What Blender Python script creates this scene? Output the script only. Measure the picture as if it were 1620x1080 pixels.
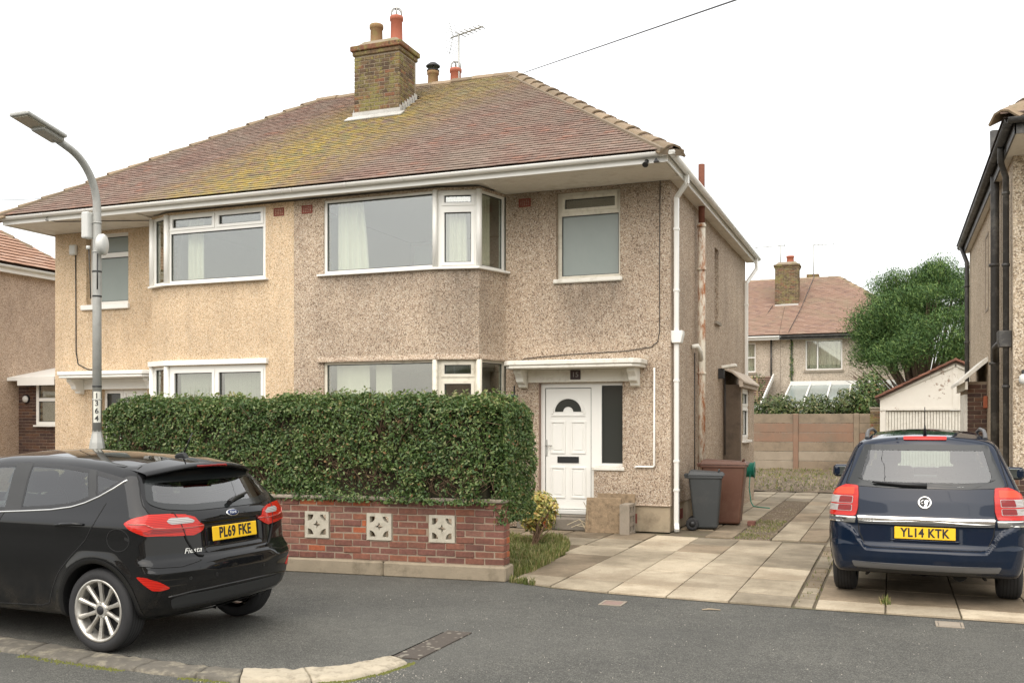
import bpy, bmesh, math, random
import numpy as np
from mathutils import Vector, Matrix, noise as mnoise
random.seed(7); np.random.seed(7)
for o in list(bpy.data.objects): bpy.data.objects.remove(o)
SC = bpy.context.scene
COL = SC.collection
R = math.radians
# ------------------------------------------------------------------ camera
cd = bpy.data.cameras.new('camera'); cam = bpy.data.objects.new('camera', cd); COL.objects.link(cam)
cam.location = (0, 0, 1.7); cam.rotation_euler = (R(90), 0, math.atan(602/1561))
cd.sensor_width = 36; cd.lens = 36*1561/1620; cd.shift_y = (668-540)/1620
cd.clip_start = .1; cd.clip_end = 2000
SC.camera = cam
# ------------------------------------------------------------------ sky: bright even overcast
w = bpy.data.worlds.new('World'); SC.world = w; w.use_nodes = True
nt = w.node_tree; nt.nodes.clear()
SUN_EL, SUN_AZ = R(50), R(180)          # soft sun behind the cloud, behind the camera
sky = nt.nodes.new('ShaderNodeTexSky'); sky.sky_type = 'NISHITA'; sky.sun_disc = False
sky.sun_elevation = SUN_EL; sky.sun_rotation = SUN_AZ; sky.dust_density = 4; sky.air_density = 1
b1 = nt.nodes.new('ShaderNodeBackground'); b1.inputs[1].default_value = .05
nt.links.new(sky.outputs[0], b1.inputs[0])
tc = nt.nodes.new('ShaderNodeTexCoord'); sp = nt.nodes.new('ShaderNodeSeparateXYZ')
nt.links.new(tc.outputs['Generated'], sp.inputs[0])
rp = nt.nodes.new('ShaderNodeValToRGB')
rp.color_ramp.elements[0].position = 0; rp.color_ramp.elements[0].color = (.84, .82, .775, 1)
rp.color_ramp.elements[1].position = .9; rp.color_ramp.elements[1].color = (1, .975, .925, 1)
nt.links.new(sp.outputs['Z'], rp.inputs[0])
b2 = nt.nodes.new('ShaderNodeBackground'); b2.inputs[1].default_value = .92
nt.links.new(rp.outputs[0], b2.inputs[0])
ad = nt.nodes.new('ShaderNodeAddShader'); wo = nt.nodes.new('ShaderNodeOutputWorld')
nt.links.new(b1.outputs[0], ad.inputs[0]); nt.links.new(b2.outputs[0], ad.inputs[1]); nt.links.new(ad.outputs[0], wo.inputs[0])
sl = bpy.data.lights.new('sun', 'SUN'); so = bpy.data.objects.new('sun', sl); COL.objects.link(so)
sl.energy = 1.2; sl.angle = R(75); sl.color = (1, .96, .9)
so.rotation_euler = Vector((math.sin(R(-4))*math.cos(SUN_EL), math.cos(R(-4))*math.cos(SUN_EL), -math.sin(SUN_EL))).to_track_quat('-Z', 'Y').to_euler()
so.location = (1, -18, 25)
SC.view_settings.view_transform = 'Standard'; SC.view_settings.look = 'None'
SC.view_settings.gamma = 1; SC.view_settings.use_curve_mapping = False
SC.view_settings.exposure = .70
# ------------------------------------------------------------------ helpers
def tag(o, label=None, cat=None, group=None, kind=None):
    if label: o['label'] = label
    if cat: o['category'] = cat
    if group: o['group'] = group
    if kind: o['kind'] = kind
    return o
def thing(name, label, cat, loc=(0, 0, 0), rz=0, group=None):
    o = bpy.data.objects.new(name, None); COL.objects.link(o); o.empty_display_size = .2
    o.location = loc; o.rotation_euler = (0, 0, rz)
    return tag(o, label, cat, group)
def bake(root):                     # matrix of a part whose mesh is in world coordinates
    p = root; t = Vector((0, 0, 0))
    while p is not None:
        t += Vector(p.location) if p.matrix_parent_inverse == Matrix() else Vector((0, 0, 0))
        p = p.parent
    return t
def link(name, me, mats, parent=None, world=True, loc=None, rot=None, smooth=None):
    o = bpy.data.objects.new(name, me); COL.objects.link(o)
    if mats is not None:
        ms = mats if isinstance(mats, (list, tuple)) else [mats]
        if len(me.materials) == 0:
            for m in ms: me.materials.append(m)
    if parent is not None:
        o.parent = parent
        if world:
            r = parent
            while r.parent is not None: r = r.parent
            if parent is r:
                o.matrix_parent_inverse = Matrix.Translation(-Vector(r.location))
    if loc is not None: o.location = loc
    if rot is not None: o.rotation_euler = rot
    return o
class MB:
    def __init__(s): s.v = []; s.f = []; s.mi = []; s.sm = []; s.cm = 0; s.cs = False
    def add(s, vs, fs):
        n = len(s.v); s.v += [tuple(p) for p in vs]
        for f in fs:
            s.f.append(tuple(i+n for i in f)); s.mi.append(s.cm); s.sm.append(s.cs)
        return s
    def box(s, x0, y0, z0, x1, y1, z1):
        if x0 > x1: x0, x1 = x1, x0
        if y0 > y1: y0, y1 = y1, y0
        if z0 > z1: z0, z1 = z1, z0
        v = [(x, y, z) for x in (x0, x1) for y in (y0, y1) for z in (z0, z1)]
        return s.add(v, [(0, 1, 3, 2), (4, 6, 7, 5), (0, 4, 5, 1), (2, 3, 7, 6), (0, 2, 6, 4), (1, 5, 7, 3)])
    def obox(s, c, ax, ay, az):        # centre and three half-axis vectors
        c = Vector(c); ax, ay, az = Vector(ax), Vector(ay), Vector(az)
        v = [c+ax*i+ay*j+az*k for i in (-1, 1) for j in (-1, 1) for k in (-1, 1)]
        return s.add(v, [(0, 1, 3, 2), (4, 6, 7, 5), (0, 4, 5, 1), (2, 3, 7, 6), (0, 2, 6, 4), (1, 5, 7, 3)])
    def bar(s, a, b, wd, ht, up=(0, 0, 1)):
        a, b = Vector(a), Vector(b); d = b-a; u = Vector(up)
        x = d.cross(u)
        if x.length < 1e-6: x = Vector((1, 0, 0))
        x.normalize(); y = x.cross(d).normalized()
        return s.obox((a+b)/2, d/2, x*wd/2, y*ht/2)
    def tube(s, pts, r, n=8, caps=True, smooth=True):
        pts = [Vector(p) for p in pts]; k = len(pts)
        rs = r if isinstance(r, (list, tuple)) else [r]*k
        ref = None; base = len(s.v); vs = []
        for i, p in enumerate(pts):
            t = (pts[min(i+1, k-1)]-pts[max(i-1, 0)])
            if t.length < 1e-9: t = Vector((0, 0, 1))
            t.normalize()
            if ref is None:
                ref = Vector((0, 0, 1)) if abs(t.z) < .9 else Vector((1, 0, 0))
            x = t.cross(ref)
            if x.length < 1e-5: x = t.orthogonal()
            x.normalize(); y = t.cross(x).normalized(); ref = -y if False else ref
            if i > 0:                      # keep frames aligned
                x = (px - t*px.dot(t))
                if x.length < 1e-5: x = t.orthogonal()
                x.normalize(); y = t.cross(x)
            px = x
            for j in range(n):
                a = 2*math.pi*j/n
                vs.append(p+(x*math.cos(a)+y*math.sin(a))*rs[i])
        fs = [(i*n+j, i*n+(j+1) % n, (i+1)*n+(j+1) % n, (i+1)*n+j) for i in range(k-1) for j in range(n)]
        c0 = s.cs; s.cs = smooth; s.add(vs, fs)
        if caps:
            s.cs = False
            n0 = len(s.v)-len(vs)
            s.f.append(tuple(n0+j for j in reversed(range(n)))); s.mi.append(s.cm); s.sm.append(False)
            s.f.append(tuple(n0+(k-1)*n+j for j in range(n))); s.mi.append(s.cm); s.sm.append(False)
        s.cs = c0
        return s
    def lathe(s, prof, c=(0, 0, 0), axis='z', n=24, smooth=True):    # prof: (r, h) pairs
        vs = []
        for r, h in prof:
            for j in range(n):
                a = 2*math.pi*j/n; x, y = r*math.cos(a), r*math.sin(a)
                q = (x, y, h) if axis == 'z' else ((x, h, y) if axis == 'y' else (h, x, y))
                vs.append((q[0]+c[0], q[1]+c[1], q[2]+c[2]))
        k = len(prof)
        fs = [(i*n+j, i*n+(j+1) % n, (i+1)*n+(j+1) % n, (i+1)*n+j) for i in range(k-1) for j in range(n)]
        if axis == 'y': fs = [tuple(reversed(f)) for f in fs]
        c0 = s.cs; s.cs = smooth; s.add(vs, fs); s.cs = c0
        return s
    def prism(s, poly, d, flip=False):   # poly: 3D points in a plane, d: extrusion vector
        d = Vector(d); n = len(poly); p = [Vector(q) for q in poly]
        nrm = Vector((0, 0, 0))
        for i in range(n): nrm += p[i].cross(p[(i+1) % n])
        if nrm.dot(d) > 0: p.reverse()
        v = p+[q+d for q in p]
        fs = [tuple(range(n)), tuple(reversed(range(n, 2*n)))]
        fs += [(i, i+n, (i+1) % n+n, (i+1) % n) for i in range(n)]
        return s.add(v, fs)
    def mesh(s, name='m', bevel=0, seg=1, recalc=False):
        me = bpy.data.meshes.new(name); me.from_pydata([tuple(q) for q in s.v], [], s.f)
        me.polygons.foreach_set('material_index', s.mi); me.polygons.foreach_set('use_smooth', s.sm)
        if bevel or recalc:
            bm = bmesh.new(); bm.from_mesh(me)
            if recalc: bmesh.ops.recalc_face_normals(bm, faces=bm.faces)
            if bevel:
                es = [e for e in bm.edges if len(e.link_faces) == 2 and e.calc_face_angle(0) > .5]
                bmesh.ops.bevel(bm, geom=es, offset=bevel, segments=seg, affect='EDGES', profile=.5, clamp_overlap=True)
            bm.to_mesh(me); bm.free()
        me.update()
        return me
    def build(s, name, mats, parent=None, bevel=0, seg=1, world=True, recalc=False, **k):
        return link(name, s.mesh(name, bevel, seg, recalc), mats, parent, world, **k)
def text_mesh(txt, size, extrude=.002, align='CENTER', bold=0., sx=1., shear=0., space=1.):
    c = bpy.data.curves.new('t', 'FONT'); c.body = txt; c.size = size; c.extrude = extrude; c.offset = bold
    c.align_x = align; c.align_y = 'CENTER'; c.shear = shear; c.space_character = space; c.resolution_u = 4
    o = bpy.data.objects.new('t', c); COL.objects.link(o); bpy.context.view_layer.update()
    me = bpy.data.meshes.new_from_object(o.evaluated_get(bpy.context.evaluated_depsgraph_get()))
    bpy.data.objects.remove(o); bpy.data.curves.remove(c); me.materials.clear()
    if sx != 1: me.transform(Matrix.Diagonal((sx, 1, 1, 1)))
    return me
# wall panel: a sheet of thickness th from s0..s1 along d, z0..z1, with rectangular openings
def panel(mb, O, d, s0, s1, z0, z1, ops=(), th=.25, zo=0):
    O = Vector(O); d = Vector(d).normalized(); n = d.cross(Vector((0, 0, 1)))
    ss = sorted({s0, s1} | {q for o in ops for q in (o[0], o[2]) if s0 < q < s1})
    zs = sorted({z0, z1} | {q for o in ops for q in (o[1], o[3]) if z0 < q < z1})
    def solid(i, j):
        if not (0 <= i < len(ss)-1 and 0 <= j < len(zs)-1): return False
        cs, cz = (ss[i]+ss[i+1])/2, (zs[j]+zs[j+1])/2
        return not any(o[0] < cs < o[2] and o[1] < cz < o[3] for o in ops)
    P = lambda a, z, t: O+d*a-n*t+Vector((0, 0, z))
    for i in range(len(ss)-1):
        for j in range(len(zs)-1):
            if not solid(i, j): continue
            a, b, c, e = ss[i], ss[i+1], zs[j], zs[j+1]
            mb.add([P(a, c, 0), P(b, c, 0), P(b, e, 0), P(a, e, 0)], [(0, 1, 2, 3)])
            mb.add([P(a, c, th), P(b, c, th), P(b, e, th), P(a, e, th)], [(3, 2, 1, 0)])
            if not solid(i-1, j): mb.add([P(a, c, 0), P(a, e, 0), P(a, e, th), P(a, c, th)], [(0, 1, 2, 3)])
            if not solid(i+1, j): mb.add([P(b, c, 0), P(b, e, 0), P(b, e, th), P(b, c, th)], [(3, 2, 1, 0)])
            if not solid(i, j-1): mb.add([P(a, c, 0), P(b, c, 0), P(b, c, th), P(a, c, th)], [(3, 2, 1, 0)])
            if not solid(i, j+1): mb.add([P(a, e, 0), P(b, e, 0), P(b, e, th), P(a, e, th)], [(0, 1, 2, 3)])
    return mb
# ------------------------------------------------------------------ materials
class NT:
    def __init__(s, name):
        s.m = bpy.data.materials.new(name); s.m.use_nodes = True; s.t = s.m.node_tree
        s.b = s.t.nodes['Principled BSDF']; s.geo = s.t.nodes.new('ShaderNodeNewGeometry')
        s.pos = s.geo.outputs['Position']; s.oi = None
    def n(s, ty, **k):
        q = s.t.nodes.new('ShaderNode'+ty)
        for a, b in k.items(): setattr(q, a, b)
        return q
    def L(s, a, b): s.t.links.new(a, b)
    def val(s, inp, v):
        if isinstance(v, bpy.types.NodeSocket): s.L(v, inp)
        elif isinstance(v, (tuple, list)) and inp.type == 'RGBA': inp.default_value = (*v[:3], 1)
        else: inp.default_value = v
    def obj(s):
        t = s.n('TexCoord'); s.pos = t.outputs['Object']; return s
    def scaled(s, v):
        mp = s.n('Mapping'); s.L(s.pos, mp.inputs[0]); mp.inputs['Scale'].default_value = v; return mp.outputs[0]
    def noise(s, scale, detail=4, rough=.6, vec=None, dist=0):
        q = s.n('TexNoise'); s.L(vec or s.pos, q.inputs['Vector']); q.inputs['Scale'].default_value = scale
        q.inputs['Detail'].default_value = detail; q.inputs['Roughness'].default_value = rough; q.inputs['Distortion'].default_value = dist
        return q.outputs['Fac']
    def voro(s, scale, feature='F1', out='Color', vec=None, rand=1):
        q = s.n('TexVoronoi'); q.feature = feature; s.L(vec or s.pos, q.inputs['Vector']); q.inputs['Scale'].default_value = scale
        q.inputs['Randomness'].default_value = rand
        return q.outputs[out]
    def ramp(s, fac, stops, interp='LINEAR'):
        q = s.n('ValToRGB'); q.color_ramp.interpolation = interp; e = q.color_ramp.elements
        while len(e) < len(stops): e.new(.5)
        for x, (p, c) in zip(e, stops):
            x.position = p; x.color = (*c, 1) if isinstance(c, (tuple, list)) else (c, c, c, 1)
        s.L(fac, q.inputs[0]); return q.outputs[0]
    def mix(s, f, a, b, mode='MIX'):
        q = s.n('Mix'); q.data_type = 'RGBA'; q.blend_type = mode
        s.val(q.inputs[0], f); s.val(q.inputs[6], a); s.val(q.inputs[7], b); return q.outputs[2]
    def math(s, op, a, b=0., clamp=False):
        q = s.n('Math'); q.operation = op; q.use_clamp = clamp; s.val(q.inputs[0], a); s.val(q.inputs[1], b); return q.outputs[0]
    def rng(s, v, a, b, c=0., d=1.):
        q = s.n('MapRange'); s.val(q.inputs[0], v)
        for i, x in enumerate((a, b, c, d)): q.inputs[i+1].default_value = x
        return q.outputs[0]
    def xyz(s):
        q = s.n('SeparateXYZ'); s.L(s.pos, q.inputs[0]); return q.outputs
    def rand(s):
        return s.n('ObjectInfo').outputs['Random']
    def island(s): return s.geo.outputs['Random Per Island']
    def bump(s, h, strength=.3, dist=.01):
        q = s.n('Bump'); s.L(h, q.inputs['Height']); q.inputs['Strength'].default_value = strength; q.inputs['Distance'].default_value = dist
        s.L(q.outputs[0], s.b.inputs['Normal']); return s
    def out(s, col=None, rough=.7, metal=0., spec=None, **k):
        if col is not None: s.val(s.b.inputs['Base Color'], col)
        s.val(s.b.inputs['Roughness'], rough); s.b.inputs['Metallic'].default_value = metal
        if spec is not None: s.b.inputs['Specular IOR Level'].default_value = spec
        for a, b in k.items(): s.val(s.b.inputs[a], b)
        return s.m
def mul(c, k): return tuple(min(1, q*k) for q in c)
def simple(name, c, rough=.6, var=.15, scale=6, bump=0, bscale=60, metal=0., spec=None, rand=0., dirt=None, dscale=2.5, obj=False, **k):
    N = NT(name)
    if obj: N.obj()
    f = N.noise(scale, 5, .65)
    col = N.mix(f, mul(c, 1-var), mul(c, 1+var))
    if dirt:
        g = N.ramp(N.noise(dscale, 6, .7), [(.5, 0.), (.72, .8)]); col = N.mix(g, col, dirt)
    if rand:
        a = N.math('ADD', N.rand(), N.island()); a = N.math('FRACT', a)
        q = N.rng(a, 0, 1, 1-rand, 1+rand)
        v = N.n('HueSaturation'); N.L(q, v.inputs['Value']); N.L(col, v.inputs['Color']); col = v.outputs[0]
    if bump: N.bump(N.noise(bscale, 4, .7), bump, .01)
    return N.out(col, rough, metal, spec, **k)
def pebble(name, cols, stain=.0, scale=66, tint=None, streaks=(), con=.85, gain=1.):
    N = NT(name)
    q = N.n('TexVoronoi'); N.L(N.pos, q.inputs['Vector']); q.inputs['Scale'].default_value = scale
    sx = N.n('SeparateColor'); N.L(q.outputs['Color'], sx.inputs[0])
    mean = [sum(c[i] for c in cols)/len(cols) for i in range(3)]; cols = [tuple(min(.85, (c[i]*con+mean[i]*(1-con))*gain) for i in range(3)) for c in cols]
    st = [(i/(len(cols)), c) for i, c in enumerate(cols)]
    col = N.ramp(sx.outputs[0], st, 'CONSTANT')
    dg = N.ramp(q.outputs['Distance'], [(.3, 1.), (.8, .66)])
    col = N.mix(1, col, dg, 'MULTIPLY')
    big = N.noise(.55, 5, .6); col = N.mix(1, col, N.ramp(big, [(.3, (.84, .82, .80)), (.62, (1.05, 1.03, 1.0))]), 'MULTIPLY')
    mid = N.noise(3.2, 5, .7, N.scaled((1, 1, .35))); col = N.mix(1, col, N.ramp(mid, [(.3, (.86, .86, .87)), (.6, (1.03, 1.03, 1.03))]), 'MULTIPLY')
    X, Y, Z = N.xyz()
    for (x0, x1, zt, dep, amt) in streaks:       # dirt washed down below sills; darker band fading down from the soffit
        a = N.math('MULTIPLY', N.rng(X, x0-.12, x0+.15), N.rng(X, x1-.15, x1+.12, 1, 0))
        a = N.math('MULTIPLY', a, N.math('MULTIPLY', N.rng(Z, zt-dep, zt, 0, 1), N.math('LESS_THAN', Z, zt+.02)))
        a = N.math('MULTIPLY', a, N.ramp(N.noise(5, 4, .7, N.scaled((1, 1, .25))), [(.3, .25), (.65, 1.)]))
        col = N.mix(N.math('MULTIPLY', a, amt), col, (.08, .07, .058))
    N.bump(q.outputs['Distance'], .55, -.012)
    return N.out(col, .85, spec=.25)
M = {}
M['dashR'] = pebble('pebbledash_pink_grey', [(.60, .50, .385), (.53, .415, .31), (.65, .555, .44), (.49, .385, .285), (.57, .46, .35), (.25, .18, .13), (.73, .64, .525), (.55, .43, .325), (.36, .275, .20), (.59, .475, .36)],
    streaks=((-5.06, -3.95, 3.93, 1.2, .65), (-6.95, -6.0, 4.1, 1.35, .55), (-8.9, -7.0, 4.1, .4, .5), (-5.9, -3.25, 5.5, .9, .5)), con=1., gain=.95)
M['dashL'] = pebble('pebbledash_tan', [(.73, .57, .39), (.67, .505, .33), (.77, .63, .455), (.62, .46, .295), (.71, .545, .365), (.44, .31, .19), (.78, .66, .495), (.66, .50, .335), (.71, .55, .375)],
    streaks=((-12.6, -10, 4.1, .3, .3), (-14.8, -13.7, 3.9, .4, .3)), con=.85, gain=1.04)
M['dashN'] = pebble('pebbledash_brown', [(.58, .45, .34), (.50, .38, .285), (.64, .52, .41), (.42, .31, .225), (.56, .43, .32), (.30, .21, .15), (.64, .53, .43)])
M['dashS'] = pebble('pebbledash_stone', [(.62, .53, .40), (.54, .44, .32), (.70, .61, .48), (.44, .35, .25), (.58, .48, .36), (.25, .19, .13), (.74, .66, .54)], scale=50)
M['dashB'] = pebble('render_far_grey', [(.60, .53, .435), (.55, .48, .39), (.65, .58, .48), (.48, .41, .33), (.60, .52, .43)], scale=26)
M['white'] = simple('white_upvc', (.80, .79, .74), .32, .02, 2)
M['whiteold'] = simple('white_paint_old', (.74, .715, .635), .6, .05, 4, .12, 60, dirt=(.50, .455, .37), dscale=7)
M['soffit'] = simple('soffit_board', (.70, .66, .58), .5, .05, 3, dirt=(.50, .45, .37), dscale=3)
M['cream'] = simple('cream_frame', (.68, .64, .53), .5, .05, 4, dirt=(.40, .36, .27), dscale=6)
M['black'] = simple('black_plastic', (.018, .018, .018), .45, .1)
M['rubber'] = simple('rubber', (.022, .022, .023), .75, .2, 30, .15, 200)
M['gasket'] = simple('window_gasket', (.05, .055, .05), .6, .1)
M['room'] = simple('room_plaster', (.50, .47, .40), .9, .05)
M['roomfloor'] = simple('room_floor', (.20, .15, .11), .8, .1)
M['curtain'] = simple('curtain_cloth', (.78, .76, .68), .9, .04, 3)
M['blind'] = simple('vertical_blind', (.70, .70, .65), .85, .03, 3)
def glass(name, refl, tint, rough=.02):
    N = NT(name); t = N.t; t.nodes.remove(N.b)
    g = N.n('BsdfGlossy'); g.inputs['Roughness'].default_value = rough; g.inputs['Color'].default_value = (1, 1, 1, 1)
    tr = N.n('BsdfTransparent'); tr.inputs['Color'].default_value = (*tint, 1)
    lw = N.n('LayerWeight'); lw.inputs['Blend'].default_value = .5
    f = N.rng(N.math('POWER', lw.outputs['Facing'], 4.), 0, 1, refl, 1)
    mx = N.n('MixShader'); N.L(f, mx.inputs[0]); N.L(tr.outputs[0], mx.inputs[1]); N.L(g.outputs[0], mx.inputs[2])
    N.L(mx.outputs[0], t.nodes['Material Output'].inputs[0]); return N.m
M['glass'] = glass('window_glass', .155, (.86, .885, .84))
M['glassdark'] = glass('car_glass', .09, (.30, .36, .33))
M['glassrear'] = glass('car_rear_glass', .14, (.35, .40, .37))
M['glassrear2'] = glass('car_rear_glass_pale', .11, (.60, .68, .63))
M['glasscar2'] = glass('car_glass_clear', .10, (.62, .70, .66))
N = NT('obscure_glass'); N.bump(N.noise(70, 3, .6), .25, .01)
M['obscure'] = N.out(N.mix(N.noise(1.5), (.215, .25, .23), (.27, .305, .28)), .25, spec=.5)
N = NT('dark_glass_panel'); M['darkpane'] = N.out((.045, .047, .042), .12, spec=.5)
# bricks
def brickmat(name, cols, moss=None, light=None):
    N = NT(name)
    a = N.math('FRACT', N.math('ADD', N.rand(), N.island()))
    st = [(i/len(cols), c) for i, c in enumerate(cols)]
    col = N.ramp(a, st, 'CONSTANT')
    col = N.mix(1, col, N.ramp(N.noise(22, 5, .75), [(.25, (.62, .62, .64)), (.7, (1.2, 1.17, 1.12))]), 'MULTIPLY')
    col = N.mix(N.ramp(N.noise(2.1, 6, .75), [(.48, 0.), (.68, .5)]), col, (.10, .06, .045))
    if light:
        col = N.mix(N.ramp(N.noise(7, 6, .8), [(.62, 0.), (.70, .65)]), col, light)
    if moss:
        for (c, sc, lo, hi) in moss:
            col = N.mix(N.ramp(N.noise(sc, 6, .75), [(lo, 0.), (hi, .9)]), col, c)
    N.bump(N.noise(45, 5, .75), .5, .012)
    return N.out(col, .88, spec=.2)
M['brick'] = brickmat('red_garden_brick', [(.225, .10, .072), (.195, .088, .067), (.25, .11, .077), (.205, .095, .075), (.27, .115, .074), (.23, .118, .09), (.17, .083, .068), (.245, .126, .095)], light=(.36, .27, .20))
M['brickor'] = brickmat('orange_brick', [(.42, .13, .06), (.36, .11, .055)])
M['brickch'] = brickmat('chimney_brick', [(.125, .085, .055), (.16, .11, .065), (.095, .066, .046), (.19, .135, .08), (.21, .10, .06)], moss=[((.20, .18, .065), 3.2, .48, .60), ((.30, .25, .15), 11, .58, .66), ((.26, .235, .07), 8, .58, .66), ((.05, .045, .032), 13, .55, .63)])
M['brickpo'] = brickmat('porch_brick', [(.085, .052, .04), (.115, .065, .048), (.07, .045, .04), (.14, .078, .052), (.095, .06, .05)])
M['mortar'] = simple('mortar', (.30, .235, .17), .95, .3, 9, .4, 50, dirt=(.17, .11, .08), dscale=4)
M['mortard'] = simple('mortar_dark', (.27, .22, .16), .95, .25, 9, .4, 50, dirt=(.16, .15, .05), dscale=4)
M['conc'] = simple('concrete_plinth', (.37, .30, .205), .92, .2, 5, .4, 70, dirt=(.17, .13, .085), dscale=3.5)
M['wallbase'] = simple('wall_plinth_stone', (.29, .24, .17), .93, .25, 6, .5, 60, dirt=(.14, .115, .075), dscale=4)
M['coping'] = simple('coping_stone', (.30, .255, .20), .92, .2, 8, .5, 60, dirt=(.14, .12, .08), dscale=4)
M['block'] = simple('pierced_block', (.50, .46, .37), .92, .14, 14, .6, 90, dirt=(.30, .27, .20), dscale=9)
M['terracotta'] = simple('terracotta_pot', (.42, .13, .075), .75, .12, 12, .2)
M['pot2'] = simple('lichened_pot', (.30, .18, .09), .9, .2, 10, .4, dirt=(.27, .24, .09), dscale=9)
M['lead'] = simple('lead_flashing', (.48, .47, .44), .55, .12, 9, .2, 30, dirt=(.32, .31, .28))
M['tilered'] = simple('clay_air_brick', (.22, .06, .042), .85, .2, 25)
M['galv'] = simple('galvanised_steel', (.40, .40, .37), .45, .14, 8, metal=.25, dirt=(.32, .31, .28), dscale=12)
M['greyplastic'] = simple('grey_plastic', (.62, .62, .58), .45, .04)
# ================================================================== GROUND
def asphalt(name, base, patch):
    N = NT(name)
    sp_ = N.voro(160, out='Color'); s1 = N.n('SeparateColor'); N.L(sp_, s1.inputs[0])
    col = N.ramp(s1.outputs[0], [(0, mul(base, .55)), (.45, base), (.8, mul(base, 1.35)), (.95, mul(base, 2.2))])
    col = N.mix(1, col, N.ramp(N.noise(.9, 6, .6), [(.3, (.82, .82, .82)), (.7, (1.15, 1.14, 1.12))]), 'MULTIPLY')
    col = N.mix(1, col, N.ramp(N.noise(7, 6, .7), [(.3, (.86, .86, .86)), (.7, (1.12, 1.12, 1.1))]), 'MULTIPLY')
    v = N.voro(9, out='Distance'); col = N.mix(N.ramp(v, [(.02, .5), (.04, 0.)]), col, (.42, .40, .36))
    v = N.voro(3.1, out='Distance'); col = N.mix(N.ramp(v, [(.010, .7), (.014, 0.)]), col, (.65, .63, .58))
    if patch: col = N.mix(N.ramp(N.noise(.35, 4, .5), [(.5, 0.), (.6, patch)]), col, mul(base, 1.5))
    N.bump(s1.outputs[0], .5, .006)
    return N.out(col, .82, spec=.35)
M['road'] = asphalt('road_asphalt', (.078, .077, .069), .25)
M['pave'] = asphalt('pavement_asphalt', (.083, .082, .073), .3)
M['soil'] = simple('soil', (.13, .095, .062), .95, .35, 14, .8, 40, dirt=(.16, .14, .06), dscale=5)
M['far'] = simple('far_ground', (.10, .11, .055), .95, .3, 3)
MB().add([(-400, -400, -.06), (400, -400, -.06), (400, 500, -.06), (-400, 500, -.06)], [(0, 1, 2, 3)]).build('ground', M['far'])['kind'] = 'structure'
edge = [(-3.86, 9.89), (-3.3, 9.66), (-2.67, 9.54), (-2.06, 9.49), (-1.45, 9.44), (-.87, 9.41), (.2, 9.39), (1.04, 9.37), (4, 9.3), (14, 9.3)]
def yedge(x):
    for (a, b), (c, e) in zip(edge, edge[1:]):
        if a <= x <= c: return b+(e-b)*(x-a)/(c-a)
    return edge[0][1] if x < edge[0][0] else edge[-1][1]
road = [(-60, -30, -.012), (60, -30, -.012), (60, 9.3, -.012)] + [(x, y+.02, -.012) for x, y in reversed(edge)] + [(-60, 9.75, -.012)]
MB().add(road, [tuple(range(len(road)))]).build('road', M['road'])['kind'] = 'structure'
# pavement apron behind the kerb, older asphalt with a seam along its back
kin = [(-40, 6.15), (-12, 6.05), (-9, 5.98), (-7.6, 5.93), (-6.65, 5.88), (-5.45, 5.72), (-4.7, 5.66), (-4.16, 5.66), (-3.85, 5.78), (-3.60, 5.98), (-3.47, 6.2), (-3.41, 6.43)]
kout = [(-40, 5.86), (-12, 5.74), (-9, 5.66), (-7.6, 5.60), (-6.5, 5.54), (-5.4, 5.43), (-4.7, 5.39), (-4.0, 5.40), (-3.62, 5.52), (-3.36, 5.72), (-3.24, 6.0), (-3.18, 6.32)]
seam = [(-3.29, 7.36), (-3.5, 7.40), (-4.2, 7.46), (-5.0, 7.50), (-6, 7.56), (-9, 7.75), (-40, 8.6)]
pv = [(x, y, .002) for x, y in kin] + [(-3.42, 7.30, -.006)] + [(x, y, -.004) for x, y in seam]
MB().add(pv, [tuple(range(len(pv)))]).build('pavement', M['pave'])['kind'] = 'structure'
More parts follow.
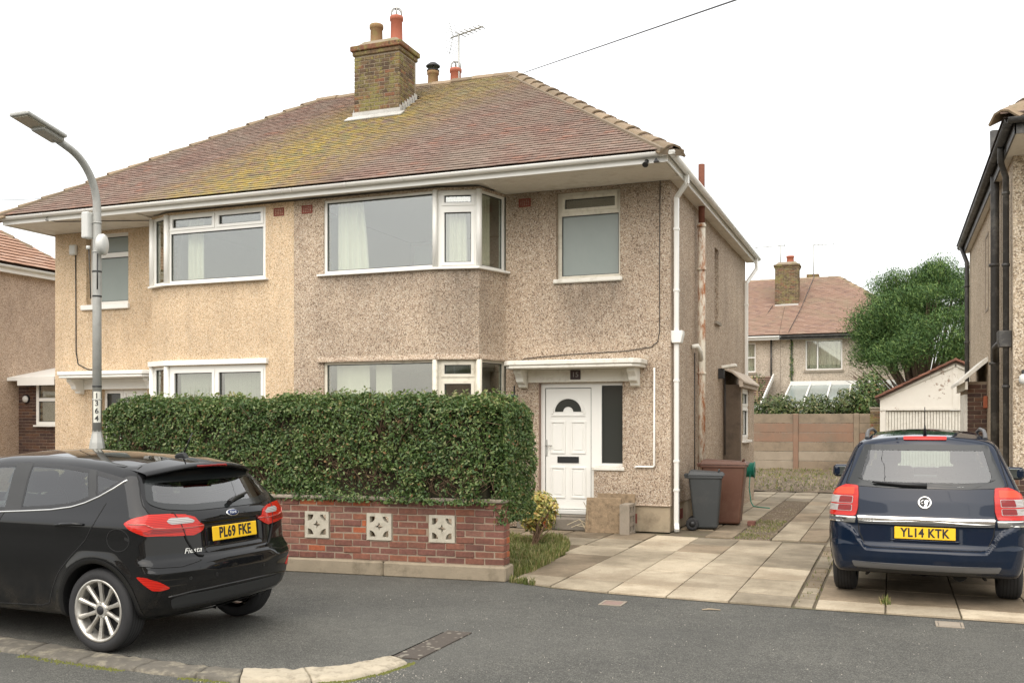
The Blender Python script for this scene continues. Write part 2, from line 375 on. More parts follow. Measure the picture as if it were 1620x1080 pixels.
# kerb stones
M['kerbl'] = simple('kerb_stone_pale', (.43, .375, .28), .9, .25, 12, .7, 60, dirt=(.15, .125, .085), dscale=10)
M['kerbd'] = simple('kerb_stone_dark', (.135, .122, .098), .95, .4, 14, .8, 70, dirt=(.36, .32, .23), dscale=7)
kerb = thing('kerb', '', '', (-4.5, 5.5, 0)); kerb['kind'] = 'structure'
def along(poly, n=6):
    out = []
    for i in range(len(poly)-1):
        for k in range(n):
            t = k/n; out.append((poly[i][0]*(1-t)+poly[i+1][0]*t, poly[i][1]*(1-t)+poly[i+1][1]*t))
    return out+[poly[-1]]
ki, ko = along(kin, 4), along(kout, 4)
def kstone(i0, i1, mat, top):
    mb = MB(); a = ki[i0:i1+1]; b = ko[i0:i1+1]; n = len(a)
    g = .006
    def sh(p, q, t): return (p[0]+(q[0]-p[0])*t, p[1]+(q[1]-p[1])*t)
    a = list(a); b = list(b)
    for L_ in (a, b):
        d0 = Vector((L_[1][0]-L_[0][0], L_[1][1]-L_[0][1])).length; L_[0] = sh(L_[0], L_[1], min(.4, g/d0))
        d1 = Vector((L_[-1][0]-L_[-2][0], L_[-1][1]-L_[-2][1])).length; L_[-1] = sh(L_[-1], L_[-2], min(.4, g/d1))
    a, b = along(a, 5), along(b, 5); n = len(a); W_ = 7; V_ = []
    for q in range(W_+1):
        t = q/W_
        for p_, r_ in zip(a, b):
            x, y = p_[0]*(1-t)+r_[0]*t, p_[1]*(1-t)+r_[1]*t; v = Vector((x*9, y*9, 0))
            ed = min(t, 1-t)*W_; z = top+.010*mnoise.noise(v)+.006*mnoise.noise(v*3.1)-(.012 if q in (0, W_) else 0)
            k_ = .018*mnoise.noise(v*1.7) if q in (0, W_) else 0
            V_.append((x, y+k_, max(z, -.008)))
    m0 = len(V_); V_ += [(V_[i][0], V_[i][1], -.05) for i in range(n)]+[(V_[W_*n+i][0], V_[W_*n+i][1], -.05) for i in range(n)]
    fs = [(q*n+i, (q+1)*n+i, (q+1)*n+i+1, q*n+i+1) for q in range(W_) for i in range(n-1)]
    for i in range(n-1): fs += [(m0+i, i, i+1, m0+i+1), (W_*n+i, m0+n+i, m0+n+i+1, W_*n+i+1)]
    for e in (0, n-1): fs.append(tuple(q*n+e for q in range(W_+1))+(m0+n+e, m0+e))
    mb.cs = True; mb.add(V_, fs).build('kerb_stone', mat, kerb, recalc=True)
ns = len(ki)
for i0, i1 in ((4, 8), (8, 10), (10, 12), (12, 14), (14, 16), (16, 18), (18, 20), (20, 23), (23, 26)): kstone(i0, i1, M['kerbd'], .014)
kstone(26, 28, M['kerbd'], .016); kstone(28, 33, M['kerbl'], .022); kstone(33, ns-2, M['kerbl'], .020); 
N = NT('patch_mat'); pc = N.mix(N.ramp(N.voro(14, out='Distance'), [(.22, 1.), (.34, 0.)]), (.075, .062, .05), N.mix(N.noise(5), (.09, .08, .06), (.34, .31, .25)))
N.bump(N.noise(40), .5); M['patch'] = N.out(pc, .9)
MB().box(-3.40, 6.40, -.05, -3.19, 7.36, -.002).build('flush_kerb_strip', M['patch'], kerb)
# moss line and grit along the kerb
N = NT('moss'); M['moss'] = N.out(N.mix(N.noise(30), (.07, .085, .015), (.20, .20, .05)), .95)
mb = MB()
for i in range(2600):
    t = random.random()*(len(ko)-9)+8; k = int(t); f = t-k
    x = ko[k][0]*(1-f)+ko[k+1][0]*f; y = ko[k][1]*(1-f)+ko[k+1][1]*f
    dn = mnoise.noise(Vector((x*2.2, y*2.2, 3)))
    if dn < -.05: continue
    r = random.uniform(.004, .013); x += random.gauss(0, .01); y += -.02+random.gauss(0, .022)
    z = -.012; a = random.uniform(0, 6)
    mb.add([(x+r*math.cos(a+q), y+r*math.sin(a+q), z) for q in (0, 2.1, 4.2)]+[(x, y, z+r*.9)], [(0, 1, 3), (1, 2, 3), (2, 0, 3)])
tag(mb.build('moss', M['moss']), 'strip of green moss growing along the foot of the kerb', 'moss', kind='stuff')
M['grit'] = simple('grit', (.30, .28, .24), .9, .3, 30, rand=.5)
mb = MB()
for i in range(2600):
    if i < 1500:
        x = -3.62+random.gauss(0, .28); y = 5.62+random.gauss(0, .2)+.55*(x+3.62)
    else: x = random.uniform(-6, 2); y = random.uniform(5, 9.2)
    r = random.uniform(.002, .007)*(1 if i < 1500 else .9); a = random.uniform(0, 6)
    mb.add([(x+r*math.cos(a+q), y+r*math.sin(a+q), -.012) for q in (0, 2.1, 4.2)]+[(x, y, -.012+r*1.1)], [(0, 1, 3), (1, 2, 3), (2, 0, 3)])
tag(mb.build('loose_grit', M['grit']), 'loose pale grit scattered on the asphalt beside the curved kerb', 'grit', kind='stuff')
# ---- paving slabs of the two driveways
def slabmat(name, c, d):
    N = NT(name)
    a = N.math('FRACT', N.math('ADD', N.rand(), N.island()))
    col = N.mix(N.noise(3.2, 6, .7), mul(c, .72), mul(c, 1.2))
    col = N.mix(N.ramp(N.noise(1.1, 6, .65), [(.42, 0.), (.62, .9)]), col, d)
    col = N.mix(N.ramp(N.noise(9, 6, .75), [(.56, 0.), (.68, .5)]), col, mul(d, .8))
    col = N.mix(1, col, N.ramp(N.noise(60, 4, .7), [(.3, (.85, .85, .85)), (.7, (1.1, 1.1, 1.1))]), 'MULTIPLY')
    h = N.n('HueSaturation'); N.L(N.rng(a, 0, 1, .78, 1.18), h.inputs['Value']); N.L(col, h.inputs['Color'])
    N.bump(N.noise(50, 5, .7), .3, .006); return N.out(h.outputs[0], .85, spec=.3)
M['slabg'] = slabmat('slab_grey_beige', (.36, .305, .22), (.20, .165, .115))
M['slabc'] = slabmat('slab_cream', (.50, .425, .31), (.30, .24, .165))
M['slabb'] = slabmat('slab_brown', (.28, .22, .15), (.14, .11, .072))
M['joint'] = simple('slab_joint', (.12, .095, .062), .95, .4, 14, .5, 40, dirt=(.09, .10, .03), dscale=4)
bed = [(x, y, -.008) for x, y in edge[:8]]+[(1.5, 9.37, -.008), (1.5, 36, -.008), (-3.2, 36, -.008), (-3.2, 15, -.008), (-6, 15, -.008), (-6, 14, -.008), (-4.05, 13.4, -.008), (-3.86, 11.4, -.008)]
drive = thing('driveway', '', '', (-1.5, 12, 0)); drive['kind'] = 'structure'
MB().add(bed, [tuple(range(len(bed)))]).build('driveway_bed', M['joint'], drive)
def slab(p, mat, top=.01, gap=.007):        # p: 4 corners counter-clockwise
    c = Vector((sum(q[0] for q in p)/4, sum(q[1] for q in p)/4, 0)); V_ = []
    dz = [random.uniform(-.003, .004) for _ in range(4)]
    q = [Vector((a, b, 0)) for a, b in p]
    q = [u+(c-u).normalized()*gap*1.4 for u in q]
    V_ = [(u.x-c.x, u.y-c.y, top+z) for u, z in zip(q, dz)]+[(u.x-c.x, u.y-c.y, -.03) for u in q]
    mb = MB().add(V_, [(0, 1, 2, 3), (0, 4, 5, 1), (1, 5, 6, 2), (2, 6, 7, 3), (3, 7, 4, 0)])
    return mb.build('paving_slab', mat, drive, bevel=.004, loc=c)
K = -.13
colx = [-3.93, -3.31, -2.66, -2.06, -1.45, -.87]
rowy = [9.0, 10.27, 11.24, 12.12, 13.0, 13.86, 14.62]       # at x=-3.3
cream = {(2, 0), (2, 1), (2, 2), (3, 1), (3, 2), (3, 3), (2, 4), (1, 5), (1, 4), (4, 4), (2, 5), (4, 2), (3, 5)}
cream = {(1, 1), (1, 4), (1, 5), (2, 0), (2, 1), (2, 2), (2, 3), (3, 1), (3, 2), (3, 4), (4, 2), (3, 0)}
for i in range(5):
    for j in range(6):
        x0, x1 = colx[i], colx[i+1]; off = (.0, .02, -.03, .05, -.02)[i]
        f = lambda x, y: y+K*(x+3.3)+off
        if j == 0: b0, b1 = yedge(x0)+.015, yedge(x1)+.015
        else: b0, b1 = f(x0, rowy[j]), f(x1, rowy[j])
        if i == 0 and j > 3: continue
        if i == 0: x0 = [-3.84, -3.84, -3.90, -4.0][j]
        slab([(x0, b0), (x1, b1), (x1, f(x1, rowy[j+1])), (x0, f(x0, rowy[j+1]))], M['slabc'] if (i, j) in cream else (M['slabb'] if (j > 3 and i < 2) or random.random() < .15 else M['slabg']))
# darker slabs by the front door
for (x0, x1) in ((-4.62, -3.98), (-3.96, -3.34)):
    slab([(x0, 13.1), (x1, 13.05), (x1, 13.9), (x0, 13.95)], M['slabg'])
    slab([(x0, 13.97), (x1, 13.92), (x1, 14.72), (x0, 14.75)], M['slabb'])
slab([(-5.3, 13.97), (-4.64, 13.97), (-4.64, 14.72), (-5.3, 14.75)], M['slabb'])
slab([(-5.95, 13.97), (-5.32, 13.97), (-5.32, 14.75), (-5.95, 14.75)], M['slabb'])
# broken narrow course between the two drives
y = 9.45
while y < 24:
    h = random.choice((.28, .35, .45, .6)); 
    slab([(-.85, y), (-.685, y-.02), (-.685, y+h-.02), (-.85, y+h)], random.choice((M['slabg'], M['slabg'], M['slabb'])), top=random.uniform(.002, .010)); y += h+.03
# side path left and right of the soil strip
y = 14.68
while y < 24.3:
    if y > 14.9:
        slab([(-3.15, y), (-2.62, y), (-2.62, y+.9), (-3.15, y+.9)], M['slabb' if y < 19 else 'slabg'])
    slab([(-2.60, y), (-2.19, y), (-2.19, y+.9), (-2.60, y+.9)], M['slabb' if y < 17 else 'slabg'])
    x0 = -1.64
    for x1 in (-1.24, -.87):
        slab([(x0+.005, y), (x1, y), (x1, y+.9), (x0+.005, y+.9)], random.choice((M['slabg'], M['slabg'], M['slabb']))); x0 = x1
    if y > 21.9: slab([(-2.18, y), (-1.65, y), (-1.65, y+.9), (-2.18, y+.9)], M['slabg'])
    y += .915
# neighbour's drive below the blue car
xs = [-.665, -.06, .56, 1.16, 1.5]
for i in range(4):
    y = yedge(xs[i])+.02; first = True
    while y < 26:
        h = .42 if first else .78
        slab([(xs[i], y), (xs[i+1], y-.01), (xs[i+1], y+h-.01), (xs[i], y+h)], M['slabc'] if first else random.choice((M['slabg'], M['slabb'], M['slabb']))); y += h+.006; first = False
# soil strip, planted beds
def rough_sheet(name, pts_x, pts_y, amp, sc, mat, z=0.01, label=None, cat=None, inside=None):
    mb = MB(); nx, ny = len(pts_x), len(pts_y)
    for y in pts_y:
        for x in pts_x:
            mb.v.append((x, y, z+amp*(mnoise.fractal(Vector((x*sc, y*sc, 1)), 1, 2, 4))))
    for j in range(ny-1):
        for i in range(nx-1):
            mb.f.append((j*nx+i, j*nx+i+1, (j+1)*nx+i+1, (j+1)*nx+i)); mb.mi.append(0); mb.sm.append(True)
    return mb.build(name, mat)
lin = lambda a, b, n: [a+(b-a)*i/(n-1) for i in range(n)]
rough_sheet('soil_strip', lin(-2.175, -1.645, 14), lin(14.5, 21.9, 130), .02, 6, M['soil'], .008)['kind'] = 'structure'
rough_sheet('garden_soil', lin(-9, 3, 90), lin(24.7, 37.2, 90), .07, 1.3, M['soil'], .03)['kind'] = 'structure'
rough_sheet('garden_bed', lin(-9.4, -4.0, 50), lin(9.9, 14.4, 40), .03, 2, M['soil'], .0)['kind'] = 'structure'
MB().box(-2.19, 14.44, -.05, -1.63, 14.50, .012).build('edging_stone', M['slabb'], drive, bevel=.004)
# small pink service cover in the road
M['cover'] = simple('cover_plate', (.24, .165, .135), .8, .25, 30, .4, 90)
cx, cy = -2.47, 9.06
for cx, cy, lb_ in ((-2.47, 9.06, 'small pinkish stopcock cover set in the road'), (.45, 9.12, 'small dark service cover in the road behind the blue car')):
  o = thing('service_cover', lb_, 'cover', (cx, cy, -.012))
  MB().box(cx-.11, cy-.12, -.011, cx+.11, cy-.10, -.004).box(cx-.11, cy+.10, -.011, cx+.11, cy+.12, -.004).box(cx-.11, cy-.10, -.011, cx-.09, cy+.10, -.004).box(cx+.09, cy-.10, -.011, cx+.11, cy+.10, -.004).build('frame', M['coping'], o)
  MB().box(cx-.085, cy-.095, -.0105, cx+.085, cy+.095, -.006).build('lid', M['cover'] if cx < 0 else M['coping'], o)
# plain concrete and soil of the neighbouring frontages
M['yard'] = simple('yard_concrete', (.30, .265, .21), .92, .2, 3, .4, 50, dirt=(.18, .15, .11), dscale=1.2)
for nm_, q in (('side_drive', (-20.3, 9.8, -15.6, 24)), ('front_yard', (-15.6, 9.8, -9.5, 15.1)), ('neighbour_yard', (1.51, 9.33, 14, 15.1))):
    MB().add([(q[0], q[1], -.006), (q[2], q[1], -.006), (q[2], q[3], -.006), (q[0], q[3], -.006)], [(0, 1, 2, 3)]).build(nm_, M['yard'])['kind'] = 'structure'
# ================================================================== HOUSES
Zv = Vector((0, 0, 1))
def window(root, O, d, s0, s1, z0, z1, lights, rec=.08, depth=.07, mat='white', gl='glass', sill=None, name='window', sillmat='white'):
    O = Vector(O); d = Vector(d).normalized(); n = d.cross(Zv); Q = O-n*rec
    mb = MB(); panel(mb, Q, d, s0, s1, z0, z1, [l[:4] for l in lights], depth)
    fr = mb.build(name, M[mat], root)
    for l in lights:
        a, b, c, e = l[:4]; kind = l[4] if len(l) > 4 else ''
        g = gl if len(l) < 6 else l[5]
        if 's' in kind:                   # opening sash: raised inner frame
            k = .042; panel(mb2 := MB(), Q+n*.014, d, a-.006, c+.006, b-.006, e+.006, [(a+k, b+k, c-k, e-k)], .05)
            mb2.build('sash', M[mat], fr, bevel=.006); a, b, c, e = a+k, b+k, c-k, e-k
        gk = .013; panel(mb3 := MB(), Q-n*.018, d, a, c, b, e, [(a+gk, b+gk, c-gk, e-gk)], .012); mb3.build('gasket', M['gasket'], fr)
        panel(mb4 := MB(), Q-n*.032, d, a, c, b, e, [], .006); mb4.build('pane', M[g], fr)
    if sill:
        ext, dep, th = sill
        c = Q+d*((s0+s1)/2)+n*(rec+dep)/2+Zv*(z0-th/2)
        MB().obox(c, d*((s1-s0)/2+ext), n*((rec+dep)/2), Zv*th/2).build('sill', M[sillmat], fr, bevel=.006)
    return fr
def curtain(root, O, d, s0, s1, z0, z1, depth, waves=6, amp=.03, mat='curtain', lean=0):
    O = Vector(O); d = Vector(d).normalized(); n = d.cross(Zv); mb = MB(); N_ = waves*8
    for i in range(N_+1):
        t = i/N_; a = amp*math.sin(t*waves*2*math.pi)*(1+.3*math.sin(t*17))
        for k, z in enumerate((z0, (z0+z1)/2, z1)):
            s = s0+(s1-s0)*t; 
            if k == 2: s = s+lean*(t)
            if k == 1: s = s+lean*t*.4
            mb.v.append(O+d*s-n*(depth+a)+Zv*z)
    for i in range(N_):
        for k in range(2):
            q = i*3+k; mb.f.append((q, q+3, q+4, q+1)); mb.mi.append(0); mb.sm.append(True)
    return mb.build('curtain', M[mat], root)
def air_brick(root, x, y, z, d=(1, 0, 0), w_=.21, h=.14):
    d = Vector(d); n = d.cross(Zv); O = Vector((x, y, 0))+n*.006; mb = MB()
    ops = [(-w_/2+.02+i*(w_-.04)/5+.006, z-h/2+.02+j*(h-.04)/4+.006, -w_/2+.02+(i+1)*(w_-.04)/5-.006, z-h/2+.02+(j+1)*(h-.04)/4-.006) for i in range(5) for j in range(4)]
    panel(mb, O, d, -w_/2, w_/2, z-h/2, z+h/2, ops, .004); mb.build('air_brick', M['tilered'], root)
def gutter(root, a, b, n, r=.056, mat='white', brackets=True, name='gutter'):
    a, b, n = Vector(a), Vector(b), Vector(n); mb = MB(); pts = []
    prof = [(math.cos(t), math.sin(t)) for t in [math.pi+math.pi*i/10 for i in range(11)]]
    for p in (a, b):
        for (c, s) in prof: mb.v.append(p+n*c*r+Zv*s*r)
        for (c, s) in reversed(prof): mb.v.append(p+n*c*r*.9+Zv*s*r*.9)
    k = 22
    for i in range(k): mb.f.append((i, (i+1) % k, k+(i+1) % k, k+i)); mb.mi.append(0); mb.sm.append(True)
    mb.f.append(tuple(range(k))); mb.mi.append(0); mb.sm.append(False); mb.f.append(tuple(range(2*k-1, k-1, -1))); mb.mi.append(0); mb.sm.append(False)
    g = mb.build(name, M[mat], root, recalc=True)
    if brackets:
        L_ = (b-a).length; d = (b-a)/L_; m = int(L_/.95)
        for i in range(m+1):
            p = a+d*(.2+(L_-.4)*i/max(1, m)); q = MB()
            R2 = r*1.1
            for e in (-.013, .013):
                for (c, s) in prof: q.v.append(p+d*e+n*c*R2+Zv*s*R2)
            for j in range(10): q.f.append((j, j+1, 12+j, 11+j)); q.mi.append(0); q.sm.append(True)
            q.build('bracket', M[mat], g)
    return g
def pipe(root, pts, r, mat, name='downpipe', clips=(), n=12):
    p = MB().tube(pts, r, n).build(name, M[mat], root)
    for z in clips:
        x, y = pts[-1][0], pts[-1][1]
        MB().tube([(x, y, z-.02), (x, y, z+.02)], r*1.22, n).build('pipe_clip', M[mat], p)
    return p
def brickwork(root, O, d, L_, z0, courses, mat, bl=.215, bh=.065, mj=.011, dep=.10, ends=(True, True), skip=None, bond='stretcher', start=0, name='brick', alt=None):
    """single bricks laid as objects along d from O; each brick shares mesh data"""
    O = Vector(O); d = Vector(d).normalized(); n = d.cross(Zv); ang = math.atan2(d.y, d.x)
    cache = {}
    for c in range(courses):
        z = z0+c*(bh+mj)+bh/2; s = 0.
        first = True
        while s < L_-.03:
            l = bl
            if first and c % 2: l = bl/2-mj/2
            l = min(l, L_-s)
            if L_-s-l < .05: l = L_-s
            first = False
            if not (skip and skip(s, s+l, z)):
                key = round(l, 3)
                if key not in cache: cache[key] = MB().box(-l/2, -dep/2, -bh/2, l/2, dep/2, bh/2).mesh(name, bevel=.005)
                p = O+d*(s+l/2)-n*(dep/2+random.uniform(-.003, .003))+Zv*z
                m = mat
                o = link(name, cache[key], M[m], root, loc=p, rot=(random.uniform(-.01, .01), random.uniform(-.006, .006), ang+random.uniform(-.008, .008)))
                if alt and random.random() < alt[1]:
                    o.material_slots[0].link = 'OBJECT'; o.material_slots[0].material = M[alt[0]]
            s += l+mj
# ---- roof tiles
N = NT('roof_tile')
a = N.math('FRACT', N.math('ADD', N.rand(), N.island()))
col = N.ramp(a, [(0, (.25, .166, .132)), (.3, (.23, .148, .12)), (.55, (.272, .182, .145)), (.75, (.295, .21, .172)), (.9, (.20, .135, .112)), (.96, (.305, .172, .128))])
col = N.mix(1, col, N.ramp(N.noise(16, 5, .7), [(.3, (.75, .75, .75)), (.7, (1.2, 1.2, 1.2))]), 'MULTIPLY')
X, Y, Z = N.xyz()
# grey weathering everywhere, yellow and green lichen fanning down from the chimney
col = N.mix(N.ramp(N.noise(1.1, 6, .72), [(.40, 0.), (.62, .75)]), col, (.25, .205, .165))
col = N.mix(N.ramp(N.noise(.8, 5, .7), [(.55, 0.), (.7, .55)]), col, (.14, .10, .085))
u = N.math('ADD', N.math('ADD', X, 9.2), N.math('MULTIPLY', N.math('SUBTRACT', 17.2, Y), .42))   # distance from the run-off line
band = N.math('MULTIPLY', N.rng(N.math('ABSOLUTE', u), .35, 2.3, 1, 0), N.rng(Y, 18.6, 17.0, .4, 1))
dn = N.ramp(N.noise(3.4, 8, .8), [(.37, 0.), (.53, 1.)])
lm = N.math('MULTIPLY', band, dn)
lc = N.ramp(N.noise(4.2, 6, .75), [(.32, (.19, .18, .10)), (.44, (.27, .24, .11)), (.56, (.42, .30, .07)), (.66, (.34, .32, .20))])
col = N.mix(N.math('MULTIPLY', lm, .95, True), col, lc)
band2 = N.math('MULTIPLY', N.rng(N.math('ABSOLUTE', N.math('ADD', X, 7.6)), .2, 1.7, 1, 0), N.rng(Y, 16.6, 18.4, 0, .95))
col = N.mix(N.math('MULTIPLY', band2, N.ramp(N.noise(3.1, 7, .8), [(.40, 0.), (.6, .9)])), col, N.ramp(N.noise(7, 4, .7), [(.35, (.25, .26, .16)), (.6, (.36, .29, .09))]))
N.bump(N.noise(70, 4, .7), .35, .006)
M['tile'] = N.out(col, .88, spec=.2)
M['hip'] = simple('hip_tile_mat', (.245, .18, .115), .9, .25, 9, .5, 50, rand=.22, dirt=(.165, .14, .075), dscale=5)
M['hipbed'] = simple('hip_bedding', (.21, .165, .115), .95, .2, 12, .6, 40)
EY, EZ, RY, RZ = 13.86, 5.575, 18.8, 8.80
SL = math.hypot(RY-EY, RZ-EZ); SA = math.atan2(RZ-EZ, RY-EY)
sd = Vector((0, math.cos(SA), math.sin(SA))); sn = Vector((0, -math.sin(SA), math.cos(SA)))
PX0 = -9.45; XR, XRA, XL, XLA = -2.9, -7.18, -15.78, -11.78
CH = (-9.93, -8.93, 17.08, 17.80)          # chimney footprint
GA = .116; NCO = int(SL/GA)
TW = .168
def tiles_front(root, x0s, xdir, keep):
    """x0s: party-line start, tiles laid outwards; keep: single tiles, rest joined"""
    tm = MB().box(-TW/2+.002, -.03, -.006, TW/2-.002, GA+.03, .006).mesh('tile')
    st = MB(); cnt = 0
    for k in range(NCO+1):
        t0 = k*GA; fr = min(1, t0/SL); fr1 = min(1, (t0+GA)/SL)
        lim = (XR+(XRA-XR)*fr) if xdir > 0 else (XL+(XLA-XL)*fr)
        L_ = abs(lim-x0s); off = (TW/2 if k % 2 else 0); i = 0
        while True:
            a = max(0, i*TW-off); b = min(L_, (i+1)*TW-off); i += 1
            if a >= L_-.03: break
            if b-a < .02: continue
            xa, xb = x0s+xdir*a, x0s+xdir*b; xm = (xa+xb)/2; y = EY+sd.y*t0
            if CH[0]-.02 < xm < CH[1]+.02 and CH[2] < y+.08 < CH[3]+.25: continue
            p = Vector((xm, EY, EZ))+sd*t0+sn*(.027+random.uniform(-.002, .002))
            rot = SA-.15+random.uniform(-.006, .006)
            if keep > 0 and b-a > TW-.002 and (cnt < keep):
                link('roof_tile', tm, M['tile'], root, loc=p, rot=(rot, random.uniform(-.008, .008), random.uniform(-.01, .01))); cnt += 1
            else:
                dd = Vector((0, math.cos(rot), math.sin(rot))); nn = Vector((0, -math.sin(rot), math.cos(rot)))
                st.obox(p+dd*(GA/2), Vector(((b-a)/2-.002, 0, random.uniform(-.002, .002))), dd*(GA/2+.03), nn*.006)
    o = st.build('roof_tiles', M['tile'], root); o['kind'] = 'stuff'
def hip_line(root, a, b, n, name='hip_tile', w_=.20, drop=.12, lift=.035):
    a, b = Vector(a), Vector(b); d = (b-a)/n; L_ = d.length; d.normalize()
    x = d.cross(Zv).normalized(); up = x.cross(d)
    mb = MB()
    prof = [(-w_, -drop), (-w_*.45, -.012), (0, .012), (w_*.45, -.012), (w_, -drop)]
    for e, s in ((-.035, 1.10), (L_+.0, .93)):
        for (p, q) in prof: mb.v.append(d*e+x*p*s+up*(q*s+(lift if e < 0 else 0)))
        for (p, q) in reversed(prof): mb.v.append(d*e+x*p*s*.93+up*(q*s-.026+(lift if e < 0 else 0)))
    k = 10
    for i in range(k): mb.f.append((i, (i+1) % k, k+(i+1) % k, k+i)); mb.mi.append(0); mb.sm.append(False)
    mb.f += [tuple(range(k)), tuple(range(2*k-1, k-1, -1))]; mb.mi += [0, 0]; mb.sm += [False, False]
    me = mb.mesh(name, recalc=True)
    for i in range(n):
        j = random.uniform(-.006, .006)
        o = link(name, me, M['hip'], root, loc=a+d*L_*i+up*j+x*random.uniform(-.012, .012))
        o.rotation_euler = (0, 0, random.uniform(-.012, .012))
def chimney(root, x0, x1, y0, y1, z0, z1, mat='brickch', mort='mortard', cap=True):
    c = MB().box(x0+.006, y0+.006, z0, x1-.006, y1-.006, z1).build('chimney', M[mort], root)
    nc = int((z1-z0)/.076)
    brickwork(c, (x0, y0, 0), (1, 0, 0), x1-x0, z0, nc, mat, dep=.06)
    brickwork(c, (x1, y0+.065, 0), (0, 1, 0), y1-y0-.13, z0, nc, mat, dep=.06)
    brickwork(c, (x0, y1-.065, 0), (0, -1, 0), y1-y0-.13, z0, nc, mat, dep=.06)
    for i, (e, h0, h1) in enumerate(((.03, 0, .085), (.065, .088, .19))):
        b = MB().box(x0-e, y0-e, z1+h0, x1+e, y1+e, z1+h1).build('oversailing_course', M[mat], c, bevel=.012)
    t = z1+.19; mb = MB(); e = .0
    b_ = [(x0-e, y0-e, t), (x1+e, y0-e, t), (x1+e, y1+e, t), (x0-e, y1+e, t)]; q = [(x0+.14, y0+.14, t+.14), (x1-.14, y0+.14, t+.14), (x1-.14, y1-.14, t+.14), (x0+.14, y1-.14, t+.14)]
    mb.add(b_+q, [(0, 1, 5, 4), (1, 2, 6, 5), (2, 3, 7, 6), (3, 0, 4, 7), (4, 5, 6, 7)]).build('flaunching', M['mortard'], c, bevel=.02)
    return c, t
def pot(root, x, y, z, h, r, mat, cowl=None):
    p = MB().lathe([(r*1.02, 0), (r, .03), (r*.94, h-.09), (r*1.1, h-.08), (r*1.12, h-.02), (r*1.05, h), (r*.82, h), (r*.8, h-.25)], (x, y, z)).build('chimney_pot', M[mat], root)
    if cowl == 'cage':
        m = MB()
        for k in range(6):
            a = k*math.pi/3; m.tube([(x+r*.95*math.cos(a), y+r*.95*math.sin(a), z+h-.02), (x+r*.95*math.cos(a), y+r*.95*math.sin(a), z+h+.10), (x+r*.5*math.cos(a), y+r*.5*math.sin(a), z+h+.16)], .012, 6)
        m.lathe([(r*.4, h+.15), (r*.38, h+.17), (0.001, h+.19)], (x, y, z), n=16); m.build('cowl', M['galv'], p)
    if cowl == 'cap':
        m = MB().lathe([(r*1.15, h+.02), (r*1.2, h), (r*.7, h-.02)], (x, y, z), n=20)
        for k in range(4):
            a = k*math.pi/2+.5; m.tube([(x+r*.9*math.cos(a), y+r*.9*math.sin(a), z+h), (x+r*.9*math.cos(a), y+r*.9*math.sin(a), z+h+.12)], .008, 5)
        m.lathe([(r*1.3, h+.10), (r*1.32, h+.12), (r*.6, h+.19), (.001, h+.21)], (x, y, z), n=24).lathe([(.001, h+.105), (r*1.3, h+.10)], (x, y, z), n=24); m.build('cowl', M['black'], p)
    return p
WY, BY = 15.1, 14.25
ZS = 5.44                                   # soffit
HR = thing('semi_detached_house', 'pinkish grey pebbledash house with white panelled door, right half of the pair', 'house', (-6.3, 17, 0), group='pair of semi-detached houses')
HL = thing('semi_detached_house', 'tan pebbledash house behind the lamp post, left half of the pair', 'house', (-12.5, 17, 0), group='pair of semi-detached houses')
BRW = dict(x0=-8.87, x1=-6.79)              # right bay window
r1, r2, r3 = Vector((-6.79, BY, 0)), Vector((-6.12, 14.42, 0)), Vector((-5.93, WY, 0))
Zu0, Zu1, Zl0, Zl1 = 4.17, 5.40, 1.05, 2.70
# right-hand house walls
mb = MB()
panel(mb, (0, WY, 0), (1, 0, 0), -5.93, -3.2, .41, ZS, [(-5.06, 4.0, -4.0, 5.40), (-5.36, .22, -4.43, 2.34), (-4.43, 1.0, -3.96, 2.34)])
panel(mb, (0, WY, 0), (1, 0, 0), -5.93, -5.36, 0, .41)
panel(mb, (0, BY, 0), (1, 0, 0), PX0, -6.79, 0, ZS, [(-8.87, Zu0, -6.79, Zu1), (-8.87, Zl0, -6.79, Zl1)])
for p, q in ((r1, r2), (r2, r3)):
    L_ = (q-p).length
    for z0, z1 in ((0, Zl0), (Zl1, Zu0), (Zu1, ZS)): panel(mb, p, q-p, 0, L_, z0, z1, [], .2)
panel(mb, (-3.2, 0, 0), (0, 1, 0), WY+.25, 23.15, .41, ZS, [(19.15, 3.66, 19.62, 5.08)])
panel(mb, (0, 23.4, 0), (-1, 0, 0), 3.2, 9.45, .41, ZS)
mb.build('wall', M['dashR'], HR)
# plinth, a little set back under the render's bell-cast edge
mb = MB(); panel(mb, (0, WY+.015, 0), (1, 0, 0), -5.36, -3.215, 0, .41, [(-5.36, .22, -4.43, .5)], .2)
panel(mb, (-3.215, 0, 0), (0, 1, 0), WY+.215, 23.4, 0, .41, [], .2); mb.build('plinth', M['conc'], HR)
MB().prism([(-4.43, WY-.02, .405), (-4.43, WY+.02, .45), (-4.43, WY+.02, .405)], (1.23, 0, 0)).build('bell_cast', M['dashR'], HR)
# left-hand house walls
l1, l2, l3 = Vector((-12.12, BY, 0)), Vector((-12.62, 14.45, 0)), Vector((-12.8, WY, 0))
mb = MB()
panel(mb, (0, WY, 0), (1, 0, 0), -15.6, -12.8, 0, ZS, [(-14.80, 4.0, -13.76, 5.40), (-14.45, .22, -13.3, 2.34)])
panel(mb, (0, BY, 0), (1, 0, 0), -12.12, PX0-.002, 0, ZS, [(-12.12, Zu0, -10.02, Zu1), (-12.12, Zl0, -10.02, Zl1)])
for p, q in ((l2, l1), (l3, l2)):
    L_ = (q-p).length
    for z0, z1 in ((0, Zl0), (Zl1, Zu0), (Zu1, ZS)): panel(mb, p, q-p, 0, L_, z0, z1, [], .2)
panel(mb, (-15.6, 0, 0), (0, -1, 0), -23.15, -WY-.25, 0, ZS); panel(mb, (0, 23.4, 0), (-1, 0, 0), 9.452, 15.6, 0, ZS)
